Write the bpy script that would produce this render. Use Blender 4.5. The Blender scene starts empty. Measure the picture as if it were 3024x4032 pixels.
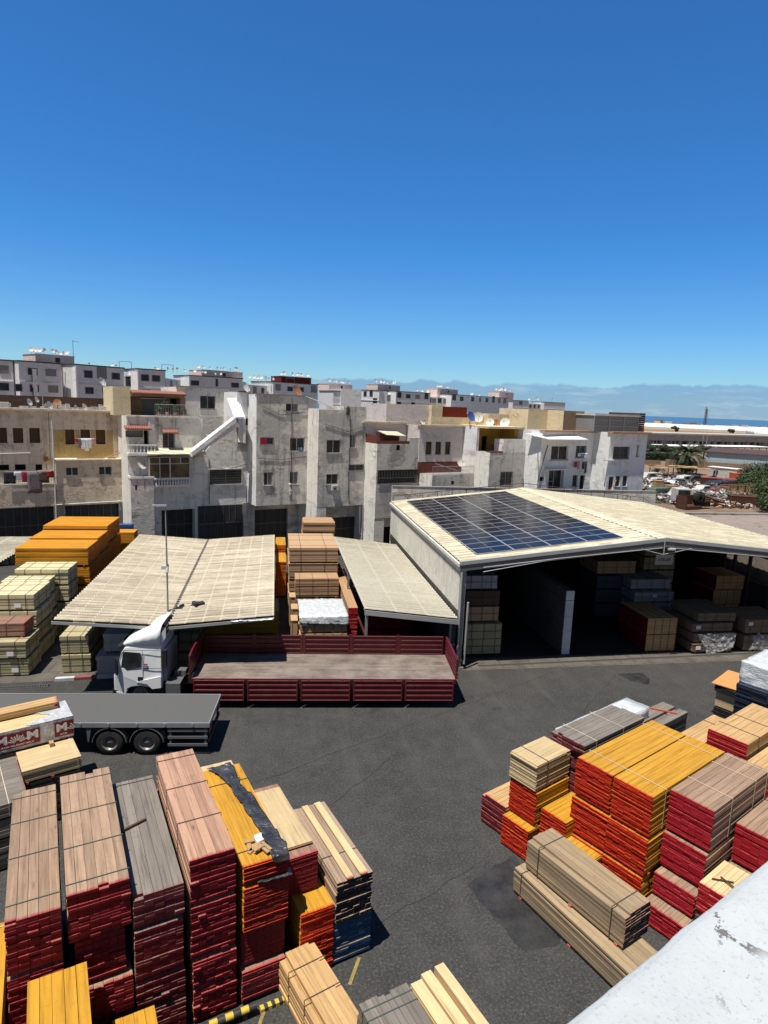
import bpy, bmesh, math, random
from mathutils import Vector, Matrix, noise
random.seed(7)
SC = bpy.context.scene
COL = SC.collection
rad = math.radians

# ------------------------------------------------------------------ camera
CAM_H = 13.3
cam_d = bpy.data.cameras.new('camera')
cam = bpy.data.objects.new('camera', cam_d)
COL.objects.link(cam)
SC.camera = cam
cam_d.sensor_fit = 'VERTICAL'
cam_d.sensor_height = 36.0
cam_d.lens = 36.0 * 2500.0 / 4032.0
cam_d.clip_start = 0.05
cam_d.clip_end = 120000.0
_p = math.atan(418 / 2500); _r = rad(2.2); _y = math.atan(443 / 2535)
_fw = Vector((math.sin(_y) * math.cos(_p), math.cos(_y) * math.cos(_p), -math.sin(_p)))
_rt = Vector((math.cos(_y), -math.sin(_y), 0))
_up = _rt.cross(_fw)
_R = _rt * math.cos(_r) + _up * math.sin(_r)
_U = -_rt * math.sin(_r) + _up * math.cos(_r)
_m = Matrix((_R, _U, -_fw)).transposed().to_4x4()
_m.translation = Vector((0, 0, CAM_H))
cam.matrix_world = _m

# ------------------------------------------------------------------ sky, sun, exposure
SUN_EL = 71.5
SUN_TO = Vector((-0.80, -0.60, 0)).normalized()          # towards the sun, in plan
W = bpy.data.worlds.new('World')
SC.world = W
W.use_nodes = True
wn = W.node_tree; wn.nodes.clear()
def _wn(t, **k):
    n_ = wn.nodes.new(t)
    for a, b in k.items(): setattr(n_, a, b)
    return n_
def _wm(op, a, b=None, c=None, clamp=False):
    n_ = _wn('ShaderNodeMath', operation=op, use_clamp=clamp)
    for i, v in enumerate((a, b, c)):
        if v is None: continue
        if isinstance(v, (int, float)): n_.inputs[i].default_value = v
        else: wn.links.new(v, n_.inputs[i])
    return n_.outputs[0]
_sky = _wn('ShaderNodeTexSky', sky_type='NISHITA')
_sky.sun_disc = False
_sky.sun_elevation = rad(SUN_EL)
_sky.sun_rotation = math.atan2(SUN_TO.x, SUN_TO.y)
_sky.altitude = 20.0
_sky.air_density = 1.0
_sky.dust_density = 0.1
_sky.ozone_density = 3.0
_bg = _wn('ShaderNodeBackground')
_bg.inputs['Strength'].default_value = 0.05
_tc = _wn('ShaderNodeTexCoord')
_sep = _wn('ShaderNodeSeparateXYZ')
wn.links.new(_tc.outputs['Generated'], _sep.inputs[0])
# a low bank of sea cloud along the horizon, denser to the right
_map = _wn('ShaderNodeMapping'); _map.inputs['Scale'].default_value = (9, 9, 55)
wn.links.new(_tc.outputs['Generated'], _map.inputs[0])
_nz = _wn('ShaderNodeTexNoise'); _nz.inputs['Scale'].default_value = 1.6
_nz.inputs['Detail'].default_value = 6; _nz.inputs['Roughness'].default_value = 0.6
wn.links.new(_map.outputs[0], _nz.inputs['Vector'])
_map2 = _wn('ShaderNodeMapping'); _map2.inputs['Scale'].default_value = (14, 14, 3)
wn.links.new(_tc.outputs['Generated'], _map2.inputs[0])
_nz2 = _wn('ShaderNodeTexNoise'); _nz2.inputs['Scale'].default_value = 1.5
_nz2.inputs['Detail'].default_value = 5
wn.links.new(_map2.outputs[0], _nz2.inputs['Vector'])
_z = _sep.outputs['Z']; _x = _sep.outputs['X']
_top = _wm('MULTIPLY_ADD', _nz2.outputs['Fac'], 0.030, 0.023)
_top = _wm('MULTIPLY_ADD', _x, 0.012, _top)
_edge = _wm('MULTIPLY', _wm('SUBTRACT', _top, _z), 260.0, clamp=True)
_side = _wm('MULTIPLY_ADD', _x, 7.0, 0.25, clamp=True)
_mask = _wm('MULTIPLY', _wm('MULTIPLY', _edge, _side), 0.62)
_hs = _wn('ShaderNodeMix', data_type='RGBA', blend_type='MULTIPLY')
_hs.inputs['Factor'].default_value = 1.0
wn.links.new(_sky.outputs[0], _hs.inputs['A'])
_tn = _wn('ShaderNodeMix', data_type='RGBA')          # the air is clearest away from the sun
_tn.inputs['A'].default_value = (0.86, 0.88, 0.92, 1)
_th = _wn('ShaderNodeMix', data_type='RGBA')          # paler and whiter low down
_th.inputs['A'].default_value = (1.02, 1.50, 1.95, 1)
_th.inputs['B'].default_value = (0.50, 1.34, 2.15, 1)
wn.links.new(_wm('MULTIPLY', _sep.outputs['Z'], 4.5, clamp=True), _th.inputs['Factor'])
wn.links.new(_th.outputs['Result'], _tn.inputs['B'])
wn.links.new(_wm('MULTIPLY_ADD', _sep.outputs['Y'], 1.5, 0.25, clamp=True), _tn.inputs['Factor'])
wn.links.new(_tn.outputs['Result'], _hs.inputs['B'])
_str = _wm('MULTIPLY', _wm('SUBTRACT', _nz.outputs['Fac'], 0.53), 7.0, clamp=True)
_cl = _wn('ShaderNodeMix', data_type='RGBA')
_cl.inputs['A'].default_value = (2.7, 5.0, 8.9, 1)
_cl.inputs['B'].default_value = (5.2, 7.2, 10.2, 1)
wn.links.new(_str, _cl.inputs['Factor'])
_mx = _wn('ShaderNodeMix', data_type='RGBA')
wn.links.new(_mask, _mx.inputs['Factor'])
wn.links.new(_hs.outputs['Result'], _mx.inputs['A'])
wn.links.new(_cl.outputs['Result'], _mx.inputs['B'])
_out = _wn('ShaderNodeOutputWorld')
wn.links.new(_mx.outputs['Result'], _bg.inputs['Color'])
wn.links.new(_bg.outputs[0], _out.inputs['Surface'])

sun_d = bpy.data.lights.new('sun', 'SUN')
sun_d.energy = 5.0
sun_d.angle = rad(0.5)
sun_d.color = (1.0, 0.95, 0.86)
sun = bpy.data.objects.new('sun', sun_d)
COL.objects.link(sun)
_ts = Vector((SUN_TO.x * math.cos(rad(SUN_EL)), SUN_TO.y * math.cos(rad(SUN_EL)), math.sin(rad(SUN_EL))))
sun.rotation_euler = _ts.to_track_quat('Z', 'Y').to_euler()
sun.location = (-20, -10, 80)

SC.view_settings.view_transform = 'Standard'
SC.view_settings.look = 'None'
SC.view_settings.exposure = 0.35
SC.view_settings.gamma = 1.0
SC.view_settings.use_curve_mapping = False
SC.cycles.diffuse_bounces = 3

# ------------------------------------------------------------------ node helpers
class NT:
    def __init__(s, name, rough=0.8, spec=0.3, metal=0.0):
        s.m = bpy.data.materials.new(name); s.m.use_nodes = True
        s.t = s.m.node_tree; s.t.nodes.clear()
        s.o = s.n('ShaderNodeOutputMaterial'); s.b = s.n('ShaderNodeBsdfPrincipled')
        s.l(s.b.outputs[0], s.o.inputs['Surface'])
        s.b.inputs['Roughness'].default_value = rough
        s.b.inputs['Metallic'].default_value = metal
        s.b.inputs['Specular IOR Level'].default_value = spec
    def n(s, t, **k):
        x = s.t.nodes.new(t)
        for a, b in k.items(): setattr(x, a, b)
        return x
    def l(s, a, b): s.t.links.new(a, b)
    def put(s, sock, v):
        if isinstance(v, (int, float)): sock.default_value = v
        elif isinstance(v, (tuple, list)): sock.default_value = tuple(v) + ((1,) if len(v) == 3 and len(sock.default_value) == 4 else ())
        else: s.l(v, sock)
    def math(s, op, a, b=None, c=None, clamp=False):
        x = s.n('ShaderNodeMath', operation=op, use_clamp=clamp)
        for i, v in enumerate((a, b, c)):
            if v is not None: s.put(x.inputs[i], v)
        return x.outputs[0]
    def coord(s, kind='Object', scale=(1, 1, 1), rot=(0, 0, 0)):
        if kind == 'World':
            src = s.n('ShaderNodeNewGeometry').outputs['Position']
        else:
            src = s.n('ShaderNodeTexCoord').outputs[kind]
        mp = s.n('ShaderNodeMapping')
        mp.inputs['Scale'].default_value = scale; mp.inputs['Rotation'].default_value = rot
        s.l(src, mp.inputs[0]); return mp.outputs[0]
    def noise(s, vec, scale, detail=4, rough=0.55, dist=0.0):
        x = s.n('ShaderNodeTexNoise')
        x.inputs['Scale'].default_value = scale; x.inputs['Detail'].default_value = detail
        x.inputs['Roughness'].default_value = rough; x.inputs['Distortion'].default_value = dist
        s.l(vec, x.inputs['Vector']); return x.outputs['Fac']
    def voro(s, vec, scale, feature='F1', out='Distance'):
        x = s.n('ShaderNodeTexVoronoi', feature=feature)
        x.inputs['Scale'].default_value = scale
        s.l(vec, x.inputs['Vector']); return x.outputs[out]
    def ramp(s, f, a, b, ca=0.0, cb=1.0):
        x = s.n('ShaderNodeMapRange', clamp=True)
        s.put(x.inputs[0], f)
        for i, v in enumerate((a, b, ca, cb)): x.inputs[i + 1].default_value = v
        return x.outputs[0]
    def mix(s, f, a, b, mode='MIX'):
        x = s.n('ShaderNodeMix', data_type='RGBA', blend_type=mode)
        s.put(x.inputs['Factor'], f); s.put(x.inputs['A'], a); s.put(x.inputs['B'], b)
        return x.outputs['Result']
    def col(s, c): s.put(s.b.inputs['Base Color'], c)
    def bump(s, h, strength=0.3, dist=0.02):
        x = s.n('ShaderNodeBump'); x.inputs['Strength'].default_value = strength
        x.inputs['Distance'].default_value = dist
        s.l(h, x.inputs['Height']); s.l(x.outputs[0], s.b.inputs['Normal'])
    def attr(s, name, out='Fac'):
        x = s.n('ShaderNodeAttribute'); x.attribute_name = name; return x.outputs[out]

MATS = {}
def paint(name, c, rough=0.5, spec=0.4, metal=0.0, dirt=0.15, dirtc=(0.12, 0.10, 0.08), sc=1.5):
    """painted or plain surface with uneven grime"""
    if name in MATS: return MATS[name]
    k = NT(name, rough, spec, metal)
    v = k.coord('Object')
    f = k.ramp(k.noise(v, sc, 6, 0.65), 0.42, 0.72)
    f2 = k.noise(v, sc * 9, 3)
    base = k.mix(k.ramp(f2, 0.3, 0.7, 0, 0.25), c, tuple(min(1, x * 0.8) for x in c))
    k.col(k.mix(k.math('MULTIPLY', f, dirt), base, dirtc))
    k.put(k.b.inputs['Roughness'], k.ramp(f2, 0.2, 0.8, rough - 0.08, rough + 0.1))
    MATS[name] = k.m; return k.m

def wood(name, light, dark, weather=None, wamt=0.0, knots=0.5, tint=None, tintamt=0.7, rough=0.75, pr=0.38, grain=0.6):
    """boards: UV.x runs along the board in metres from its painted end, UV.y across, rnd per board"""
    k = NT(name, rough, 0.25)
    uv = k.n('ShaderNodeUVMap').outputs[0]
    def mp(sx, sy):
        m_ = k.n('ShaderNodeMapping'); m_.inputs['Scale'].default_value = (sx, sy, 1); k.l(uv, m_.inputs[0]); return m_.outputs[0]
    rnd = k.attr('rnd')
    g = k.noise(mp(1.1, 26), 1.0, 5, 0.6, 0.3)
    g2 = k.noise(mp(0.5, 4), 1.0, 3)
    f = k.math('ADD', k.math('MULTIPLY', k.ramp(g, 0.3, 0.7), grain), k.math('MULTIPLY', k.ramp(g2, 0.3, 0.7), 1 - grain))
    c = k.mix(f, dark, light)
    kn = k.voro(mp(1.7, 7), 1.0)
    kn = k.ramp(kn, 0.08, 0.25, 1.0, 0.0)
    kn2 = k.ramp(k.noise(mp(0.9, 3), 1.3, 2), 0.44, 0.56)
    c = k.mix(k.math('MULTIPLY', k.math('MULTIPLY', kn, kn2), knots), c, tuple(x * 0.35 for x in dark))
    c = k.mix(k.math('MULTIPLY', k.math('ABSOLUTE', k.math('SUBTRACT', rnd, 0.5)), pr * 2), c, k.mix(rnd, tuple(x * 0.45 for x in dark), tuple(min(1, x * 1.5) for x in light)))
    if weather:
        wv = k.coord('World', (0.8, 0.8, 0.8))
        wf = k.ramp(k.noise(wv, 1.3, 7, 0.68), 0.38, 0.66)
        c = k.mix(k.math('MULTIPLY', wf, wamt), c, weather)
        # darker and paler runs along the grain, drying marks across it
        wr = k.noise(mp(0.55, 11), 1.0, 5, 0.65)
        c = k.mix(k.ramp(wr, 0.52, 0.68, 0, 0.75), c, tuple(x * 0.62 for x in dark))
        c = k.mix(k.ramp(wr, 0.46, 0.34, 0, 0.5), c, tuple(min(.85, x * 1.22) for x in light))
        bx = k.noise(mp(7.0, 2.2), 1.0, 4, 0.7)
        c = k.mix(k.ramp(bx, 0.58, 0.72, 0, 0.45), c, tuple(x * 0.75 for x in dark))
    if tint:
        sx = k.n('ShaderNodeSeparateXYZ'); k.l(uv, sx.inputs[0])
        e_ = k.math('ADD', k.math('MULTIPLY', k.noise(mp(2, 9), 1.0, 3), 0.16), 0.0)
        tf = k.math('MULTIPLY', k.math('SUBTRACT', e_, sx.outputs[0]), 14.0, clamp=True)
        c = k.mix(k.math('MULTIPLY', tf, tintamt), c, tint)
    k.col(c)
    k.bump(g, 0.25, 0.004)
    MATS[name] = k.m; return k.m

def endpaint(name, c, c2, rough=0.7, var=0.5):
    """sprayed board ends"""
    k = NT(name, rough, 0.2)
    v = k.coord('World')
    rnd = k.attr('rnd')
    f = k.ramp(k.noise(v, 3.0, 5, 0.7), 0.35, 0.7)
    cc = k.mix(k.math('MULTIPLY', f, var), c, c2)
    cc = k.mix(k.ramp(rnd, 0.70, 0.98, 0.0, 0.22), cc, tuple(x * 0.4 for x in c))
    f2 = k.ramp(k.noise(v, 28.0, 3), 0.62, 0.75, 0, 0.2)
    cc = k.mix(f2, cc, tuple(min(1, x * 1.4 + 0.03) for x in c2))
    k.col(cc); MATS[name] = k.m; return k.m

def plaster(name, base, stain, amt=0.7, streak=0.6, low=None, patch=None, pamt=0.0, rough=0.92):
    """old painted render: damp blotches, rain streaks, repairs, hairline cracks"""
    k = NT(name, rough, 0.15)
    v = k.coord('World'); vs = k.coord('World', (1.5, 1.5, 0.11))
    a = k.ramp(k.noise(v, 0.5, 8, 0.72, 0.6), 0.54, 0.62)
    st = k.ramp(k.noise(vs, 1.7, 7, 0.68), 0.54, 0.61)
    brk = k.ramp(k.noise(v, 0.9, 5, 0.7), 0.40, 0.60)
    st = k.math('MULTIPLY', st, k.math('MULTIPLY_ADD', brk, 0.75, 0.25))
    f = k.math('MULTIPLY', k.math('ADD', k.math('MULTIPLY', a, 1 - streak), k.math('MULTIPLY', st, streak)), amt * 1.35, clamp=True)
    c = k.mix(f, base, stain)
    if patch:
        pf = k.ramp(k.noise(v, 0.32, 6, 0.65, 0.4), 0.50, 0.53)
        c = k.mix(k.math('MULTIPLY', pf, pamt), c, patch)
    # lighter and darker repaired bands at the slab levels
    bl = k.noise(k.coord('World', (0.35, 0.35, 1.6)), 1.1, 6, 0.7)
    c = k.mix(k.ramp(bl, 0.58, 0.66, 0, 0.4 * amt), c, tuple(x * 0.7 for x in stain))
    c = k.mix(k.ramp(bl, 0.44, 0.36, 0, 0.35), c, tuple(min(0.85, x * 1.25) for x in base))
    bt = k.math('MULTIPLY', k.ramp(k.noise(v, 2.6, 6, 0.75), 0.54, 0.66), k.ramp(k.noise(v, 0.42, 4), 0.48, 0.58))
    c = k.mix(k.math('MULTIPLY', bt, 0.6 * amt), c, tuple(x * 0.42 for x in stain))
    cr = k.voro(k.coord('World', (0.8, 0.8, 0.8)), 0.7, 'DISTANCE_TO_EDGE')
    cr = k.math('MULTIPLY', k.ramp(cr, 0.0, 0.012, 1.0, 0.0), k.ramp(k.noise(v, 0.8, 2), 0.5, 0.6))
    c = k.mix(k.math('MULTIPLY', cr, 0.4), c, tuple(x * 0.35 for x in stain))
    fine = k.noise(v, 9, 5, 0.7)
    c = k.mix(k.ramp(fine, 0.46, 0.66, 0.0, 0.28), c, tuple(x * 0.6 for x in base))
    k.col(c)
    k.bump(k.math('ADD', k.math('ADD', fine, a), k.noise(v, 2.2, 5, 0.7)), 0.6, 0.05)
    MATS[name] = k.m; return k.m

# ------------------------------------------------------------------ mesh helpers
class MB:
    """collects quads and n-gons; builds ONE mesh object"""
    def __init__(s): s.v = []; s.f = []; s.mi = []; s.uv = []; s.r = []; s.sm = []
    def face(s, pts, mi=0, uv=None, r=0.5, sm=False):
        i = len(s.v); s.v.extend([tuple(p) for p in pts]); s.f.append(tuple(range(i, i + len(pts))))
        s.mi.append(mi); s.uv.append(uv); s.r.append(r); s.sm.append(sm)
    def mesh(s, vs, fs, mi=0, r=0.5, sm=False):
        i = len(s.v); s.v.extend([tuple(p) for p in vs])
        for f in fs:
            s.f.append(tuple(i + j for j in f)); s.mi.append(mi); s.uv.append(None); s.r.append(r); s.sm.append(sm)
    def box(s, x0, y0, z0, x1, y1, z1, mi=0, r=0.5, M=None):
        p = [(x0, y0, z0), (x1, y0, z0), (x1, y1, z0), (x0, y1, z0), (x0, y0, z1), (x1, y0, z1), (x1, y1, z1), (x0, y1, z1)]
        if M is not None: p = [tuple(M @ Vector(q)) for q in p]
        s.mesh(p, [(0, 3, 2, 1), (4, 5, 6, 7), (0, 1, 5, 4), (1, 2, 6, 5), (2, 3, 7, 6), (3, 0, 4, 7)], mi, r)
    def bar(s, a, b, w, h=None, mi=0, up=(0, 0, 1)):
        """rectangular bar from a to b"""
        a = Vector(a); b = Vector(b); h = h or w
        d = (b - a).normalized(); u = Vector(up)
        if abs(d.dot(u)) > 0.98: u = Vector((1, 0, 0))
        sx = d.cross(u).normalized() * w / 2; sy = sx.cross(d).normalized() * h / 2
        p = [a - sx - sy, a + sx - sy, a + sx + sy, a - sx + sy, b - sx - sy, b + sx - sy, b + sx + sy, b - sx + sy]
        s.mesh(p, [(0, 1, 2, 3), (7, 6, 5, 4), (1, 0, 4, 5), (2, 1, 5, 6), (3, 2, 6, 7), (0, 3, 7, 4)], mi)
    def tube(s, pts, r, seg=8, mi=0, cap=True, sm=True):
        """round tube along a polyline; r a number or a list"""
        pts = [Vector(p) for p in pts]; n_ = len(pts)
        rs = r if isinstance(r, (list, tuple)) else [r] * n_
        vs = []
        for i, p in enumerate(pts):
            d = (pts[min(i + 1, n_ - 1)] - pts[max(i - 1, 0)]).normalized()
            u = Vector((0, 0, 1)) if abs(d.z) < 0.95 else Vector((1, 0, 0))
            a = d.cross(u).normalized(); b = a.cross(d).normalized()
            for j in range(seg):
                t = 2 * math.pi * j / seg
                vs.append(p + (a * math.cos(t) + b * math.sin(t)) * rs[i])
        fs = [(i * seg + j, i * seg + (j + 1) % seg, (i + 1) * seg + (j + 1) % seg, (i + 1) * seg + j) for i in range(n_ - 1) for j in range(seg)]
        s.mesh(vs, fs, mi, sm=sm)
        if cap:
            s.mesh(vs[:seg], [tuple(range(seg))[::-1]], mi); s.mesh(vs[-seg:], [tuple(range(seg))], mi)
    def prism(s, pts, d, mi=0):
        """polygon pts (list of Vector) extruded by vector d"""
        pts = [Vector(p) for p in pts]; d = Vector(d); n_ = len(pts)
        s.mesh(pts + [p + d for p in pts], [tuple(range(n_))[::-1], tuple(range(n_, 2 * n_))] + [(i, (i + 1) % n_, n_ + (i + 1) % n_, n_ + i) for i in range(n_)], mi)
    def lathe(s, prof, seg=16, c=(0, 0, 0), axis='z', mi=0, sm=True):
        c = Vector(c); vs = []
        for r, h in prof:
            for j in range(seg):
                t = 2 * math.pi * j / seg
                if axis == 'z': vs.append(c + Vector((r * math.cos(t), r * math.sin(t), h)))
                elif axis == 'y': vs.append(c + Vector((r * math.cos(t), h, r * math.sin(t))))
                else: vs.append(c + Vector((h, r * math.cos(t), r * math.sin(t))))
        fs = [(i * seg + j, i * seg + (j + 1) % seg, (i + 1) * seg + (j + 1) % seg, (i + 1) * seg + j) for i in range(len(prof) - 1) for j in range(seg)]
        s.mesh(vs, fs, mi, sm=sm)
    def grid(s, fn, nu, nv, mi=0, sm=True, thick=0.0):
        """fn(u,v) -> point; open sheet, optionally given thickness"""
        vs = [Vector(fn(i / nu, j / nv)) for j in range(nv + 1) for i in range(nu + 1)]
        w = nu + 1
        fs = [(j * w + i, j * w + i + 1, (j + 1) * w + i + 1, (j + 1) * w + i) for j in range(nv) for i in range(nu)]
        s.mesh(vs, fs, mi, sm=sm)
    def build(s, name, mat, parent=None, M=None, recalc=False):
        me = bpy.data.meshes.new(name)
        me.from_pydata(s.v, [], s.f)
        for m in (mat if isinstance(mat, (list, tuple)) else [mat]): me.materials.append(m)
        me.polygons.foreach_set('material_index', s.mi)
        me.polygons.foreach_set('use_smooth', s.sm)
        if any(u is not None for u in s.uv):
            ul = me.uv_layers.new(name='UVMap'); fl = []
            for f, u in zip(s.f, s.uv):
                for j in range(len(f)): fl.extend(u[j] if u else (0.0, 0.0))
            ul.data.foreach_set('uv', fl)
            at_ = me.attributes.new('rnd', 'FLOAT', 'FACE'); at_.data.foreach_set('value', s.r)
        if recalc:
            bm = bmesh.new(); bm.from_mesh(me)
            bmesh.ops.remove_doubles(bm, verts=bm.verts, dist=1e-5)
            bmesh.ops.recalc_face_normals(bm, faces=bm.faces); bm.to_mesh(me); bm.free()
        me.update()
        o = bpy.data.objects.new(name, me); COL.objects.link(o)
        if parent is not None: o.parent = parent
        if M is not None: o.matrix_local = M
        return o

def tag(o, label=None, cat=None, group=None, kind=None):
    if label: o['label'] = label
    if cat: o['category'] = cat
    if group: o['group'] = group
    if kind: o['kind'] = kind
    return o
def thing(name, label, cat, loc=(0, 0, 0), rz=0.0, group=None):
    o = bpy.data.objects.new(name, None); COL.objects.link(o)
    o.empty_display_size = 0.3
    o.location = loc; o.rotation_euler = (0, 0, rz)
    return tag(o, label, cat, group)
def copy_tree(o, parent=None):
    c = o.copy(); COL.objects.link(c)
    if parent is not None: c.parent = parent
    for ch in list(KIDS.get(o.name, [])):
        copy_tree(ch, c)
    return c
KIDS = {}
def kids(o):
    KIDS[o.name] = [c for c in COL.objects if c.parent == o]
    for c in KIDS[o.name]: kids(c)
def RZ(a, loc=(0, 0, 0)):
    m = Matrix.Rotation(a, 4, 'Z'); m.translation = Vector(loc); return m
# ------------------------------------------------------------------ materials
wood('aged_pine', (0.370, 0.244, 0.159), (0.229, 0.144, 0.092), (0.252, 0.181, 0.133), 0.5, 0.7, (0.30, 0.02, 0.03), 0.9)
wood('pink_pine', (0.426, 0.255, 0.171), (0.296, 0.160, 0.103), (0.357, 0.228, 0.160), 0.4, 0.9, (0.32, 0.02, 0.03), 0.9)
wood('grey_pine', (0.224, 0.195, 0.165), (0.132, 0.112, 0.096), (0.165, 0.145, 0.125), 0.6, 0.3, (0.25, 0.04, 0.04), 0.35)
wood('red_brown_pine', (0.328, 0.183, 0.125), (0.203, 0.109, 0.078), (0.234, 0.156, 0.125), 0.5, 0.5, (0.45, 0.02, 0.04), 0.8)
wood('weathered_pine', (0.37, 0.26, 0.18), (0.22, 0.15, 0.10), (0.27, 0.21, 0.16), 0.55, 0.6, None)
wood('pale_pine', (0.648, 0.504, 0.279), (0.540, 0.378, 0.189), (0.495, 0.378, 0.216), 0.3, 0.35, (0.55, 0.04, 0.04), 0.8, pr=0.12)
wood('honey_pine', (0.528, 0.344, 0.160), (0.416, 0.248, 0.104), (0.440, 0.288, 0.144), 0.35, 0.5, (0.55, 0.04, 0.04), 0.7, pr=0.18)
wood('yellow_board', (0.550, 0.292, 0.030), (0.430, 0.202, 0.015), (0.378, 0.206, 0.034), 0.4, 0.45, (0.50, 0.02, 0.012), 0.85, rough=0.55, pr=0.10, grain=0.5)
wood('orange_board', (0.66, 0.30, 0.025), (0.52, 0.215, 0.014), (0.48, 0.22, 0.03), 0.35, 0.4, None, rough=0.55, pr=0.12)
wood('olive_pine', (0.34, 0.25, 0.145), (0.20, 0.145, 0.085), (0.27, 0.205, 0.145), 0.6, 0.3, (0.40, 0.06, 0.05), 0.2)
wood('red_board', (0.26, 0.06, 0.04), (0.17, 0.035, 0.025), (0.20, 0.08, 0.06), 0.4, 0.2, None)
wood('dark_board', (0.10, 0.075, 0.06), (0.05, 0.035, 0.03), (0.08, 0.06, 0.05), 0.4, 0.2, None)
wood('navy_board', (0.030, 0.045, 0.085), (0.015, 0.022, 0.05), (0.05, 0.06, 0.08), 0.4, 0.1, None)
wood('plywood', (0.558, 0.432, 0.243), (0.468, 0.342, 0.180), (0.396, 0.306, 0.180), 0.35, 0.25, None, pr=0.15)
wood('carton_pine', (0.450, 0.279, 0.153), (0.369, 0.221, 0.117), (0.378, 0.243, 0.144), 0.4, 0.2, (0.45, 0.05, 0.05), 0.3, pr=0.12)
wood('deck_planks', (0.20, 0.155, 0.13), (0.095, 0.075, 0.064), (0.33, 0.275, 0.23), 0.6, 0.3, None, pr=0.3)
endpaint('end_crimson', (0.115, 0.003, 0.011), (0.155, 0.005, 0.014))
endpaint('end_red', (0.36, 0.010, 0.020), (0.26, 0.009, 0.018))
endpaint('end_vermilion', (0.42, 0.017, 0.008), (0.29, 0.012, 0.008), var=0.7)
endpaint('end_maroon', (0.115, 0.016, 0.026), (0.085, 0.014, 0.022))
endpaint('end_brown', (0.10, 0.028, 0.022), (0.14, 0.04, 0.03))
endpaint('end_navy', (0.010, 0.013, 0.022), (0.016, 0.02, 0.03))
endpaint('end_blue', (0.014, 0.075, 0.17), (0.02, 0.09, 0.19))
endpaint('end_orange', (0.55, 0.15, 0.02), (0.45, 0.11, 0.018))
paint('strap_dark', (0.06, 0.055, 0.05), 0.5)
paint('strap_steel', (0.24, 0.22, 0.19), 0.4, metal=0.4)
paint('strap_green', (0.06, 0.10, 0.085), 0.5)
paint('strap_pale', (0.55, 0.48, 0.34), 0.5)
paint('card_cream', (0.60, 0.535, 0.33), 0.85, 0.2, dirt=0.3, dirtc=(0.30, 0.24, 0.13))
paint('card_olive', (0.42, 0.365, 0.215), 0.85, 0.2, dirt=0.4, dirtc=(0.22, 0.18, 0.10))
paint('card_grey', (0.40, 0.40, 0.42), 0.7, 0.3, dirt=0.3)
paint('card_tan', (0.46, 0.30, 0.175), 0.85, 0.2, dirt=0.25, dirtc=(0.34, 0.21, 0.12))
paint('paper_white', (0.78, 0.78, 0.76), 0.7, 0.3, dirt=0.1)
paint('white_paint', (0.80, 0.80, 0.79), 0.28, 0.5, dirt=0.10, dirtc=(0.4, 0.38, 0.34))
paint('truck_white', (0.82, 0.82, 0.82), 0.22, 0.5, dirt=0.06, dirtc=(0.5, 0.48, 0.45), sc=2.5)
paint('truck_grey', (0.115, 0.12, 0.125), 0.4, 0.5, dirt=0.2)
paint('truck_red', (0.095, 0.006, 0.010), 0.42, 0.5, dirt=0.22, dirtc=(0.18, 0.07, 0.06), sc=2.2)
paint('chassis_black', (0.018, 0.018, 0.020), 0.55, 0.4, dirt=0.3, dirtc=(0.07, 0.06, 0.05))
paint('steel_grey', (0.30, 0.31, 0.32), 0.45, 0.5, 0.3, dirt=0.3)
paint('galv', (0.46, 0.47, 0.47), 0.42, 0.5, 0.35, dirt=0.25, dirtc=(0.25, 0.22, 0.19))
paint('deck_grey', (0.098, 0.098, 0.095), 0.75, 0.3, dirt=0.45, dirtc=(0.10, 0.095, 0.09), sc=1.1)
paint('rubber', (0.020, 0.019, 0.018), 0.85, 0.2, dirt=0.4, dirtc=(0.08, 0.07, 0.06))
paint('rim_steel', (0.20, 0.20, 0.20), 0.4, 0.5, 0.4, dirt=0.3)
paint('dark_hole', (0.010, 0.010, 0.011), 0.9, 0.1, dirt=0.2)
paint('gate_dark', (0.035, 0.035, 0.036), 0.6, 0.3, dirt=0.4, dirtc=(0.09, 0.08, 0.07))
paint('gate_bar', (0.12, 0.12, 0.115), 0.5, 0.4, dirt=0.3)
paint('frame_white', (0.58, 0.57, 0.54), 0.5, 0.4, dirt=0.25)
paint('tar', (0.028, 0.027, 0.026), 0.8, 0.2)
paint('roof_underside', (0.05, 0.047, 0.042), 0.9, 0.1)  # darker than the sheet tops: shade under the roofs put into the colour
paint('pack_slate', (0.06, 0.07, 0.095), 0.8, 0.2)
paint('frame_silver', (0.36, 0.37, 0.38), 0.4, 0.5)
paint('cab_grey', (0.40, 0.40, 0.42), 0.5, 0.4)
paint('card_brown', (0.235, 0.165, 0.105), 0.7, 0.3, dirt=0.3, dirtc=(0.14, 0.10, 0.07))
paint('roof_far', (0.46, 0.45, 0.43), 0.8, 0.2)
paint('shaded_floor', (0.030, 0.028, 0.026), 0.85, 0.2, dirt=0.4, dirtc=(0.05, 0.046, 0.04), sc=1.0)  # near-black colour stands in for the shade inside the open hall
paint('frame_alu', (0.36, 0.37, 0.37), 0.4, 0.5, 0.3, dirt=0.2)
paint('frame_brown', (0.085, 0.045, 0.028), 0.6, 0.3, dirt=0.3)
paint('shutter_brown', (0.115, 0.062, 0.026), 0.7, 0.3, dirt=0.4, dirtc=(0.05, 0.03, 0.015))
paint('shutter_grey', (0.22, 0.22, 0.22), 0.6, 0.3, dirt=0.3)
paint('tile_red', (0.33, 0.14, 0.105), 0.8, 0.2, dirt=0.5, dirtc=(0.20, 0.09, 0.07), sc=4)
paint('rust', (0.085, 0.038, 0.024), 0.85, 0.2, dirt=0.6, dirtc=(0.07, 0.03, 0.02), sc=3)
paint('scrap_red', (0.32, 0.035, 0.03), 0.6, 0.4, dirt=0.5, sc=2)
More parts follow.
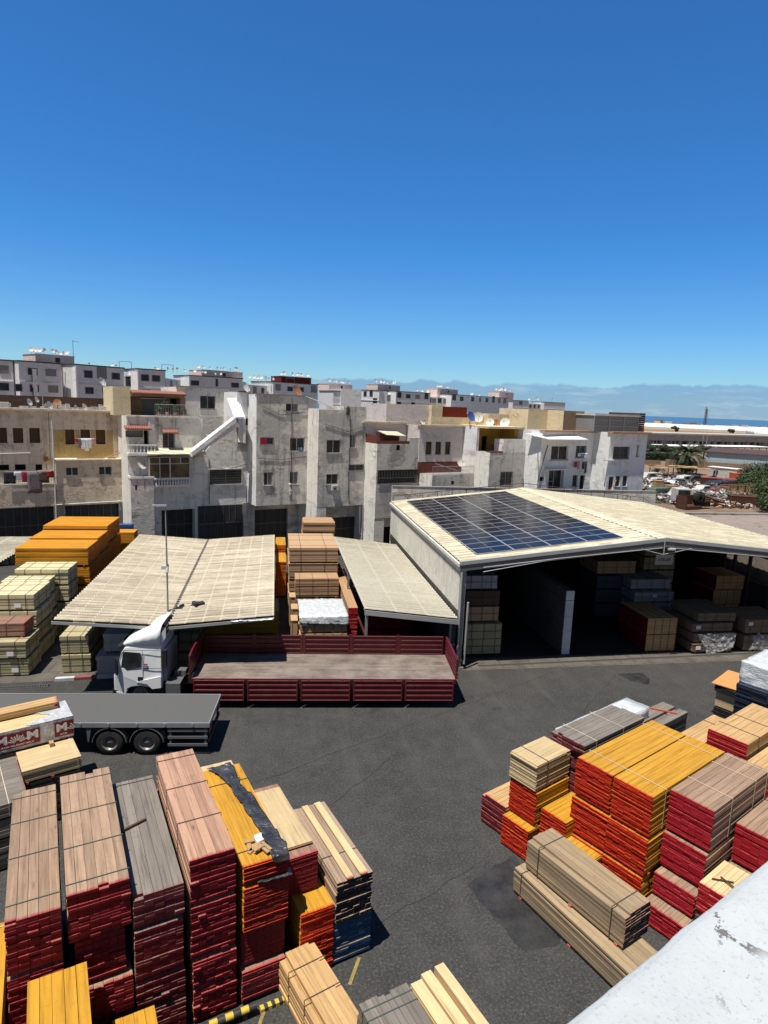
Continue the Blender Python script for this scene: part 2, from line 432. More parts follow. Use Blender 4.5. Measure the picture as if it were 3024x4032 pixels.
paint('scrap_orange', (0.48, 0.12, 0.035), 0.6, 0.4, dirt=0.4, sc=2)
paint('scrap_white', (0.55, 0.54, 0.51), 0.5, 0.4, dirt=0.7, dirtc=(0.2, 0.15, 0.11), sc=2)
paint('scrap_dark', (0.05, 0.05, 0.05), 0.7, 0.3, dirt=0.5, sc=2)
paint('scrap_green', (0.08, 0.12, 0.095), 0.6, 0.4, dirt=0.4, sc=2)
paint('scrap_tan', (0.40, 0.26, 0.13), 0.8, 0.2, dirt=0.5, sc=2)
paint('dish_white', (0.66, 0.65, 0.60), 0.5, 0.4, dirt=0.2, sc=3)
paint('dish_rust', (0.34, 0.15, 0.07), 0.7, 0.3, dirt=0.5, sc=4)
paint('dish_blue', (0.035, 0.085, 0.36), 0.5, 0.4, dirt=0.2)
paint('yellow_line', (0.30, 0.23, 0.06), 0.8, 0.2, dirt=0.95, dirtc=(0.09, 0.085, 0.08), sc=5)
paint('safety_yellow', (0.60, 0.43, 0.05), 0.5, 0.4, dirt=0.35)
paint('safety_black', (0.03, 0.03, 0.03), 0.5, 0.4, dirt=0.3)
paint('kerb_white', (0.52, 0.53, 0.53), 0.8, 0.2, dirt=0.4)
paint('kerb_red', (0.26, 0.07, 0.075), 0.8, 0.2, dirt=0.4)
paint('bark', (0.12, 0.085, 0.055), 0.9, 0.1, dirt=0.5)
paint('cloth_white', (0.66, 0.67, 0.70), 0.9, 0.1, dirt=0.1)
paint('cloth_red', (0.35, 0.03, 0.05), 0.9, 0.1, dirt=0.1)
paint('cloth_dark', (0.04, 0.04, 0.05), 0.9, 0.1, dirt=0.1)
paint('cloth_blue', (0.12, 0.2, 0.38), 0.9, 0.1, dirt=0.1)
paint('cloth_pink', (0.5, 0.28, 0.3), 0.9, 0.1, dirt=0.1)
paint('cloth_grey', (0.17, 0.155, 0.16), 0.9, 0.1, dirt=0.2)
paint('ply_orange', (0.58, 0.28, 0.10), 0.7, 0.3, dirt=0.3, dirtc=(0.4, 0.2, 0.08), sc=5)
paint('ply_black', (0.02, 0.018, 0.02), 0.5, 0.4, dirt=0.2)
paint('blue_sheet', (0.02, 0.07, 0.24), 0.5, 0.4, dirt=0.3)
plaster('pl_beige', (0.74, 0.63, 0.51), (0.34, 0.25, 0.18), 0.75, 0.55)
plaster('pl_beige_box', (0.66, 0.55, 0.43), (0.28, 0.21, 0.16), 0.8, 0.45)
plaster('pl_ochre', (0.50, 0.37, 0.16), (0.28, 0.20, 0.09), 0.6, 0.5)
plaster('pl_grey', (0.75, 0.715, 0.645), (0.25, 0.22, 0.19), 0.8, 0.55)
plaster('pl_pale', (0.80, 0.775, 0.735), (0.28, 0.25, 0.22), 0.65, 0.6)
plaster('pl_dirty', (0.70, 0.65, 0.58), (0.165, 0.14, 0.12), 0.95, 0.6, patch=(0.42, 0.41, 0.39), pamt=0.6)
plaster('pl_white', (0.80, 0.80, 0.79), (0.52, 0.50, 0.47), 0.5, 0.5)
plaster('pl_whitestrip', (0.83, 0.80, 0.74), (0.42, 0.38, 0.33), 0.7, 0.6)
plaster('pl_lilac', (0.78, 0.77, 0.79), (0.46, 0.45, 0.46), 0.55, 0.5)
plaster('pl_rose', (0.64, 0.57, 0.54), (0.42, 0.35, 0.32), 0.5, 0.5)
plaster('pl_maroon', (0.16, 0.055, 0.045), (0.10, 0.04, 0.035), 0.6, 0.5)
plaster('pl_yellow', (0.58, 0.34, 0.07), (0.34, 0.19, 0.05), 0.6, 0.5)
plaster('pl_cream', (0.70, 0.58, 0.38), (0.45, 0.36, 0.24), 0.7, 0.5)
plaster('pl_block', (0.60, 0.56, 0.51), (0.20, 0.18, 0.165), 0.85, 0.4)
plaster('pl_terra', (0.36, 0.23, 0.145), (0.22, 0.14, 0.09), 0.5, 0.4)
plaster('pl_far', (0.66, 0.67, 0.69), (0.44, 0.44, 0.46), 0.5, 0.5)
plaster('pl_far_dark', (0.24, 0.25, 0.28), (0.16, 0.16, 0.18), 0.5, 0.5)
plaster('pl_far_pink', (0.72, 0.59, 0.55), (0.36, 0.28, 0.27), 0.4, 0.4)
plaster('pl_far_red', (0.17, 0.025, 0.018), (0.10, 0.02, 0.015), 0.4, 0.4)
plaster('pl_brown_low', (0.10, 0.06, 0.045), (0.05, 0.035, 0.03), 0.7, 0.4)
plaster('concrete', (0.30, 0.28, 0.26), (0.16, 0.145, 0.13), 0.8, 0.4)
plaster('partition_shade', (0.11, 0.11, 0.115), (0.06, 0.06, 0.062), 0.7, 0.4)  # dark tone paints the shade on the sides of the hall partition
plaster('concrete_roof', (0.27, 0.22, 0.19), (0.17, 0.135, 0.115), 0.8, 0.0)
plaster('wall_brown', (0.26, 0.18, 0.125), (0.17, 0.12, 0.085), 0.6, 0.5)
plaster('shed_blue', (0.40, 0.47, 0.50), (0.30, 0.35, 0.37), 0.5, 0.7)
plaster('ind_grey', (0.40, 0.40, 0.385), (0.14, 0.14, 0.14), 0.8, 0.7)
plaster('ind_roof', (0.44, 0.43, 0.40), (0.34, 0.33, 0.31), 0.5, 0.2)
plaster('greenhouse_film', (0.62, 0.60, 0.54), (0.48, 0.45, 0.40), 0.5, 0.1)
plaster('wh_white', (0.66, 0.68, 0.70), (0.48, 0.49, 0.5), 0.35, 0.5)

def glass_dark(name, c=(0.012, 0.014, 0.016), rough=0.12):
    k = NT(name, rough, 0.3)
    v = k.coord('World')
    k.col(k.mix(k.ramp(k.noise(v, 1.1, 3), 0.4, 0.65), c, tuple(x * 3 + 0.01 for x in c)))
    MATS[name] = k.m; return k.m
glass_dark('glass')
glass_dark('glass_brown', (0.05, 0.032, 0.016), 0.35)
glass_dark('glass_green', (0.012, 0.03, 0.028), 0.1)

def _solar():
    k = NT('solar_cells', 0.16, 0.22)
    v = k.coord('Object')
    d = k.ramp(k.noise(k.coord('World'), 0.5, 5), 0.4, 0.7, 0, 0.25)
    k.col(k.mix(d, (0.006, 0.007, 0.012), (0.020, 0.019, 0.020)))
    MATS['solar_cells'] = k.m
_solar()

def _asphalt():
    k = NT('asphalt', 0.88, 0.25)
    v = k.coord('World')
    big = k.ramp(k.noise(v, 0.16, 6, 0.6), 0.36, 0.66)
    mid = k.noise(v, 1.2, 8, 0.72)
    fine = k.noise(v, 15, 8, 0.8)
    c = k.mix(big, (0.030, 0.030, 0.030), (0.047, 0.046, 0.0445))
    c = k.mix(k.ramp(mid, 0.42, 0.68, 0, 0.6), c, (0.066, 0.064, 0.060))
    c = k.mix(k.ramp(fine, 0.51, 0.66, 0, 0.8), c, (0.125, 0.118, 0.107))
    c = k.mix(k.ramp(fine, 0.47, 0.34, 0, 0.75), c, (0.012, 0.012, 0.013))
    # dusty pale tracks swept along the lane
    tr = k.noise(k.coord('World', (0.9, 0.10, 1), (0, 0, rad(25))), 1.0, 5, 0.6)
    c = k.mix(k.ramp(tr, 0.54, 0.72, 0, 0.3), c, (0.09, 0.085, 0.077))
    # oil and water stains
    ol = k.ramp(k.noise(v, 0.55, 3, 0.5, 0.4), 0.66, 0.72, 0, 0.6)
    c = k.mix(ol, c, (0.022, 0.022, 0.024))
    # cracks
    vv = k.n('ShaderNodeVectorMath', operation='ADD')
    nz = k.n('ShaderNodeTexNoise'); nz.inputs['Scale'].default_value = 0.9; nz.inputs['Detail'].default_value = 5
    k.l(v, nz.inputs['Vector'])
    sc = k.n('ShaderNodeVectorMath', operation='SCALE'); sc.inputs['Scale'].default_value = 1.3
    k.l(nz.outputs['Color'], sc.inputs[0]); k.l(v, vv.inputs[0]); k.l(sc.outputs[0], vv.inputs[1])
    cr = k.voro(vv.outputs[0], 0.17, 'DISTANCE_TO_EDGE')
    cf = k.math('MULTIPLY', k.ramp(cr, 0.0, 0.0035, 1.0, 0.0), k.ramp(k.noise(v, 0.21, 2), 0.50, 0.60))
    c = k.mix(k.math('MULTIPLY', cf, 0.45), c, (0.018, 0.017, 0.016))
    # chips and litter specks
    sp = k.ramp(k.voro(v, 2.6), 0.02, 0.035, 0.8, 0.0)
    c = k.mix(sp, c, (0.30, 0.27, 0.22))
    k.col(c); k.bump(k.math('ADD', fine, k.math('MULTIPLY', mid, 0.6)), 0.5, 0.012)
    MATS['asphalt'] = k.m
    k = NT('damp_asphalt', 0.36, 0.45)
    v = k.coord('World')
    f = k.noise(v, 1.0, 6, 0.7); fi = k.noise(v, 30, 4, 0.7)
    c = k.mix(k.ramp(f, 0.35, 0.7), (0.015, 0.015, 0.016), (0.034, 0.033, 0.032))
    c = k.mix(k.ramp(fi, 0.5, 0.75, 0, 0.35), c, (0.09, 0.088, 0.082))
    k.col(c)
    k.put(k.b.inputs['Roughness'], k.ramp(f, 0.35, 0.6, 0.38, 0.75))
    k.bump(fi, 0.25, 0.006); MATS['damp_asphalt'] = k.m
    k = NT('concrete_apron', 0.9, 0.2)
    v = k.coord('World')
    c = k.mix(k.ramp(k.noise(v, 0.5, 7, 0.7), 0.38, 0.66), (0.085, 0.078, 0.068), (0.15, 0.132, 0.11))
    c = k.mix(k.ramp(k.noise(v, 0.9, 4), 0.55, 0.68, 0, 0.7), c, (0.05, 0.045, 0.042))
    c = k.mix(k.ramp(k.noise(v, 20, 4, 0.7), 0.45, 0.7, 0, 0.4), c, (0.17, 0.155, 0.13))
    br = k.n('ShaderNodeTexBrick'); br.inputs['Scale'].default_value = 1.0; br.offset = 0.3
    br.inputs['Brick Width'].default_value = 1.7; br.inputs['Row Height'].default_value = 1.3
    br.inputs['Mortar Size'].default_value = 0.02; br.inputs['Color1'].default_value = (1, 1, 1, 1); br.inputs['Color2'].default_value = (0.82, 0.82, 0.82, 1)
    br.inputs['Mortar'].default_value = (0.45, 0.45, 0.45, 1); k.l(v, br.inputs[0])
    k.col(k.mix(1.0, c, br.outputs[0], 'MULTIPLY')); MATS['concrete_apron'] = k.m
    k = NT('dry_earth', 0.95, 0.1)
    v = k.coord('World')
    c = k.mix(k.ramp(k.noise(v, 0.02, 6, 0.6), 0.4, 0.6), (0.15, 0.105, 0.072), (0.23, 0.165, 0.115))
    c = k.mix(k.ramp(k.noise(v, 0.35, 6, 0.7), 0.42, 0.68), c, (0.22, 0.16, 0.125))
    c = k.mix(k.ramp(k.noise(v, 5, 4, 0.7), 0.5, 0.7, 0, 0.5), c, (0.34, 0.26, 0.19))
    k.col(c); MATS['dry_earth'] = k.m
    k = NT('sea_water', 0.22, 0.5)
    v = k.coord('World', (0.002, 0.002, 1))
    k.col(k.mix(k.ramp(k.noise(v, 1, 5), 0.4, 0.6), (0.008, 0.030, 0.075), (0.010, 0.038, 0.09)))
    k.bump(k.noise(k.coord('World'), 0.4, 4), 0.4, 0.3); MATS['sea_water'] = k.m
    k = NT('brown_field', 0.95, 0.1)
    v = k.coord('World', (1, 0.15, 1), (0, 0, rad(30)))
    k.col(k.mix(k.ramp(k.noise(v, 0.08, 5), 0.4, 0.6), (0.20, 0.12, 0.06), (0.30, 0.19, 0.10))); MATS['brown_field'] = k.m
_asphalt()

def roofsheet(name, a, b, moss, amt, pitch=0.0, y0=0.0, sdark=0.0, lap=0.0, x0=0.0):
    """weathered roof sheets; grime settles in the troughs (every pitch metres along y) in broken runs"""
    k = NT(name, 0.85, 0.2)
    v = k.coord('World')
    c = k.mix(k.ramp(k.noise(v, 0.22, 6, 0.65), 0.35, 0.65), a, b)
    c = k.mix(k.ramp(k.noise(k.coord('World', (0.3, 3.6, 1)), 0.9, 8, 0.74), 0.42, 0.60, 0, amt), c, moss)
    if pitch:
        sx = k.n('ShaderNodeSeparateXYZ'); k.l(v, sx.inputs[0])
        ph = k.math('MULTIPLY', k.math('SUBTRACT', sx.outputs[1], y0), 2 * math.pi / pitch)
        tr = k.ramp(k.math('COSINE', ph), 0.25, -0.45, 0.0, 1.0)
        br = k.ramp(k.noise(k.coord('World', (0.6, 2.0, 1)), 1.0, 6, 0.72), 0.38, 0.54)
        c = k.mix(k.math('MULTIPLY', k.math('MULTIPLY', tr, br), sdark), c, tuple(x * 0.55 for x in moss))
        if lap:                                    # paler strip paints the lit step where one sheet laps the next
            fx = k.math('FRACT', k.math('DIVIDE', k.math('SUBTRACT', sx.outputs[0], x0), lap))
            lf = k.ramp(fx, 0.0, 0.12, 1.0, 0.0)
            c = k.mix(k.math('MULTIPLY', lf, 0.55), c, tuple(min(0.8, x * 1.2) for x in a))
    c = k.mix(k.ramp(k.noise(v, 7, 5, 0.75), 0.45, 0.7, 0, 0.5), c, tuple(x * 0.62 for x in b))
    k.col(c); MATS[name] = k.m
roofsheet('fibre_roof', (0.56, 0.505, 0.39), (0.47, 0.405, 0.30), (0.25, 0.205, 0.155), 0.85, 0.36, 28.2, 1.0, 0.78, -9.42)
roofsheet('fibre_roof_pale', (0.44, 0.42, 0.345), (0.38, 0.36, 0.29), (0.34, 0.29, 0.21), 0.5, 0.36, 29.5, 0.75, 1.57, 4.4)
roofsheet('hall_roof', (0.70, 0.655, 0.50), (0.64, 0.58, 0.43), (0.48, 0.42, 0.30), 0.35, 0.50, 29.9, 0.6)
roofsheet('hall_side', (0.74, 0.72, 0.64), (0.66, 0.64, 0.56), (0.33, 0.31, 0.27), 0.35)

def leafmat(name, a, b):
    k = NT(name, 0.6, 0.3)
    v = k.coord('World')
    rnd = k.attr('rnd')
    c = k.mix(rnd, a, b)
    c = k.mix(k.ramp(k.noise(v, 0.9, 3), 0.4, 0.65, 0, 0.5), c, tuple(x * 0.55 for x in a))
    k.col(c)
    k.b.inputs['Transmission Weight'].default_value = 0.0
    MATS[name] = k.m
leafmat('leaf_green', (0.022, 0.042, 0.012), (0.065, 0.10, 0.03))
leafmat('leaf_dark', (0.018, 0.034, 0.014), (0.05, 0.075, 0.028))
leafmat('leaf_palm', (0.024, 0.036, 0.014), (0.08, 0.10, 0.045))

def _film():
    k = NT('plastic_film', 0.18, 0.5)
    v = k.coord('Object')
    n1 = k.noise(v, 6, 5, 0.6, 1.2)
    k.col(k.mix(k.ramp(n1, 0.35, 0.65), (0.46, 0.49, 0.51), (0.66, 0.69, 0.70)))
    k.bump(k.noise(k.coord('Object', (2, 2, 7)), 2.2, 3, 0.5, 1.5), 0.7, 0.05); MATS['plastic_film'] = k.m
    k = NT('plastic_grey', 0.2, 0.5)
    v = k.coord('Object')
    k.col(k.mix(k.ramp(k.noise(v, 5, 5, 0.6, 1.2), 0.35, 0.65), (0.36, 0.37, 0.39), (0.58, 0.58, 0.58)))
    k.bump(k.noise(v, 4, 5, 0.6, 1.5), 1.0, 0.05); MATS['plastic_grey'] = k.m
    k = NT('clear_wrap', 0.12, 0.5)
    v = k.coord('Object')
    k.b.inputs['Base Color'].default_value = (0.75, 0.76, 0.78, 1)
    k.put(k.b.inputs['Alpha'], k.ramp(k.noise(v, 4, 5, 0.6, 1.5), 0.45, 0.75, 0.08, 0.55))
    k.bump(k.noise(v, 5, 5, 0.6, 1.5), 1.0, 0.05); MATS['clear_wrap'] = k.m
    k = NT('tarp_black', 0.32, 0.5)
    v = k.coord('Object')
    k.col(k.mix(k.ramp(k.noise(v, 2, 5), 0.4, 0.7), (0.022, 0.023, 0.026), (0.06, 0.06, 0.065)))
    k.bump(k.noise(k.coord('Object', (1, 6, 1)), 3, 4, 0.6, 1), 0.8, 0.03); MATS['tarp_black'] = k.m
    k = NT('parapet_render', 0.95, 0.1)
    v = k.coord('World')
    f = k.noise(v, 34, 6, 0.7); f2 = k.noise(v, 120, 4, 0.7); b = k.ramp(k.noise(v, 3.5, 5, 0.7), 0.4, 0.7)
    c = k.mix(b, (0.46, 0.485, 0.49), (0.40, 0.425, 0.43))
    c = k.mix(k.ramp(f2, 0.56, 0.68, 0, 0.5), c, (0.24, 0.25, 0.25))
    ch = k.math('MULTIPLY', k.ramp(k.noise(v, 9, 6, 0.7, 0.6), 0.60, 0.61), k.ramp(k.noise(v, 2.6, 3), 0.53, 0.58))
    c = k.mix(ch, c, (0.15, 0.14, 0.135))
    k.col(c)
    h = k.math('SUBTRACT', k.math('ADD', f, k.math('MULTIPLY', f2, 0.5)), k.math('MULTIPLY', ch, 1.2))
    k.bump(h, 0.55, 0.003); MATS['parapet_render'] = k.m
_film()
M_ = MATS
# left stacks: near edge runs 18.5 degrees off the x axis
LA = rad(18.5); LO = (-0.73, 12.37)
def lw(s, t): return (LO[0] + s * math.cos(LA) - t * math.sin(LA), LO[1] + s * math.sin(LA) + t * math.cos(LA))
# right stacks: near edge runs -62 degrees
RA = rad(-62); RO = (7.24, 17.05)
def rw(s, t): return (RO[0] + s * math.cos(RA) - t * math.sin(RA), RO[1] + s * math.sin(RA) + t * math.cos(RA))
def wrapped(name, label, O, ang, z, w, L, h, mat, cat='pack', group=None, amp=0.03, seed=1, bulge=0.0):
    """pack wrapped in creased film: a closed, subdivided and crumpled box"""
    bm = bmesh.new()
    bmesh.ops.create_cube(bm, size=1.0)
    bmesh.ops.subdivide_edges(bm, edges=bm.edges, cuts=9, use_grid_fill=True)
    for v in bm.verts:
        p = Vector(((v.co.x + .5) * w, (v.co.y + .5) * L, (v.co.z + .5) * h))
        q = Vector((p.x * 2.3, p.y * 2.3, p.z * 5 + seed * 7.1))
        d = noise.noise_vector(q) * amp + noise.noise_vector(q * 3) * amp * 0.4
        if v.co.z < -.45: d.z = 0
        v.co = p + d
    me = bpy.data.meshes.new(name); bm.to_mesh(me); bm.free()
    for f in me.polygons: f.use_smooth = True
    me.materials.append(MATS[mat])
    o = bpy.data.objects.new(name, me); COL.objects.link(o)
    o.matrix_world = RZ(ang, (O[0], O[1], z)); tag(o, label, cat, group)
    return o
def drape(name, label, path, mat, cat, seed=1, amp=0.03, n=26, m=8):
    """crumpled strip of sheet: path = [(left xyz, right xyz), ...]"""
    mb = MB(); P = [(Vector(a), Vector(b)) for a, b in path]; k = len(P) - 1
    def fn(u, v):
        x = v * k; i = min(int(x), k - 1); f = x - i
        a = P[i][0].lerp(P[i + 1][0], f); b = P[i][1].lerp(P[i + 1][1], f); p = a.lerp(b, u)
        q = p * 4 + Vector((seed * 3.3, 0, 0))
        nn = noise.noise(q) + 0.5 * noise.noise(q * 2.7)
        return p + Vector((nn * amp * .5, nn * amp * .5, abs(nn) * amp * 1.3 + 0.012))
    mb.grid(fn, m, n, sm=True)
    o = mb.build(name, MATS[mat]); tag(o, label, cat)
    md = o.modifiers.new('thick', 'SOLIDIFY'); md.thickness = 0.012; md.offset = 1
    return o
def text_obj(s, size, M, mat, parent, name='lettering', ext=0.003, bold=0.0, sx=1.0):
    cu = bpy.data.curves.new(name, 'FONT'); cu.body = s; cu.size = size; cu.extrude = ext; cu.align_x = 'CENTER'; cu.align_y = 'CENTER'; cu.offset = bold
    t = bpy.data.objects.new('tmp', cu); COL.objects.link(t)
    dg = bpy.context.evaluated_depsgraph_get(); me = bpy.data.meshes.new_from_object(t.evaluated_get(dg))
    bpy.data.objects.remove(t); me.materials.clear(); me.materials.append(mat)
    o = bpy.data.objects.new(name, me); COL.objects.link(o); o.parent = parent; o.matrix_local = M @ Matrix.Diagonal((sx, 1, 1, 1)); return o
# ------------------------------------------------------------------ ground, yard, sea
def sheet(name, pts, z, mat, kind='structure'):
    mb = MB(); mb.face([(x, y, z) for x, y in pts]); o = mb.build(name, M_[mat]); o['kind'] = kind; return o
sheet('ground', [(-60000, -3000), (60000, -3000), (60000, 90000), (-60000, 90000)], -0.02, 'dry_earth')
sheet('sea', [(-59000, 34000), (-2000, 3600), (540, 1120), (820, 830), (1250, 300), (5200, -2900), (59900, -2900), (59900, 89900), (-59000, 89900)], 0.3, 'sea_water')
sheet('yard', [(-45, -8), (48, -8), (48, 58), (-45, 58)], 0.0, 'asphalt')
sheet('apron', [(9.6, 29.75), (33, 29.75), (33, 31.3), (9.6, 31.3)], 0.006, 'concrete_apron')
sheet('hall_floor', [(9.6, 31.3), (33, 31.3), (33, 50), (9.6, 50)], 0.006, 'shaded_floor')
for a_, b_ in (((-1.2, 20.6), (14.5, 29.3)), ((2.7, 14.2), (5.9, 16.0)), ((-1.5, 15.9), (4.9, 22.4)), ((9.0, 19.8), (17.5, 28.6))):
    d_ = (Vector(b_) - Vector(a_)); q_ = Vector((-d_.y, d_.x)).normalized() * .02; n_ = int(d_.length / .5); rgs = random.Random(int(a_[0] * 10)); P_ = [Vector(a_) + d_ * i / n_ + q_ * rgs.uniform(-4, 4) for i in range(n_ + 1)]
    sheet('tar_seam', [tuple(p - q_ * rgs.uniform(.3, 1)) for p in P_] + [tuple(p + q_ * rgs.uniform(.3, 1)) for p in P_[::-1]], 0.0035, 'tar')
sheet('apron', [(-16, 29.9), (-7.5, 30.25), (-3.0, 30.2), (-3.0, 46), (-16, 46)], 0.005, 'concrete_apron')
sheet('field', [(250, 430), (520, 400), (720, 640), (330, 700)], 0.02, 'brown_field')
# damp patch with a ragged edge, beside the long brown stack
rg = random.Random(5)
def ragged(pts, n_, amp):
    out = []
    for i in range(len(pts)):
        a = Vector(pts[i]); b = Vector(pts[(i + 1) % len(pts)])
        for j in range(n_):
            p = a.lerp(b, j / n_); out.append((p.x + rg.uniform(-amp, amp), p.y + rg.uniform(-amp, amp)))
    return out
sheet('damp_patch', ragged([(5.49,15.30), (6.26,15.82), (7.25,16.32), (7.38,15.58), (7.57,14.00), (7.30,13.05), (6.47,12.95), (6.14,13.08), (6.02,13.63), (5.73,14.36)], 7, 0.035), 0.005, 'damp_asphalt')
sheet('damp_patch', ragged([(17.66,28.66), (19.15,28.70), (19.01,27.80), (18.54,27.27), (17.89,27.75)], 5, 0.05), 0.005, 'damp_asphalt')
# worn yellow markings
def stripe(name, a, b, w):
    a = Vector(a); b = Vector(b); d = (b - a).normalized(); q = Vector((-d.y, d.x)) * w / 2
    sheet(name, [tuple(a - q), tuple(b - q), tuple(b + q), tuple(a + q)], 0.005, 'yellow_line')
stripe('road_marking', (-0.06, 12.42), (-0.42, 11.3), 0.075)
stripe('road_marking', (2.14, 13.32), (1.82, 12.62), 0.08)
stripe('road_marking', (0.78, 12.2), (0.4, 11.2), 0.07)
# drain gratings
def drain(a, b, w, label):
    a = Vector(a); b = Vector(b); L = (b - a).length; ang = math.atan2((b - a).y, (b - a).x)
    t = thing('drain_grating', label, 'drain', (a.x, a.y, 0.0), ang)
    m = MB(); m.box(0, 0, 0.007, L, w, 0.009); m.build('channel', M_['dark_hole'], t)
    m = MB(); n_ = int(L / 0.11)
    for i in range(n_): m.box(i * L / n_, 0.02, 0.010, i * L / n_ + 0.035, w - .02, 0.016)
    m.box(0, 0, .0098, L, .025, .018); m.box(0, w - .025, .0098, L, w, .018)
    m.build('grating', M_['gate_bar'], t); return t
drain((-13.4, 29.35), (-10.15, 29.5), 0.28, 'slotted drain grating in the yard at the left edge')
drain((10.6, 30.12), (31, 30.75), 0.22, 'long drain grating across the front of the open hall')
# red and white kerb in front of the butterfly roof
for i, (x0, x1) in enumerate(((-10.05, -9.22), (-9.2, -8.26), (-8.24, -7.2))):
    m = MB(); m.box(0, 0, 0, x1 - x0, 0.22, 0.14)
    o = m.build('kerb_block', [M_['kerb_white' if i != 1 else 'kerb_red']]); o.location = (x0, 30.05 + i * 0.07, 0); o.rotation_euler = (0, 0, rad(4))
    tag(o, ('grey-white kerb block left of the red one', 'faded red kerb block between two white ones', 'white kerb block right of the red one')[i], 'kerb block', None)
# striped guard rail and kerb at the foot of the left stacks
def striped(name, label, a, b, r, seg, cap=True):
    a = Vector(a); b = Vector(b); m = MB(); L = (b - a).length; n_ = int(L / 0.17)
    for i in range(n_):
        p = a.lerp(b, i / n_); q = a.lerp(b, (i + 1) / n_); sh = Vector((0, 0, 0))
        m.tube([p, q], r, 14, i % 2, cap=(i in (0, n_ - 1)))
    return m, label
m, lab = striped('guard_rail', '', (*lw(-3.4, -0.32), 0.22), (*lw(0.35, -0.32), 0.22), 0.075, 14)
go = m.build('guard_rail', [M_['safety_yellow'], M_['safety_black']])
tag(go, 'yellow and black striped guard tube at the foot of the left stacks', 'guard rail')
pm = MB()
for s in (-3.0, -1.4, 0.1):
    pm = MB(); pm.box(lw(s, -.32)[0] - .05, lw(s, -.32)[1] - .05, 0.0, lw(s, -.32)[0] + .05, lw(s, -.32)[1] + .05, .16); pm.build('foot', M_['safety_black'], go)
m = MB(); n_ = 8
for i in range(n_):
    a = 0.45 + i * 0.085
    m.box(a, 0, 0, a + 0.085, 0.12, 0.09, i % 2)
ko = m.build('striped_kerb', [M_['safety_yellow'], M_['safety_black']]); ko.matrix_world = RZ(LA, (*lw(0, -.36), 0))
tag(ko, 'low yellow and black striped kerb beyond the end of the guard tube', 'kerb')
# white rendered parapet of the roof the photograph is taken from
PE0 = Vector((-1.6, -0.245)); PEd = Vector((0.56, 0.27)).normalized(); PEn = Vector((PEd.y, -PEd.x))
def pfn(u, v):
    # u along, v over the section: outer face, rounded arris, top, inner face
    s = -1.0 + u * 6.0
    sec = [(-0.0, -12.4), (0.0, -0.5), (0.0, -0.10), (0.002, -0.03), (0.010, -0.010), (0.026, -0.001), (0.12, 0.004), (0.24, 0.006), (0.36, 0.0), (0.43, -0.02), (0.45, -0.08), (0.45, -1.0)]
    x = v * (len(sec) - 1); i = min(int(x), len(sec) - 2); f = x - i
    o = sec[i][0] * (1 - f) + sec[i + 1][0] * f; z = sec[i][1] * (1 - f) + sec[i + 1][1] * f
    p2 = Vector((0.45, 0.75)) + PEd * s + PEn * (o - 0.018)
    w1 = noise.noise(Vector((s * 6.2, o * 3, 0.7))); w2 = noise.noise(Vector((s * 17, o * 12, 2.7)))
    k = 0.0024 * w1 + 0.0014 * w2 + 0.0009 * noise.noise(Vector((s * 47, o * 30, 5.1)))
    if z < -0.3: k = 0
    return (p2.x - PEn.x * k, p2.y - PEn.y * k, 12.4 + z + (k * 0.8 if z > -0.3 else 0))
m = MB(); m.grid(pfn, 420, 44)
po = m.build('parapet', M_['parapet_render']); tag(po, 'white rough rendered parapet with chipped patches, close to the camera', 'parapet')
# the building under the parapet
m = MB(); a = Vector((0.45, 0.75)) - PEd * 1.0 + PEn * 0.4; b = Vector((0.45, 0.75)) + PEd * 5.0 + PEn * 0.4
m.prism([(a.x, a.y, 0), (b.x, b.y, 0), (b.x + PEn.x * 6, b.y + PEn.y * 6, 0), (a.x + PEn.x * 6, a.y + PEn.y * 6, 0)], (0, 0, 11.45))
bo = m.build('roof_terrace', M_['pl_white'], po)
# ------------------------------------------------------------------ corrugated roofs
def corrugated(fn_z, x0, x1, y0, y1, pitch, amp, sheets, per=6, step=0.012, th=0.02, along='x', mi=0):
    """roof sheet whose waves run along x (ribs along x): height fn_z(x), wave in y; sheets = number of overlapping lengths in x"""
    mb = MB(); nw = int((y1 - y0) / pitch) * per
    for k in range(sheets):
        xa = x0 + (x1 - x0) * k / sheets; xb = x0 + (x1 - x0) * (k + 1) / sheets + 0.06
        vs = []; rise = (fn_z(x1) > fn_z(x0))
        for (x, dz) in ((xa, step if rise else 0), (xb, 0 if rise else step)) :
            for j in range(nw + 1):
                y = y0 + (y1 - y0) * j / nw
                vs.append((x, y, fn_z(x) + dz + amp * math.cos(2 * math.pi * j / per)))
        fs = [(j, j + 1, nw + 1 + j + 1, nw + 1 + j) for j in range(nw)]
        mb.mesh(vs, [f[::-1] for f in fs], mi, sm=True)
        # lower skin so the sheet has thickness
        mb.mesh([(a, b, c - th) for a, b, c in vs], fs, 1, sm=True)
    return mb
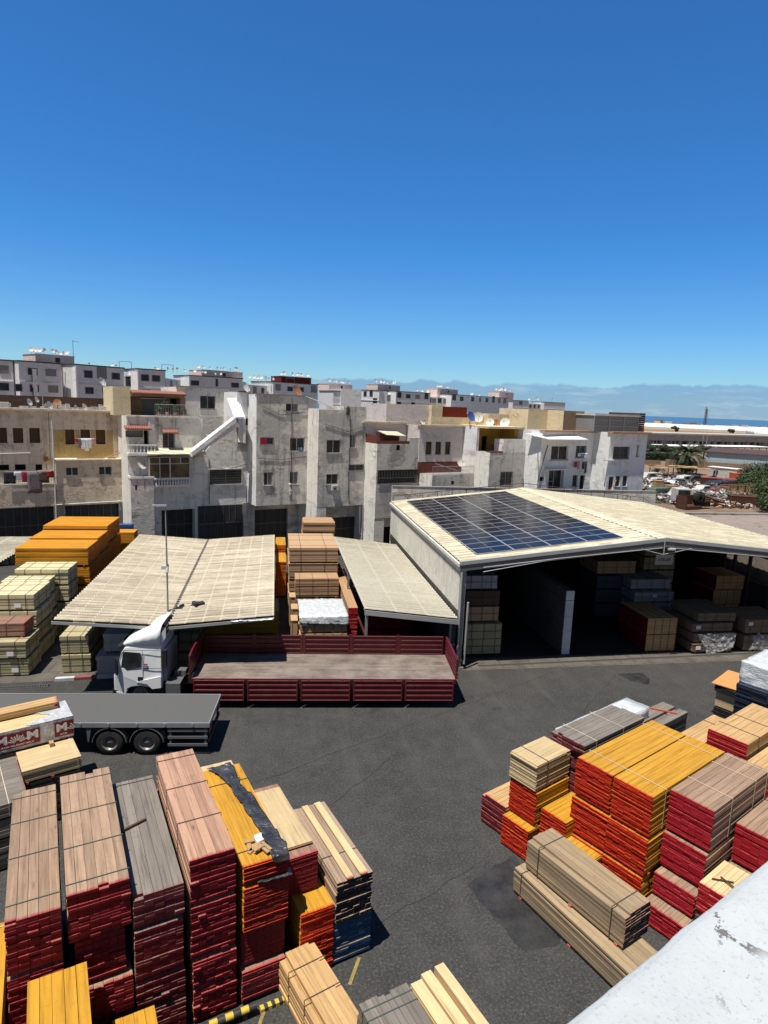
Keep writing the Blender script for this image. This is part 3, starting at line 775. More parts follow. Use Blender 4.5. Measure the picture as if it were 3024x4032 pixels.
# butterfly shed
S1 = thing('butterfly_shed', 'open shed with butterfly roof of cream corrugated sheets and a dark valley gutter', 'shed', (0, 0, 0))
zl = lambda x: 3.62 - (x + 9.4) * (0.36 / 4.68)
zr = lambda x: 3.26 + (x + 4.72) * (0.36 / 4.68)
m = corrugated(zl, -9.42, -4.74, 28.2, 46.3, 0.36, 0.05, 6)
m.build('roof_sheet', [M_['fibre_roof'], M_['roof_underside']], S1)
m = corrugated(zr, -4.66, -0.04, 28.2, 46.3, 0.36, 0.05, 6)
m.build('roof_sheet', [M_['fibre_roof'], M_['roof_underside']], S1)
m = MB(); m.box(-4.765, 28.1, 3.16, -4.635, 46.4, 3.315); m.build('valley_gutter', M_['scrap_dark'], S1)
m = MB()
m.prism([(-9.45, 28.18, zl(-9.42) - .16), (-4.7, 28.18, 3.09), (0, 28.18, zr(0) - .16), (0, 28.18, zr(0) - .035), (-4.7, 28.18, 3.215), (-9.45, 28.18, zl(-9.42) - .035)], (0, 0.06, 0))
m.build('eaves_board', M_['galv'], S1)
m = MB(); m.prism([(-9.45, 46.26, zl(-9.42) - .16), (-4.7, 46.26, 3.09), (0, 46.26, zr(0) - .16), (0, 46.26, zr(0) - .035), (-4.7, 46.26, 3.215), (-9.45, 46.26, zl(-9.42) - .035)], (0, 0.06, 0))
m.build('eaves_board', M_['galv'], S1)
for x in (-9.1, -4.7, -0.35):
    for y in (33.4, 39.2, 45.2):
        p = MB(); p.box(x - .06, y - .06, 0, x + .06, y + .06, (zl(x) if x < -4.7 else zr(x)) - 0.14); p.build('post', M_['steel_grey'], S1)
for y in (29.6, 33.4, 37.2, 41.2, 45.2):
    m = MB(); m.bar((-9.3, y, zl(-9.3) - .12), (-4.75, y, 3.10), .08, .12); m.build('rafter', M_['steel_grey'], S1)
    m = MB(); m.bar((-4.65, y, 3.10), (-0.1, y, zr(-.1) - .12), .08, .12); m.build('rafter', M_['steel_grey'], S1)
# crumpled metal flashing at the right front corner
drape('flashing', 'x', [((-1.9, 28.12, 3.42), (-1.9, 28.5, 3.47)), ((-0.9, 28.08, 3.46), (-0.9, 28.6, 3.53)), ((0.0, 28.05, 3.52), (0.0, 28.7, 3.60))], 'galv', None, seed=11, amp=0.06, n=24, m=6)
_f = bpy.data.objects['flashing']; _f.parent = S1
for k_ in ('label', 'category'): 
    if k_ in _f: del _f[k_]
_f['label'] = 'crumpled metal flashing at the front right corner'
# lean-to shed against the hall
S2 = thing('lean_to_shed', 'lean-to shed with pale corrugated roof sloping down to the open hall', 'shed', (0, 0, 0))
z2 = lambda x: 3.45 - (x - 4.4) * (0.60 / 4.75)
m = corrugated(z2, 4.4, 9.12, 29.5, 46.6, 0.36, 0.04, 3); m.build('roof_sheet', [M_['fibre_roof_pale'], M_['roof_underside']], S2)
m = MB(); m.prism([(4.38, 29.44, z2(4.4) - .26), (9.15, 29.44, z2(9.12) - .26), (9.15, 29.44, z2(9.12) - .02), (4.38, 29.44, z2(4.4) - .02)], (0, 0.05, 0)); m.build('eaves_board', M_['galv'], S2)
for y in (29.9, 38, 46):
    for x in (4.55, 8.9):
        p = MB(); p.box(x - .06, y - .06, 0, x + .06, y + .06, z2(x) - .06); p.build('post', M_['steel_grey'], S2)
for y in (29.9, 34, 38, 42, 46):
    m = MB(); m.bar((4.4, y, z2(4.4) - .1), (9.1, y, z2(9.1) - .1), .08, .12); m.build('rafter', M_['steel_grey'], S2)
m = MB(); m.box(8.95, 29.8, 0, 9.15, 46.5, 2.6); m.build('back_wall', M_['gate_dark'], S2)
# far left shed roof
S3 = thing('long_shed', 'pale corrugated shed roof at the left edge behind the cream packs', 'shed', (0, 0, 0))
z3 = lambda x: 3.5 + (x + 26) * 0.01
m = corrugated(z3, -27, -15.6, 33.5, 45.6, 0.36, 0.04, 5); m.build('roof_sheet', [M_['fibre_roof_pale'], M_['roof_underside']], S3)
for x in (-26.5, -21, -15.9):
    for y in (34, 45): p = MB(); p.box(x - .06, y - .06, 0, x + .06, y + .06, z3(x) - .03); p.build('post', M_['steel_grey'], S3)

# ------------------------------------------------------------------ open hall
HX0, HX1, HR, HY0, HY1 = 9.3, 31.5, 20.4, 30.0, 49.9
ze_l, ze_r, zrg = 5.70, 5.86, 6.95
hl = lambda x: ze_l + (x - HX0) * (zrg - ze_l) / (HR - HX0)
hr = lambda x: zrg - (x - HR) * (zrg - ze_r) / (HX1 - HR)
H = thing('open_hall', 'large open-fronted steel hall with cream ribbed gable roof carrying solar panels', 'warehouse', (0, 0, 0))
def ribbed(fn, x0, x1, y0, y1, pitch, amp, sheets):
    mb = MB(); n_ = int((y1 - y0) / pitch); prof = []
    for i in range(n_):
        y = y0 + i * (y1 - y0) / n_; p = (y1 - y0) / n_
        prof += [(y, 0), (y + p * .62, 0), (y + p * .70, amp), (y + p * .90, amp), (y + p * .98, 0)]
    prof.append((y1, 0))
    for k in range(sheets):
        xa = x0 + (x1 - x0) * k / sheets; xb = x0 + (x1 - x0) * (k + 1) / sheets
        st = 0.006 * k if fn(x1) > fn(x0) else 0.006 * (sheets - k)
        vs = [(xa, y, fn(xa) + d + st) for y, d in prof] + [(xb, y, fn(xb) + d + st) for y, d in prof]; w = len(prof)
        mb.mesh(vs, [(j + w, j + w + 1, j + 1, j) for j in range(w - 1)])
        mb.mesh([(a, b, c - .03) for a, b, c in vs], [(j, j + 1, j + w + 1, j + w) for j in range(w - 1)], 1)
    return mb
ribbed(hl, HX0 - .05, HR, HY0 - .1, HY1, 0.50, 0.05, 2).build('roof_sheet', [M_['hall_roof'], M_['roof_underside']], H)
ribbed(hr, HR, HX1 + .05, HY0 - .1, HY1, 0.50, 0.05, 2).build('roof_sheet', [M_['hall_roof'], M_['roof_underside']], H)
m = MB()
m.prism([(HR - .45, HY0 - .12, hl(HR - .45) + .045), (HR, HY0 - .12, zrg + .055), (HR + .45, HY0 - .12, hr(HR + .45) + .045), (HR + .45, HY0 - .12, hr(HR + .45) + .06), (HR, HY0 - .12, zrg + .075), (HR - .45, HY0 - .12, hl(HR - .45) + .06)], (0, HY1 - HY0 + .2, 0))
m.build('ridge_cap', M_['hall_roof'], H)
# front fascia beam and its stays
m = MB()
m.prism([(HX0 - .1, HY0 - .16, hl(HX0) - .46), (HR, HY0 - .16, zrg - .46), (HX1 + .1, HY0 - .16, hr(HX1) - .46), (HX1 + .1, HY0 - .16, hr(HX1) - .145), (HR, HY0 - .16, zrg - .145), (HX0 - .1, HY0 - .16, hl(HX0) - .145)], (0, .12, 0))
m.build('fascia', M_['truck_grey'], H)
m = MB()
m.prism([(HX0 - .12, HY0 - .2, hl(HX0) - .14), (HR, HY0 - .2, zrg - .14), (HX1 + .12, HY0 - .2, hr(HX1) - .14), (HX1 + .12, HY0 - .2, hr(HX1) + .045), (HR, HY0 - .2, zrg + .045), (HX0 - .12, HY0 - .2, hl(HX0) + .045)], (0, .12, 0))
m.build('verge_trim', M_['galv'], H)
m = MB()
m.tube([(10.4, HY0 - .2, 5.22), (14.5, HY0 - .2, 5.92), (HR - .2, HY0 - .2, 6.46)], .022, 6)
m.tube([(10.4, HY0 - .2, 5.45), (14.5, HY0 - .2, 5.92)], .022, 6)
m.tube([(HR - 1.4, HY0 - .2, 6.40), (HR - .15, HY0 - .2, 6.10), (HR + 1.5, HY0 - .2, 6.42)], .022, 6)
m.tube([(HR - .1, HY0 - .2, 6.85), (HR - .1, HY0 - .2, 6.12)], .03, 6)
m.tube([(HR + .2, HY0 - .2, 6.46), (26, HY0 - .2, 6.0), (HX1, HY0 - .2, 5.4)], .022, 6)
m.build('stay_rods', M_['galv'], H)
m = MB(); m.box(HR + .1, HY0 - .32, 6.36, HR + .5, HY0 - .2, 6.44); m.build('floodlight', M_['frame_white'], H)
# left side cladding with its gutter
m = MB(); n_ = 80
for i in range(n_):
    y = HY0 + .1 + (HY1 - HY0 - .2) * i / n_; p = (HY1 - HY0 - .2) / n_
    prof = [(y, 0), (y + p * .55, 0), (y + p * .65, .035), (y + p * .9, .035), (y + p, 0)]
    vs = [(HX0 - d, yy, 3.12) for yy, d in prof] + [(HX0 - d, yy, 5.52) for yy, d in prof]
    m.mesh(vs, [(j + 1, j, j + 5, j + 6) for j in range(4)])
m.box(HX0 + .005, HY0 + .1, 3.12, HX0 + .03, HY1 - .1, 5.52)
m.build('side_cladding', M_['hall_side'], H)
m = MB(); m.box(HX0 - .16, HY0 - .1, 5.46, HX0 + .02, HY1, 5.62); m.build('gutter', M_['hall_side'], H)
m = MB(); m.box(HX0 - .05, HY0 + .1, 5.08, HX0 - .035, HY1 - .1, 5.10); m.build('fixing_line', M_['scrap_dark'], H)
m = MB(); m.box(HX0 - .03, HY0 + .2, 2.55, HX0 + .03, HY1 - .2, 3.11); m.build('lower_band', M_['scrap_dark'], H)
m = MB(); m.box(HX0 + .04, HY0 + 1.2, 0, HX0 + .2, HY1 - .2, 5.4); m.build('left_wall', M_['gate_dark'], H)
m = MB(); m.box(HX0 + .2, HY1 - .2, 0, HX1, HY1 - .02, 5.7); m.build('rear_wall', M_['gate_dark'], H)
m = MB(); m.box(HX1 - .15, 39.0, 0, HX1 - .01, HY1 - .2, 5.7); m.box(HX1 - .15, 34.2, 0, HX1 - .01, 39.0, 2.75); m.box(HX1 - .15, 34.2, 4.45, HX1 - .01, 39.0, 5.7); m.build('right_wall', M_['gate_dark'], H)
for y in (34.6, 36.5, 37.9):
    p = MB(); p.box(HX1 - .3, y - .1, 0, HX1 - .16, y + .1, 5.5); p.build('column', M_['scrap_dark'], H)
for (x, lab) in ((9.45, 1), (HX1 - .2, 0)):
    p = MB(); p.box(x - .14, HY0 - .02, 0.1, x + .14, HY0 + .2, 5.5); p.build('column', M_['steel_grey'], H)
    p = MB(); p.box(x - .24, HY0 - .14, 0, x + .24, HY0 + .3, .12); p.build('column_base', M_['concrete'], H)
for y in (44, 48):
    for x in (HR,):
        p = MB(); p.box(x - .1, y - .1, 0, x + .1, y + .1, 6.6); p.build('column', M_['scrap_dark'], H)
for y in (30.3, 34.9, 39.8, 44.7, 49.4):
    m = MB(); m.prism([(HX0, y, ze_l - .43), (HR, y, zrg - .43), (HX1, y, ze_r - .43), (HX1, y, ze_r - .13), (HR, y, zrg - .13), (HX0, y, ze_l - .13)], (0, .12, 0)); m.build('portal_rafter', M_['scrap_dark'], H)
m = MB(); m.tube([(9.32, HY0 - .14, 5.2), (9.32, HY0 - .14, 0.25)], .055, 8); m.tube([(9.75, HY0 - .1, 3.6), (9.72, HY0 - .1, .3)], .06, 8); m.build('downpipe', M_['galv'], H)
# white partition inside
m = MB(); m.box(15.85, 31.5, 0, 16.3, 44, 3.1); m.box(15.85, 31.5, 3.13, 16.3, 44, 3.66); po_ = m.build('white_partition', M_['partition_shade']); c_ = MB(); c_.box(15.84, 31.44, 0, 16.31, 31.498, 3.1); c_.box(15.84, 31.44, 3.13, 16.31, 31.498, 3.66); c_.build('white_end', M_['wh_white'], po_); tag(po_, 'white partition wall inside the open hall, shade coloured into its sides', 'partition')
m = MB()
for i in range(3):
    m.box(15.885, 31.432, .6 + i * .8, 16.28, 31.4395, .612 + i * .8)
m.build('joints', M_['card_grey'], po_)
# roof edge rail at the rear
R_ = thing('roof_rail', 'thin rusty guard rail along the rear edge of the hall roof', 'railing', (0, 0, 0))
m = MB(); m.tube([(HX0, HY1 - .1, ze_l + .45), (HR, HY1 - .1, zrg + .45)], .025, 6); m.tube([(HR, HY1 - .1, zrg + .45), (HX1, HY1 - .1, ze_r + .45)], .025, 6); m.build('rail', M_['rust'], R_)
m = MB()
for i in range(19):
    x = HX0 + .1 + (HX1 - HX0 - .2) * i / 18; m.tube([(x, HY1 - .1, (hl(x) if x < HR else hr(x)) + .03), (x, HY1 - .1, (hl(x) if x < HR else hr(x)) + .45)], .022, 6)
m.build('posts', M_['rust'], R_)
# solar panels: 4 across the left slope, 16 rows
sl = math.atan((zrg - ze_l) / (HR - HX0)); PW, PL = 2.03, 1.105
pf = MB()
for (a, b, c, d) in ((0, 0, PW, .022), (0, PL - .022, PW, PL), (0, .022, .03, PL - .022), (PW - .03, .022, PW, PL - .022)): pf.box(a, b, 0.04, c, d, 0.078)
pf.box(PW / 2 - .007, .03, .0655, PW / 2 + .007, PL - .03, .0675, 0)
pc = MB(); pc.box(0.028, 0.028, 0.045, PW - .028, PL - .028, 0.065)
proto = None
for r in range(16):
    for c in range(4):
        x = 10.33 + c * 2.05 * math.cos(sl); y = 30.75 + r * 1.128
        lab = 'dark solar panel with pale frame in the big roof array on the left slope'
        if proto is None:
            o = pf.build('solar_panel', M_['frame_silver']); pc.build('solar_cells', M_['solar_cells'], o)
            kids(o); proto = o
        else: o = copy_tree(proto)
        o.matrix_world = Matrix.Translation((x, y, hl(x) + .035)) @ Matrix.Rotation(-sl, 4, 'Y')
        edge = []
        tag(o, lab, 'solar panel', 'solar panels on the hall roof')
# ------------------------------------------------------------------ timber bundles
def boards_mesh(w, L, h, nx, nz, jend=0.012, jlat=0.008, gap=0.007, endmi=1, topmiss=(), crown=0, seed=0, warp=0.0, fray=0.0):
    rg = random.Random(seed); mb = MB()
    bw = w / nx; bh = h / nz; bow = rg.uniform(-.012, .012)
    for k in range(nz):
        lo = rg.uniform(-jlat, jlat)
        cut = 0; lay = rg.uniform(-jend, jend) * 0.75; layb = rg.uniform(-jend, jend) * .75
        if crown and k >= nz - crown: cut = k - (nz - crown) + 1
        for i in range(nx):
            if cut and (i < cut * 0.5 or i >= nx - cut * 0.5) and nx > 3: continue
            if k == nz - 1 and i in topmiss: continue
            x0 = i * bw + lo + gap / 2 + rg.uniform(-1, 1) * gap * 0.4; x1 = (i + 1) * bw + lo - gap / 2
            z0 = k * bh + gap * 0.3; z1 = (k + 1) * bh - gap * 0.5
            ya = lay + rg.uniform(-jend, jend) * .35; yb = L + layb + rg.uniform(-jend, jend) * .35
            if fray and rg.random() < fray: ya += rg.uniform(-0.05, 0.09); yb += rg.uniform(-0.25, 0.03)
            z1w = z1 + (rg.uniform(-warp, warp) if k == nz - 1 else 0)
            r = rg.random(); vo = rg.uniform(0, 60)
            p = [(x0, ya, z0), (x1, ya, z0), (x1, yb, z0), (x0, yb, z0), (x0, ya, z1w), (x1, ya, z1w), (x1, yb, z1), (x0, yb, z1)]
            q = lambda *ix: [p[j] for j in ix]
            mb.face(q(4, 5, 6, 7), 0, [(0, vo), (0, vo + bw), (L, vo + bw), (L, vo)], r)
            if k == 0: mb.face(q(0, 3, 2, 1), 0, [(0, vo), (L, vo), (L, vo + bw), (0, vo + bw)], r)
            mb.face(q(1, 2, 6, 5), 0, [(0, vo), (L, vo), (L, vo + bh), (0, vo + bh)], r)
            mb.face(q(3, 0, 4, 7), 0, [(L, vo), (0, vo), (0, vo + bh), (L, vo + bh)], r)
            er = rg.random()
            mb.face(q(0, 1, 5, 4), endmi, [(0, 0), (bw, 0), (bw, bh), (0, bh)], er)
            mb.face(q(2, 3, 7, 6), endmi, [(0, 0), (bw, 0), (bw, bh), (0, bh)], er)
    return mb

def strap_mesh(w, h, y, z0=0.0, wd=0.022, th=0.007, out=0.012):
    mb = MB()
    mb.box(-out, y - wd / 2, h + 0.006, w + out, y + wd / 2, h + 0.006 + th)
    mb.box(-out - th, y - wd / 2, z0, -out, y + wd / 2, h + 0.006 + th)
    mb.box(w + out, y - wd / 2, z0, w + out + th, y + wd / 2, h + 0.006 + th)
    return mb

_seed = [100]
TG = 'timber bundles stacked in the yard'
def bundle(label, O, ang, z, w, L, h, nx, nz, wd, en, straps=(), sm='strap_dark', bear=True, group=TG, name='timber_bundle', cat='timber', bmat='honey_pine', **kw):
    """O: world x,y of the near left bottom corner, ang: direction of its near edge"""
    _seed[0] += 1
    mb = boards_mesh(w, L, h, nx, nz, seed=_seed[0], **kw)
    o = mb.build(name, [M_[wd], M_[en]])
    o.matrix_world = RZ(ang, (O[0], O[1], z))
    tag(o, label, cat, group)
    for f in straps:
        y = L * f
        strap_mesh(w, h, y).build('strap', M_[sm], o)
    if bear:
        rg = random.Random(_seed[0])
        for f in (0.06, 0.5, 0.93):
            b = MB(); y = L * f; e0 = rg.uniform(-0.02, 0.04); e1 = rg.uniform(-0.02, 0.04)
            b.face([(e0, y - .045, -.075), (w - e1, y - .045, -.075), (w - e1, y - .045, -.002), (e0, y - .045, -.002)], 0, [(0.5, 3), (w, 3), (w, 3.08), (0.5, 3.08)], rg.random())
            b.box(e0, y - .045, -.075, w - e1, y + .045, -.002)
            b.build('bearer', M_[bmat], o)
    return o

def LB(label, s0, s1, t0, L, z0, z1, nx, nz, wd, en, da=0.0, **kw):
    return bundle(label, lw(s0, t0), LA + rad(da), z0, s1 - s0, L, z1 - z0, nx, nz, wd, en, **kw)
Z3 = [(0.08, 1.33), (1.43, 2.60), (2.70, 3.80)]
tier = ['bottom', 'middle', 'top']
for i, (a, b) in enumerate(Z3):
    lab = ['lowest crimson-ended bundle of the stack at the left frame edge, in deep shade', 'middle crimson-ended bundle of the stack at the left frame edge, under the brown-topped one', 'brown board bundle with teal straps, topmost of the stack at the left frame edge'][i]
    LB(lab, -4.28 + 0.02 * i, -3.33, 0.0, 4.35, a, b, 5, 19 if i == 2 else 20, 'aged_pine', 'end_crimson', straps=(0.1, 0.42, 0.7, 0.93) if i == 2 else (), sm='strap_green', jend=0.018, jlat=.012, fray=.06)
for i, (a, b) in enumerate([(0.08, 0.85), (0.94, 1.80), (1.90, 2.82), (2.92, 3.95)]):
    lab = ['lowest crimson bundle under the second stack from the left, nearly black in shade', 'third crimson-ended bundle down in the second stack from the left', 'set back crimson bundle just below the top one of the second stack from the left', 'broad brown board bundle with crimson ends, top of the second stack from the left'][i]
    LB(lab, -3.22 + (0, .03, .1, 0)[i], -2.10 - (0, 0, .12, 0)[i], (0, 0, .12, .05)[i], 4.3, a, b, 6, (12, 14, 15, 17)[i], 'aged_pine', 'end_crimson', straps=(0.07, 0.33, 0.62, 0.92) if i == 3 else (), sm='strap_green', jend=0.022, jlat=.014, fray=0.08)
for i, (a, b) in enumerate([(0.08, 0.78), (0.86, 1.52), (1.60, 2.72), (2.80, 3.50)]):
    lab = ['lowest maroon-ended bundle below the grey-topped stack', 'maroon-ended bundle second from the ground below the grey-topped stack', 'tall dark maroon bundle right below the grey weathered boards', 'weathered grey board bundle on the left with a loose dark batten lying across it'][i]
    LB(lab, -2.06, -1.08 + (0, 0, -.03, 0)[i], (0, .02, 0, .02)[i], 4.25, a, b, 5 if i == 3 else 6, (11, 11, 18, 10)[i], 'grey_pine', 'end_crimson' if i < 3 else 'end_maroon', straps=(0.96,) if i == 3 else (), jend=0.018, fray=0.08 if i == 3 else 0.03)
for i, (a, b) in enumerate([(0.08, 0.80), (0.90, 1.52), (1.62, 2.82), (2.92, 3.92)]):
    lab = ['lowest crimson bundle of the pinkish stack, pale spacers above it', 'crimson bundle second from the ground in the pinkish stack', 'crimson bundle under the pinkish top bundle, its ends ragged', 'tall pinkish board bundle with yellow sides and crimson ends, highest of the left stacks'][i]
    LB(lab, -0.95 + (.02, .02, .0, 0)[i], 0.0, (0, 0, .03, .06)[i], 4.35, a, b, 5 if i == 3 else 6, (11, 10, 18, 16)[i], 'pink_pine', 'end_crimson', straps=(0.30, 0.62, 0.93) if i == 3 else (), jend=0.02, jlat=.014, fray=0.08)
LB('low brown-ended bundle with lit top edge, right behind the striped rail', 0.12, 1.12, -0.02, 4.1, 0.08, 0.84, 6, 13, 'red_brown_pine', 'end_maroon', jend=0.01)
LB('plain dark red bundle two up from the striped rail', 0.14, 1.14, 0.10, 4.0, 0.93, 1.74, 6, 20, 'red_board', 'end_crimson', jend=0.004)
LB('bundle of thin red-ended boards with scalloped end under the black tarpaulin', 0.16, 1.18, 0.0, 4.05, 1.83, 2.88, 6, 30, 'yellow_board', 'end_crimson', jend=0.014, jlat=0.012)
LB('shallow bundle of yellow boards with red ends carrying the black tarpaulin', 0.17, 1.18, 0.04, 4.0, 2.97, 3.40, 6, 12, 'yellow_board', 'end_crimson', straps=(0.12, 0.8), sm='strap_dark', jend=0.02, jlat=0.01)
LB('pale bundle with blue edge behind the yellow boards', 0.1, 1.3, 4.15, 1.2, 0.08, 2.75, 4, 18, 'plywood', 'end_blue', jend=0.02)
LB('low bundle of yellow boards with red ends, half in shade', 1.50, 2.32, 0.02, 3.4, 0.08, 1.72, 5, 40, 'yellow_board', 'end_vermilion', jend=0.02, jlat=0.014)
LB('red-ended weathered bundle under the loose sheet of plywood', 1.38, 2.14, 0.62, 3.0, 1.80, 2.76, 5, 24, 'red_brown_pine', 'end_crimson', jend=0.004)
LB('bundle of navy-blue painted ends at the foot of the right-hand column of the left stacks', 2.34, 3.34, 0.05, 3.0, 0.08, 1.12, 5, 14, 'weathered_pine', 'end_blue', jend=0.022, fray=0.05)
LB('grey board bundle with black ends and two pale planks on top', 2.36, 3.30, 0.0, 3.05, 1.20, 2.25, 6, 14, 'weathered_pine', 'end_navy', straps=(0.30,), jend=0.03, jlat=0.02, fray=0.1)
for s0, s1, lab in ((2.62, 2.80, 'pale fresh plank lying along the grey bundle, left of the two'), (2.97, 3.16, 'pale fresh plank lying along the grey bundle, right of the two')):
    LB(lab, s0, s1, -0.03, 3.0, 2.285, 2.325, 1, 1, 'pale_pine', 'pale_pine', bear=False, name='plank', cat='plank', group='loose pale planks on the stacks', endmi=0)
LB('pale plywood sheet with a brown stain, loose on the red bundle', 1.34, 2.10, 0.88, 2.45, 2.80, 2.86, 1, 2, 'plywood', 'plywood', bear=True, name='plywood_sheet', cat='plywood', group=None, endmi=0)
# yellow bundles at the lower left, seen from behind
LB('yellow bundle standing at the left frame edge, tied with pale cord', -5.3, -4.34, -2.2, 4.3, 0.08, 2.2, 5, 44, 'yellow_board', 'end_orange', straps=(0.97,), sm='strap_pale')
LB('broad yellow board bundle at the bottom left with a red far rim', -3.93, -2.93, -3.6, 3.5, 1.45, 2.55, 5, 26, 'yellow_board', 'end_vermilion', jend=0.02)
LB('bundle carrying the broad yellow one at the bottom left', -3.95, -2.95, -3.6, 3.5, 0.08, 1.37, 5, 30, 'yellow_board', 'end_vermilion', jend=0.02)
LB('small yellow bundle cut off by the bottom edge', -2.54, -1.74, -3.8, 3.6, 0.08, 1.12, 4, 26, 'yellow_board', 'end_vermilion', jend=0.02)
LB('fresh brown bundle with bowed top and wire ties in the middle of the bottom edge', 1.22, 2.08, -2.9, 2.85, 0.08, 0.98, 6, 12, 'honey_pine', 'end_red', da=5, straps=(0.55, 0.82), jend=0.02, jlat=0.03, crown=2)
LB('weathered grey bundle with teal straps at the bottom edge', 1.78, 2.88, -6.0, 3.6, 0.08, 1.62, 8, 11, 'grey_pine', 'grey_pine', straps=(0.88, 0.94), sm='strap_green', jend=0.03, fray=0.1, endmi=0)
LB('short grey bundle lapping the fresh brown one at the bottom edge', 1.2, 1.72, -6.2, 3.55, 0.08, 1.32, 4, 9, 'grey_pine', 'grey_pine', jend=0.05, fray=0.2, endmi=0)
LB('yellow board bundle under three pale beams at the bottom edge', 3.16, 4.08, -6.2, 3.9, 0.08, 1.22, 5, 20, 'yellow_board', 'end_vermilion', da=1.5, jend=0.02)
for i, (s0, s1) in enumerate(((3.14, 3.41), (3.46, 3.71), (3.82, 4.06))):
    LB(('left pale square beam of three on the yellow bundle, reddish at its far end', 'middle pale square beam of three on the yellow bundle', 'right pale square beam of three on the yellow bundle, its far end red')[i], s0, s1, -6.2, (3.87, 3.98, 4.02)[i], 1.23, 1.42, 1, 1 if i else 3, 'pale_pine', 'end_red' if i != 1 else 'pale_pine', bear=False, name='beam', cat='beam', group='pale beams on the yellow bundle', da=1.5, gap=0.008)

def RB(label, s0, s1, t0, L, z0, z1, nx, nz, wd, en, da=0.0, **kw):
    return bundle(label, rw(s0, t0), RA + rad(da), z0, s1 - s0, L, z1 - z0, nx, nz, wd, en, **kw)
RB('low maroon-ended bundle with tan top, leftmost of the right stacks', -1.06, -0.05, 0.0, 2.9, 0.06, 1.05, 7, 11, 'honey_pine', 'end_maroon', jend=0.015, topmiss=(0,))
RB('vermilion-ended yellow bundle on the ground beside the maroon one', 0.06, 1.06, -0.27, 2.6, 0.06, 1.00, 6, 24, 'yellow_board', 'end_vermilion', jend=0.022, jlat=0.016)
RB('vermilion-ended yellow bundle under the pale plywood pack', 0.02, 1.04, 0.02, 1.58, 1.08, 2.10, 6, 26, 'yellow_board', 'end_vermilion', jend=0.022, jlat=0.016)
RB('pale plywood pack with chewed end sheets and a dark end panel', -0.02, 1.0, 0.0, 1.6, 2.18, 3.0, 1, 22, 'plywood', 'plywood', straps=(0.3,), sm='strap_dark', jend=0.02, jlat=0.012, fray=0.25, name='plywood_pack', cat='plywood', endmi=0)
RB('yellow bundle with short sunlit top between the plywood pack and the maroon column', 1.10, 1.98, 0.22, 3.0, 0.86, 1.62, 6, 20, 'yellow_board', 'end_vermilion', jend=0.022, jlat=0.014)
RB('vermilion-ended bundle on the ground below the short sunlit yellow top', 1.08, 2.0, 0.18, 3.0, 0.06, 0.78, 6, 18, 'yellow_board', 'end_vermilion', jend=0.022, jlat=0.014)
for i, (a, b) in enumerate([(0.06, 1.1), (1.18, 2.25), (2.33, 2.82)]):
    RB(('maroon bundle at the foot of the grey-topped column on the right', 'big maroon-ended bundle in the middle of the grey-topped column', 'thin maroon bundle directly under the grey boards')[i], 0.30, 1.42, 1.68, 3.3, a, b, 8, (12, 12, 6)[i], 'grey_pine', 'end_maroon', jend=0.02, jlat=0.02)
RB('untidy weathered grey boards with maroon ends and white cords on the right', 0.22, 1.46, 1.62, 3.35, 2.90, 3.33, 6, 5, 'grey_pine', 'end_maroon', straps=(0.18, 0.62), sm='strap_pale', jend=0.05, jlat=0.03, warp=0.02, fray=0.2, crown=1)
for c, (s0, s1) in enumerate(((1.86, 3.0), (3.05, 4.2))):
    side = ('left', 'right')[c]
    for i, (a, b) in enumerate([(0.06, 1.15), (1.24, 2.27), (2.36, 3.50)]):
        lab = f'{("lowest", "middle", "top")[i]} vermilion-ended yellow bundle of the {side} twin column on the right' if i < 2 else f'sunlit yellow board bundle with vermilion ends, {side} one of the high twin pair'
        RB(lab, s0 - (.03, .02, 0)[i], s1 + (.0, .02, 0)[i], (.55, .6, .65)[i], 4.0, a, b, 6, (24, 23, 26)[i], 'yellow_board', 'end_vermilion', straps=(0.16, 0.88) if i == 2 else (), sm='strap_pale', jend=0.024, jlat=0.016)
RB('low vermilion-ended yellow bundle in front of the twin columns, behind the long brown stack', 2.0, 3.0, 0.02, 0.52, 0.06, 1.12, 6, 24, 'yellow_board', 'end_vermilion', jend=0.022, jlat=0.015)
for i, (a, b) in enumerate([(0.06, 0.62), (0.70, 1.28), (1.36, 2.30), (2.39, 3.50)]):
    RB(('red-ended bundle on the ground, furthest forward under the brown top', 'red-ended bundle second from the ground under the brown top', 'red-ended bundle right below the brown-topped one beside the yellow twins', 'brown weathered board bundle with red ends next to the yellow twins')[i], 4.26 + (.05, .05, 0, 0)[i], 5.42, (.55, .95, 1.28, 1.40)[i], 3.3, a, b, 6, (10, 10, 16, 19)[i], 'aged_pine', 'end_red', straps=(0.3, 0.72, 0.95) if i == 3 else (), sm='strap_pale', jend=0.02, jlat=0.012)
for i, (a, b) in enumerate([(0.06, 0.7), (0.78, 1.6), (1.70, 2.75)]):
    RB(('lowest red-ended bundle beside the white parapet', 'red-ended bundle stepping forward beside the white parapet', 'brown board bundle with red ends above the white parapet at the right edge')[i], 5.5, 7.4, (2.2, 2.45, 2.62)[i], 3.6, a, b, 9, (11, 13, 17)[i], 'aged_pine', 'end_red', straps=(0.5, 0.8) if i == 2 else (), sm='strap_dark', jend=0.02, jlat=0.012)
for i, (a, b) in enumerate([(0.06, 0.95), (1.03, 1.95), (2.03, 3.0)]):
    RB(('ground level red-ended bundle behind the yellow twins', 'middle red-ended bundle behind the yellow twins', 'fresh tan bundle with red ends, high behind the yellow twins')[i], 2.78, 4.05, 6.7, 3.4, a, b, 6, 15, 'honey_pine', 'end_red', straps=(0.25, 0.55) if i == 2 else (), sm='strap_dark', jend=0.015)
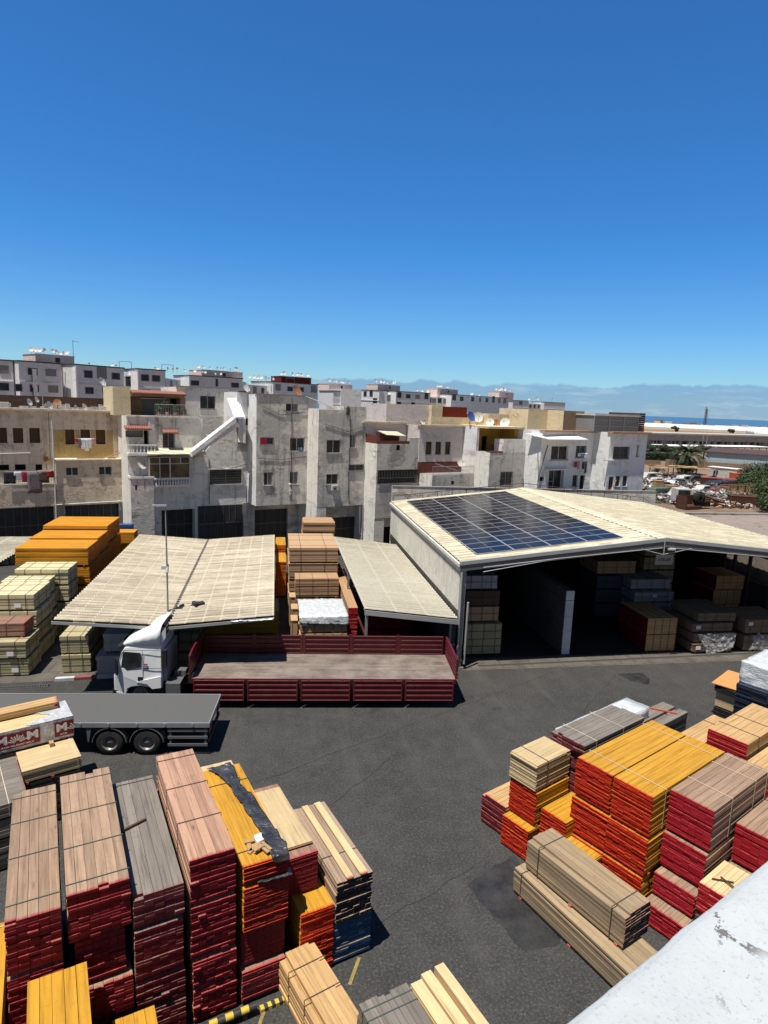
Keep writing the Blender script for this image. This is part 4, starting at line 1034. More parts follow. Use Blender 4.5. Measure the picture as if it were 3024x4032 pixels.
RB('tan bundle with red rim lower left of the high fresh one', 1.86, 2.7, 5.3, 3.9, 0.06, 2.4, 5, 24, 'honey_pine', 'end_red', straps=(0.8,), jend=0.015)
RB('tan bundle at the right edge between the brown and the fresh stacks', 4.15, 5.6, 6.2, 3.5, 0.06, 2.55, 7, 26, 'honey_pine', 'end_red', jend=0.015)
RB('grey and tan board bundle behind the white wrapped pack', -0.24, 0.82, 5.6, 3.8, 0.06, 2.0, 6, 18, 'grey_pine', 'grey_pine', endmi=0, jend=0.03, jlat=0.02, topmiss=(3,))
def long_stack(label, s0, s1, t0, w, z0, z1, nx, nz, wd, en, da, straps, **kw):
    # boards run along the row: near end faces the right
    O = rw(s1, t0)
    return bundle(label, O, RA + rad(90 + da), z0, w, s1 - s0, z1 - z0, nx, nz, wd, en, straps=straps, **kw)
long_stack('long olive brown bundle with a dark end, lying in front of the vermilion ends', 1.85, 5.0, -1.58, 0.97, 0.87, 1.72, 5, 12, 'olive_pine', 'end_navy', -4.4, (0.12, 0.86), jend=0.02, jlat=0.014, crown=1)
long_stack('longer tan bundle on the ground carrying the olive brown one', 1.62, 5.75, -2.02, 1.12, 0.06, 0.80, 6, 11, 'olive_pine', 'olive_pine', -7.0, (0.93,), endmi=0, jend=0.02, jlat=0.014)
RB('small pale board bundle with red rim by the parapet, two sticks on it', 5.54, 6.2, 0.75, 1.35, 1.1, 1.9, 5, 10, 'pale_pine', 'end_red', jend=0.02)
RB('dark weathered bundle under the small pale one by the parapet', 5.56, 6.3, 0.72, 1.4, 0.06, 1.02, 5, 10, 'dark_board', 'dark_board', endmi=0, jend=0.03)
# far right: crate, black sheets, navy bundle
RB('pale wooden crate pack with dark edges under black sheets, at the right edge', -0.28, 0.75, 14.3, 2.3, 0.50, 1.22, 1, 8, 'plywood', 'plywood', endmi=0, straps=(0.1, 0.5), jend=0.01)
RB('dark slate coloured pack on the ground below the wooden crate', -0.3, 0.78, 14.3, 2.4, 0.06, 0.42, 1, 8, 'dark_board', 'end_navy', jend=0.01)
RB('black sheets piled on the wooden crate', -0.3, 0.86, 14.15, 2.45, 1.23, 1.50, 1, 7, 'dark_board', 'end_navy', bear=False, jend=0.05, jlat=0.03)
_o = MB(); _o.box(0, 0, 0, 1.25, 2.4, 0.03)
_o = _o.build('plywood_sheet', M_['ply_orange']); _o.matrix_world = RZ(RA + rad(8), (rw(-0.42, 14.05)[0], rw(-0.42, 14.05)[1], 1.56)) @ Matrix.Rotation(rad(-2), 4, 'X')
tag(_o, 'orange-brown plywood sheet slipped askew over the black sheets', 'plywood')
RB('navy sheet bundle leaning by the orange plywood', 0.95, 2.15, 13.2, 2.6, 0.06, 2.3, 2, 26, 'navy_board', 'end_navy', jend=0.03, jlat=0.03)

# ---- wraps, tarpaulins and small loose things on the stacks
wrapped('wrapped_pack', 'white film-wrapped pack behind the grey boards on the right', rw(-0.75, 3.2), RA, 0.0, 0.95, 4.4, 2.45, 'plastic_film', seed=2)
wrapped('wrapped_pack', 'tall silvery film-wrapped pack on the navy bundle at the right edge', rw(0.95, 13.4), RA, 2.31, 1.3, 2.5, 0.95, 'plastic_film', seed=3, amp=0.05)
wrapped('wrapped_pack', 'crumpled white film bundle half hidden by the parapet', rw(6.0, -0.6), RA, 0.0, 0.9, 0.9, 0.75, 'plastic_film', seed=4, amp=0.12)

def lp(s, t, z): return (*lw(s, t), z)
drape('tarpaulin', 'black tarpaulin twisted along the yellow boards', [(lp(0.30, 4.05, 3.42), lp(0.95, 4.08, 3.42)), (lp(0.42, 3.8, 3.44), lp(0.98, 3.7, 3.42)), (lp(0.62, 3.1, 3.45), lp(0.92, 3.1, 3.42)), (lp(0.70, 2.2, 3.43), lp(1.08, 2.2, 3.42)), (lp(0.80, 1.2, 3.43), lp(1.16, 1.2, 3.42)), (lp(0.84, 0.4, 3.43), lp(1.2, 0.4, 3.42)), (lp(0.80, 0.02, 3.42), lp(1.2, 0.02, 3.40)), (lp(0.82, -0.02, 3.30), lp(1.2, -0.02, 3.28))], 'tarp_black', 'tarpaulin', amp=0.06, n=60, m=12)
drape('tarpaulin', 'strip of black sheet squeezed between two red-ended bundles', [(lp(0.45, -0.02, 2.93), lp(0.45, 0.2, 2.93)), (lp(0.8, -0.04, 2.94), lp(0.8, 0.2, 2.93)), (lp(1.1, -0.06, 2.93), lp(1.1, 0.2, 2.93)), (lp(1.28, -0.02, 2.86), lp(1.28, 0.2, 2.9))], 'tarp_black', 'tarpaulin', amp=0.05, seed=5)
_b = MB(); _b.box(0, 0, 0, 0.62, 0.05, 0.045); _b = _b.build('batten', M_['frame_brown']); _b.matrix_world = RZ(LA + rad(22), (*lw(-2.06, 2.15), 3.515)); tag(_b, 'dark batten lying across the grey boards', 'batten')
for i, (s, t, a, l) in enumerate(((0.46, .62, 100, .34), (.52, .52, 60, .36), (.62, .56, 75, .34), (.5, .75, 10, .22), (.72, .35, 125, .36), (.78, .40, 128, .34), (.60, .38, 40, .25))):
    b = MB(); b.box(-l / 2, -.045, 0, l / 2, .045, .025); o = b.build('wood_offcut', M_['scrap_tan'])
    o.matrix_world = RZ(rad(a), (*lw(s, t), 3.412 + 0.0265 * (i // 2)))
    tag(o, 'short brown board offcut in the small heap on the yellow boards', 'offcut', 'offcuts heaped on the yellow boards')
wrapped('white_bag', 'small crumpled white bag beside the offcuts on the yellow boards', lw(0.66, .62), LA, 3.41, 0.16, 0.26, 0.10, 'cloth_white', cat='bag', amp=0.05, seed=9)
for i, (s, t, a) in enumerate(((5.7, 1.1, 40), (5.8, 1.3, -15))):
    b = MB(); b.box(0, 0, 0, 0.5, 0.03, 0.03); o = b.build('stick', M_['frame_brown']); o.matrix_world = RZ(RA + rad(a), (*rw(s, t), 1.915 + i * .033)); tag(o, ('thin brown stick crossing the small pale bundle, the lower one', 'thin brown stick crossing the small pale bundle, the upper one')[i], 'stick')
b = MB(); b.box(0, 0, 0, 0.05, 1.0, 0.05); o = b.build('batten', M_['honey_pine']); o.matrix_world = RZ(RA + rad(-62), (*rw(-0.2, 8.4), 2.01)); tag(o, 'fresh batten lying askew over the grey and tan bundle', 'batten')

# pile by the trailer, left
PA = rad(27)
def pw(O, x, y): return (O[0] + x * math.cos(PA) - y * math.sin(PA), O[1] + x * math.sin(PA) + y * math.cos(PA))
P1 = (-7.45, 19.08)
def PB(label, x0, y0, w, L, z0, z1, nx, nz, wd, en, **kw):
    # boards along the row, ends to the right
    return bundle(label, pw(P1, x0 + L, y0), PA + rad(90), z0, w, L, z1 - z0, nx, nz, wd, en, **kw)
for i, (a, b) in enumerate([(0.06, 0.95), (1.03, 1.55), (1.62, 2.0)]):
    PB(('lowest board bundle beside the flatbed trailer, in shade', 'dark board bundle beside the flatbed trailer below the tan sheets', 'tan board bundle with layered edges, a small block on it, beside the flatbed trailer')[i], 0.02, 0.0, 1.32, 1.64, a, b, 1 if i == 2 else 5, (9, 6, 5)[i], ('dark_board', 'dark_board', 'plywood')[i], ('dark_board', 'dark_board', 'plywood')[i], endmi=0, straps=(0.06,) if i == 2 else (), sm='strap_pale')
for i, (a, b) in enumerate([(0.06, 0.95), (1.03, 1.55), (1.62, 2.0)]):
    PB(('lowest grey bundle at the left edge by the trailer', 'middle grey bundle at the left edge by the trailer', 'weathered grey bundle with pale strap at the left edge by the trailer')[i], -1.9, -1.5, 2.6, 1.88, a, b, 10, (8, 5, 4)[i], 'grey_pine', 'end_navy', straps=(0.25,) if i == 2 else (), sm='strap_pale', jlat=0.03)
PB('wrapped timber carrier bundle under the printed pack', -3.3, 1.42, 1.3, 5.0, 0.06, 1.95, 5, 18, 'honey_pine', 'honey_pine', endmi=0)
LPK = PB('printed timber pack with white film and dark red emblem panels, left of the flatbed trailer', -3.3, 1.42, 1.3, 5.0, 2.03, 2.72, 6, 8, 'pale_pine', 'pale_pine', endmi=0, bear=True, name='printed_pack', cat='timber pack', group=None)
PB('tan planks on the printed pack, behind its open top', -3.2, 2.2, 0.5, 4.6, 2.76, 2.98, 3, 3, 'honey_pine', 'honey_pine', endmi=0, bear=False, jend=0.05, fray=0.2)
b = MB(); b.box(0, 0, 0, .12, .22, .12); o = b.build('wood_block', M_['scrap_tan']); o.matrix_world = RZ(PA, (*pw(P1, 0.95, 1.05), 2.01)); tag(o, 'small tan wood block on the tan board bundle', 'block')
# film over the pack (local x across the pack, y along it from its right end)
f = MB()
def film(u, v):
    x = -0.012 + u * 0.0; return (x, v * 5.0, u)
w_, l_, h_ = 1.3, 5.0, 0.69
def side_(u, v):
    p = Vector((-0.02, v * l_ - 0.02, h_ * u)); nn = noise.noise(p * 3) ; return p + Vector((-abs(nn) * 0.03, 0, 0))
f.grid(side_, 8, 40)
def top_(u, v):
    y = v * (0.55 + 0.75 * (0.5 + noise.noise(Vector((u * 3.7, 1.2, 0))))); p = Vector((u * w_ - 0.02, y - 0.02, h_ + 0.018)); nn = noise.noise(p * 5); return p + Vector((0, 0, abs(nn) * 0.02))
f.grid(top_, 16, 8)
def end_(u, v):
    p = Vector((u * w_ - 0.02, -0.03, h_ * v + 0.01)); nn = noise.noise(p * 4); return p + Vector((0, -abs(nn) * 0.03, 0))
f.grid(end_, 8, 8)
film_o = f.build('film_wrap', M_['plastic_grey'], LPK)
# printed emblem panels: dark red with white letters, a rising sun between two capitals
paint('emblem_red', (0.20, 0.006, 0.022), 0.5, dirt=0.1)
paint('emblem_white', (0.75, 0.72, 0.70), 0.5, dirt=0.05)
# panel plane: the pack's x = -0.06 face, local y to the left of the picture, z up
def emblem(yc, wd_, hh, cut=False):
    B = Matrix(((0, 0, -1, -0.062), (-1, 0, 0, yc), (0, 1, 0, 0.36), (0, 0, 0, 1)))
    p = MB(); p.box(-wd_ / 2, -hh / 2, -0.004, wd_ / 2, hh / 2, 0.0)
    po = p.build('emblem_panel', M_['emblem_red'], LPK, B)
    fw_ = 1.3; off = (fw_ - wd_) / 2                      # the panel at the corner shows only its left part
    for sx_ in ((-1,) if cut else (-1, 1)):
        text_obj('M', hh * 0.72, Matrix.Translation((sx_ * fw_ * 0.335 + off, hh * 0.08, 0.002)), M_['emblem_white'], po, bold=0.012, sx=1.25)
    s_ = MB()
    for i in range(9):
        a = rad(-70 + i * 17.5 + 90)
        d = Vector((math.cos(a), math.sin(a), 0)); nrm = Vector((-d.y, d.x, 0))
        a0 = Vector((off, -hh * 0.22, 0.002)) + d * hh * 0.16; a1 = Vector((off, -hh * 0.22, 0.002)) + d * hh * (0.58 if i % 2 == 0 else 0.5)
        if cut and a1.x > wd_ / 2 - .02: continue
        s_.face([a0 - nrm * .008, a0 + nrm * .008, a1 + nrm * .022, a1 - nrm * .022])
    s_.build('sun_emblem', M_['emblem_white'], po)
    text_obj('MAYR ME' if cut else 'MAYR MELNHOF HOLZ', hh * 0.16, Matrix.Translation((-0.02 if cut else 0, -hh * 0.37, 0.002)), M_['emblem_white'], po, sx=0.62 if cut else 1.1)
emblem(1.62, 1.30, 0.50)
emblem(0.27, 0.56, 0.50, True)
# ------------------------------------------------------------------ light pole
t = thing('light_pole', 'tall thin street light pole rising through the butterfly shed valley', 'street lamp', (-4.96, 30.25, 0))
m = MB(); m.tube([(0, 0, 0), (0, 0, 5.4), (-.02, 0, 8.35)], [.045, .04, .026], 8); m.build('pole', M_['steel_grey'], t)
m = MB(); m.box(-.62, -.08, 8.33, 0.03, .08, 8.40); m.build('lamp_head', M_['galv'], t)
m = MB(); m.box(-.25, -.06, 5.35, -.02, .06, 5.5); m.tube([(0, -.08, 5.2), (0, .08, 5.55)], .08, 8); m.build('bracket', M_['frame_white'], t)
wrapped('dark_rag', 'dark crumpled rag lying on the butterfly shed roof by the valley', (-3.75, 30.6), 0.4, 3.37, .45, .38, .16, 'cloth_dark', cat='rag', amp=.12, seed=12)
wrapped('dark_rag', 'small flat dark scrap on the roof beside the light pole', (-4.45, 30.75), 0.9, 3.32, .28, .12, .07, 'cloth_dark', cat='rag', amp=.05, seed=13)

# ------------------------------------------------------------------ sheet packs
PG = 'strapped sheet packs in the yard'
def pack(label, x0, y0, x1, y1, z0, z1, mat='card_cream', ns=(3, 2), paper=None, smat='strap_dark', group=PG, skew=0.0, lip=True, name='sheet_pack'):
    """strapped pack of sheets: body with slightly shifted cover boards, straps, pallet bearers"""
    rg = random.Random(int(abs(x0 * 131 + y0 * 37 + z0 * 17)))
    w, d, h = x1 - x0, y1 - y0, z1 - z0
    o = thing(name, label, 'sheet pack', (x0, y0, z0), skew, group)
    m = MB(); n_ = 6
    for i in range(n_):
        a = rg.uniform(-.012, .012); b = rg.uniform(-.012, .012)
        m.box(a, b, .07 + (h - .1) * i / n_, w + a, d + b, .07 + (h - .1) * (i + 1) / n_ - .004)
    m.build('sheets', M_[mat], o)
    m = MB(); m.box(-.025, -.025, h - .03, w + .025, d + .025, h - .002)
    if lip:
        for (a, b, c, e) in ((-.028, -.03, w + .028, -.014), (-.03, -.012, -.016, d + .03), (w + .014, -.012, w + .03, d + .03)):
            m.box(a, b, h - .16 - rg.uniform(0, .05), c, e, h - .004)
    m.build('cover_board', M_[mat], o)
    m = MB()
    for i in range(3):
        x = w * (0.1 + .4 * i); m.box(x - .05, -.01, 0, x + .05, d + .01, .068)
    m.build('pallet_bearers', M_['frame_brown'], o)
    for i in range(ns[0]):
        x = w * (i + .5 + rg.uniform(-.06, .06)) / ns[0]; b = MB()
        b.box(x - .014, -.04, .02, x + .014, -.034, h + .006); b.box(x - .014, -.04, h, x + .014, d + .04, h + .006); b.box(x - .014, d + .034, .02, x + .014, d + .04, h + .006)
        b.build('strap', M_[smat], o)
    for i in range(ns[1]):
        y = d * (i + .5 + rg.uniform(-.06, .06)) / ns[1]; b = MB()
        b.box(-.042, y - .014, .02, -.036, y + .014, h + .009); b.box(-.04, y - .014, h + .003, w + .04, y + .014, h + .009); b.box(w + .036, y - .014, .02, w + .042, y + .014, h + .009)
        b.build('strap', M_[smat], o)
    b = MB(); z_ = h * .55
    b.box(-.036, -.038, z_, w + .036, -.033, z_ + .022); b.box(w + .033, -.033, z_, w + .038, d + .036, z_ + .022)
    b.build('strap', M_[smat], o)
    if paper:
        b = MB(); b.box(w * paper[0], -.044, h * paper[1], w * paper[0] + .3, -.041, h * paper[1] + .22); b.build('paper_label', M_['paper_white'], o)
    return o
L0 = 'cream strapped sheet pack, '
pack(L0 + 'bottom of the front stack at the left edge', -14.0, 30.82, -11.45, 32.5, 0, .86, 'card_olive', paper=(.72, .25))
pack(L0 + 'second of the front stack at the left edge', -14.05, 30.75, -11.5, 32.5, .88, 1.74, 'card_olive', paper=(.68, .2))
bundle('reddish plank bundle lying on the front cream packs at the left edge', (-11.7, 31.3), rad(90), 1.82, 1.2, 2.3, .62, 5, 7, 'red_brown_pine', 'dark_board', straps=(.35,), endmi=0, jlat=.03)
for i in range(4):
    pack(L0 + ('lowest of the tall second stack at the left edge', 'second of the tall second stack at the left edge', 'third of the tall second stack, just under its top pack', 'top of the tall second stack with creased cover and white label')[i], -14.0 + (i % 2) * .06, 32.68, -11.72 + (.12, .05, .08, 0)[i], 35.0, .02 + i * .87, .84 + i * .87, 'card_olive' if i < 2 else 'card_cream', paper=(.6, .2) if i == 3 else None)
for i in range(4):
    pack(L0 + ('ground pack of the narrow third stack on the left', 'second pack of the narrow third stack on the left', 'third pack of the narrow third stack on the left', 'tapered top pack of the narrow third stack on the left')[i], -14.1, 35.1, -11.85 + (.1, .12, .05, 0)[i], 36.2, .02 + i * .87, .84 + i * .87, 'card_olive' if i < 2 else 'card_cream')
for i in range(4):
    pack(L0 + ('lowest of the rear left stack in front of the orange boards', 'second up in the rear left stack before the orange boards', 'third up in the rear left stack before the orange boards', 'highest of the rear left stack, right before the orange boards')[i], -13.85, 36.3, -11.2 + (.05, .1, 0, 0)[i], 38.0, .02 + i * .95, .92 + i * .95, 'card_olive' if i < 2 else 'card_cream')
# packs under the butterfly shed
pack('olive strapped pack on the ground under the left front corner of the butterfly shed', -10.0, 31.0, -8.72, 35.0, 0, .92, 'card_olive', (2, 3))
pack('olive strapped pack stacked second under the left front corner of the butterfly shed', -10.05, 31.05, -8.8, 35.0, .94, 1.85, 'card_olive', (2, 3))
pack('grey film-wrapped pack on the ground left of the truck cab', -8.3, 30.5, -6.6, 32.4, 0, 1.02, 'card_grey', (3, 2), smat='galv')
pack('grey film-wrapped pack stacked second left of the truck cab', -8.0, 30.7, -6.5, 32.4, 1.1, 2.05, 'card_grey', (3, 2), smat='galv')
pack('olive pack on the ground between truck cab and red bed', -5.6, 31.0, -3.6, 33.0, 0, .82, 'card_olive')
pack('olive pack stacked second between truck cab and red bed', -5.6, 31.05, -3.65, 33.0, .9, 1.78, 'card_olive')
for i in range(2):
    bundle(('lower yellow board bundle under the right front of the butterfly shed', 'upper yellow board bundle under the right front of the butterfly shed')[i], (0.28, 32.9), rad(90), .08 + i * 1.0, 2.2, 4.0, (.92, 1.25)[i], 5, (14, 18)[i], 'yellow_board', 'end_orange', jlat=.035, jend=.02)
# orange board stacks
for c, (ya, yb) in enumerate(((38.2, 40.5), (40.6, 43.0), (43.1, 46.5))):
    for i in range(4):
        zt = (4.6, 4.68, 4.95)[c]
        za = .08 + i * (zt / 4); zb = (i + 1) * zt / 4 - .06
        lab = f'{("lowest", "second", "third", "top")[i]} bundle of the {("front", "middle", "rear")[c]} orange board stack behind the cream packs'
        bundle(lab, (-10.6 - .05 * (i % 2) - .06 * c, ya), rad(90), za, yb - ya, 3.9, zb - za, (9, 9, 13)[c], 10, 'orange_board', 'end_orange', group='orange board bundles behind the cream packs', jend=.02, jlat=.025, gap=.03)
bundle('small lower orange bundle peeping out beside the rear orange stack', (-9.9, 46.9), rad(90), .08, 1.2, 3.5, 3.6, 5, 30, 'orange_board', 'end_orange', group='orange board bundles behind the cream packs')
b = MB(); b.box(0, 0, 0, 1.6, .6, 3.9)
for i in range(8): b.box(.02 + i * .2, -.03, 0.05, .1 + i * .2, -.001, 3.85)
o = b.build('blue_container', M_['blue_sheet']); o.location = (-12.0, 48.6, 0.0); tag(o, 'ribbed dark blue container end behind the orange stacks', 'container')
# brown packs in the gap between the sheds
for i in range(4):
    zt = (.98, 1.96, 2.94, 4.0)
    pack(f'tan sheet pack, {("ground level", "second level", "third level", "top level")[i]} of the high stack between the sheds', .95 + .03 * (i % 2), 40.6, 4.12, 45.2, .02 + i * .99, zt[i], 'card_tan', (2, 3), smat='frame_brown', lip=(i == 3))
for i in range(2):
    bundle(('lower strapped brown board bundle in front of the high tan packs', 'upper strapped brown board bundle in front of the high tan packs')[i], (4.0, 38.3), rad(90), .08 + 1.3 * i, 1.4, 2.7, 1.18, 4, (10, 10)[i], 'carton_pine', 'end_red', straps=(.25, .6, .9), endmi=0, jlat=.02)
pack('dark strapped pack on the ground below the film-covered one between the sheds', 1.42, 33.0, 3.95, 36.1, 0, .95, 'card_tan', (5, 2))
pack('tan strapped pack under crumpled film between the sheds, white label on its front', 1.42, 33.0, 3.95, 36.1, .98, 1.88, 'card_tan', (5, 2), paper=(.03, .5))
drape('plastic_cover', 'white and silver plastic film crumpled over the tan pack between the sheds', [((1.36, 36.15, 1.7), (3.99, 36.15, 1.75)), ((1.36, 36.0, 1.95), (3.99, 36.0, 1.95)), ((1.38, 34.6, 1.96), (3.99, 34.6, 1.95)), ((1.36, 33.1, 1.95), (4.02, 33.1, 1.96)), ((1.36, 32.93, 1.88), (4.02, 32.93, 1.9)), ((1.45, 32.9, 1.55), (4.02, 32.88, 1.45))], 'plastic_film', 'plastic film', seed=21, amp=.07, n=40, m=26)
for i, (x, y, z) in enumerate(((.95, 33.6, 0), (1.0, 35.0, 0), (.92, 36.6, 0))):
    b = MB(); b.box(0, 0, 0, .34, .9, 1.5 + .2 * i); b.box(-.02, -.03, 1.5 + .2 * i, .36, .93, 1.53 + .2 * i); b.box(.03, -.025, .1, .07, -.001, 1.5 + .2 * i)
    o = b.build('crate_board', M_['card_tan']); o.location = (x, y, z); tag(o, ('pale upright crate nearest the truck, left of the film-covered pack', 'middle upright crate left of the film-covered pack', 'rear upright crate left of the film-covered pack')[i], 'crate', 'upright crates beside the film-covered pack')
bundle('loose high plank bundle at the rear of the gap between the two sheds', (4.5, 47.2), rad(90), .08, 2.3, 2.4, 4.35, 6, 26, 'carton_pine', 'carton_pine', endmi=0, jlat=.05, jend=.07, fray=.2)
for i, y in enumerate((42.9, 45.9)):
    bundle(('yellow bundle in the narrow gap beside the tan packs, front one', 'yellow bundle in the narrow gap beside the tan packs, rear one')[i], (.1, y), 0, .08, .72, 2.8, 2.4 + .5 * i, 4, 30, 'yellow_board', 'end_orange', jend=.02)
for i in range(3):
    bundle(f'long red-ended plank bundle along the lean-to shed edge, {("lowest", "middle", "upper")[i]} one', (4.15, 34.3), 0, .06 + .66 * i, .55, 10.2, .58, 3, 6, 'carton_pine', 'end_red')
for i in range(2):
    b = bundle(f'dark red-ended bundle in shade under the lean-to shed, {("lower", "upper")[i]} one', (5.2, 33.6), 0, .08 + .85 * i, 2.6, 4, .78, 12, 8, 'red_board', 'end_crimson')
# goods in the hall
for i in range(2):
    pack(('grey-white strapped pack on the ground inside the left end of the hall', 'cream strapped pack second up inside the left end of the hall')[i], 10.3, 31.6, 12.3, 34.0, .55 + i * .86 - .5, 1.35 + i * .86 - .5 + .1, 'card_olive', (3, 2), lip=False)
pack('dark sheet pack third up inside the left end of the hall', 10.25, 31.7, 12.1, 34.0, 1.9, 2.75, 'card_tan', (3, 2), lip=False)
pack('dark reddish pack fourth up inside the left end of the hall', 10.2, 31.7, 12.1, 34.0, 2.8, 3.65, 'frame_brown', (3, 2), lip=False)
pack('white topmost strapped pack inside the left end of the hall', 10.1, 31.7, 11.9, 34.0, 3.72, 4.5, 'card_grey', (3, 2), lip=False)
for i in range(2):
    o = bundle(('lower orange-sided red-ended bundle at the hall mouth', 'upper orange-sided red-ended bundle at the hall mouth')[i], (22.75, 31.42), rad(90), .06 + i * 1.0, 3.0, 1.85, .93, 7, 7, 'honey_pine', 'end_crimson', straps=(.25, .5, .75), sm='frame_brown', endmi=0)
    b = MB(); b.box(-.02, 1.856, 0, 3.02, 1.87, .93); b.build('painted_end', M_['end_crimson'], o)
for i, (x0, x1, y) in enumerate(((23.5, 26.0, 30.9), (23.6, 26.1, 31.0), (23.55, 26.1, 31.15), (23.95, 26.35, 31.3))):
    pack(('lowest film-wrapped pack of the four-high stack at the hall mouth', 'second film-wrapped pack of the four-high stack at the hall mouth', 'third pale-edged pack of the four-high stack at the hall mouth', 'top pale-edged pack of the four-high stack at the hall mouth')[i], x0, y, x1, y + 2.6, .06 + i * .56, .60 + i * .56, 'card_brown', (3, 2), paper=(.08, .4) if i in (0, 2) else None, lip=False)
drape('plastic_cover', 'torn clear film hanging down the front of the four-high stack', [((23.7, 30.82, 1.16), (26.1, 30.82, 1.2)), ((23.9, 30.80, .8), (26.1, 30.78, .8)), ((24.2, 30.74, .4), (26.0, 30.76, .35)), ((24.3, 30.7, .05), (24.7, 30.7, .03))], 'clear_wrap', 'plastic film', seed=31, amp=.12, n=24, m=24)
for i in range(2):
    pack(('lower tan pack by the right side of the hall mouth, film torn over it', 'upper tan pack by the right side of the hall mouth')[i], 26.85, 31.0 + .05 * i, 29.6, 33.4, .06 + i * 1.0, .98 + i * .95, 'card_brown', (4, 2), paper=(.06, .6) if i else None, lip=False)
drape('plastic_cover', 'clear film fanned over the lower tan pack by the right side of the hall', [((27.2, 30.93, 1.0), (29.6, 30.95, 1.0)), ((27.4, 30.88, .6), (29.7, 30.86, .6)), ((27.1, 30.84, .1), (29.6, 30.82, .1))], 'clear_wrap', 'plastic film', seed=32, amp=.14, n=20, m=24)
for i in range(3):
    o = bundle(('hidden lowest red-ended tan bundle at the back right of the hall', 'red-ended tan bundle second from top at the back right of the hall', 'red-ended tan bundle on top at the back right of the hall')[i], (30.9 + .1 * i, 36.6), rad(90), .06 + i * 1.0, 2.4, 2.1, .93, 6, 7, 'honey_pine', 'end_crimson', straps=(.25, .5, .75), sm='frame_brown', endmi=0)
    b = MB(); b.box(-.02, 2.106, 0, 2.42, 2.12, .93); b.build('painted_end', M_['end_crimson'], o)
for i in range(4):
    pack(f'grey sheet pack deep in the hall, {("lowest", "second", "third", "top")[i]} of the four behind the orange-sided bundles', 22.75, 35.9 if i < 3 else 36.4, 25.5, 38.4, .02 + i * .72, .70 + i * .72, 'card_grey', (3, 2), paper=(.45, .5) if i == 2 else None, lip=False)
pack('pale grey pack high in the dark centre of the hall', 20.9, 37.5, 23.6, 40.0, 2.9, 3.8, 'card_tan', lip=False)
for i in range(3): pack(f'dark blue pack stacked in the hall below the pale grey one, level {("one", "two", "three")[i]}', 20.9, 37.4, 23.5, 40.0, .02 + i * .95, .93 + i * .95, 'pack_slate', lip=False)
for i in range(5): pack(f'olive pack in the tall stack that carries the workshop sign, {("lowest", "second", "third", "fourth", "top")[i]}', 24.9, 38.6, 27.2, 41, .02 + i * .95, .93 + i * .95, 'card_olive', lip=False)
s_ = thing('workshop_sign', 'white sign with red capital letters hung in the dark hall', 'sign', (24.62, 36.0, 4.27))
b = MB(); b.box(-.62, 0, -.33, .62, .03, .33); b.build('board', M_['paper_white'], s_)
text_obj('ATELIER', .26, Matrix(((1, 0, 0, 0), (0, 0, -1, -.004), (0, 1, 0, -.01), (0, 0, 0, 1))), M_['scrap_red'], s_, bold=.006)
b = MB(); b.tube([(-.5, .015, .33), (-.5, .015, 1.9)], .006, 5); b.tube([(.5, .015, .33), (.5, .015, 1.9)], .006, 5); b.build('hanging_wires', M_['scrap_dark'], s_)
for i, (y0, y1) in enumerate(((34.7, 36.3), (36.8, 37.7))):
    b = MB(); b.box(0, y0, 0.4, .06, y1, 4.5)
    for j in range(5): b.box(-.012, y0, .8 + .7 * j, -.001, y1, .83 + .7 * j)
    o = b.build('leaning_sheet', M_['wh_white']); o.location = (33.5, 0, 0); tag(o, ('pale blue-grey sheet standing outside the right side of the hall, wide one', 'pale blue-grey sheet standing outside the right side of the hall, narrow one')[i], 'panel')
wrapped('white_bag', 'torn white plastic bag hanging by the bundles at the right of the hall', (32.2, 34.6), .3, 1.3, .8, .6, 1.5, 'plastic_film', cat='bag', amp=.2, seed=41)

# ------------------------------------------------------------------ red drop-side truck
TR = thing('flatbed_truck', 'white-cabbed truck with dark red drop-side bed, near side dropped, parked before the sheds', 'truck', (2.35, 27.87, 0), rad(-5.2))
bx0, bx1, by0, by1, bz = -5.75, 5.9, -1.42, 1.42, 1.30
m = MB(); n_ = 16
for i in range(n_):
    y0 = by0 + (by1 - by0) * i / n_; y1 = by0 + (by1 - by0) * (i + 1) / n_ - .006; vo = random.uniform(0, 50)
    m.face([(bx0, y0, bz), (bx1, y0, bz), (bx1, y1, bz), (bx0, y1, bz)], 0, [(0, vo), (11.8, vo), (11.8, vo + .17), (0, vo + .17)], random.random())
m.box(bx0, by0, bz - .06, bx1, by1, bz - .004)
m.build('bed_floor', M_['deck_planks'], TR)
m = MB()
m.box(bx0, by0 - .05, bz - .2, bx1, by0 - .005, bz + .012); m.box(bx0, by1 + .005, bz - .2, bx1, by1 + .05, bz + .012)
m.box(bx0, -.45, .72, bx1, -.30, bz - .062); m.box(bx0, .30, .72, bx1, .45, bz - .062)
for i in range(9):
    x = bx0 + .4 + i * 1.38; m.box(x - .04, by0, bz - .18, x + .04, by1, bz - .061)
m.build('bed_frame', M_['truck_red'], TR)
def drop_board(x0, x1, h, n_sl=4):
    """pressed side board: outer skin with horizontal ribs; local x along, z up, y outwards"""
    b = MB(); b.box(x0, -.008, 0, x1, .008, h)
    for i in range(n_sl + 1):
        z = h * i / n_sl; za = max(0, z - .045); zb = min(h, z + .045)
        b.prism([(x0, -.0085, za), (x0, -.055, za + .02), (x0, -.055, zb - .02), (x0, -.0085, zb)], (x1 - x0, 0, 0)); b.prism([(x0, .0085, zb), (x0, .055, zb - .02), (x0, .055, za + .02), (x0, .0085, za)], (x1 - x0, 0, 0))
    for x in (x0, x1 - .05): b.box(x, -.060, 0, x + .05, -.0555, h); b.box(x, .0555, 0, x + .05, .060, h)
    return b
np_ = 5; pw_ = (bx1 - bx0 - .1) / np_
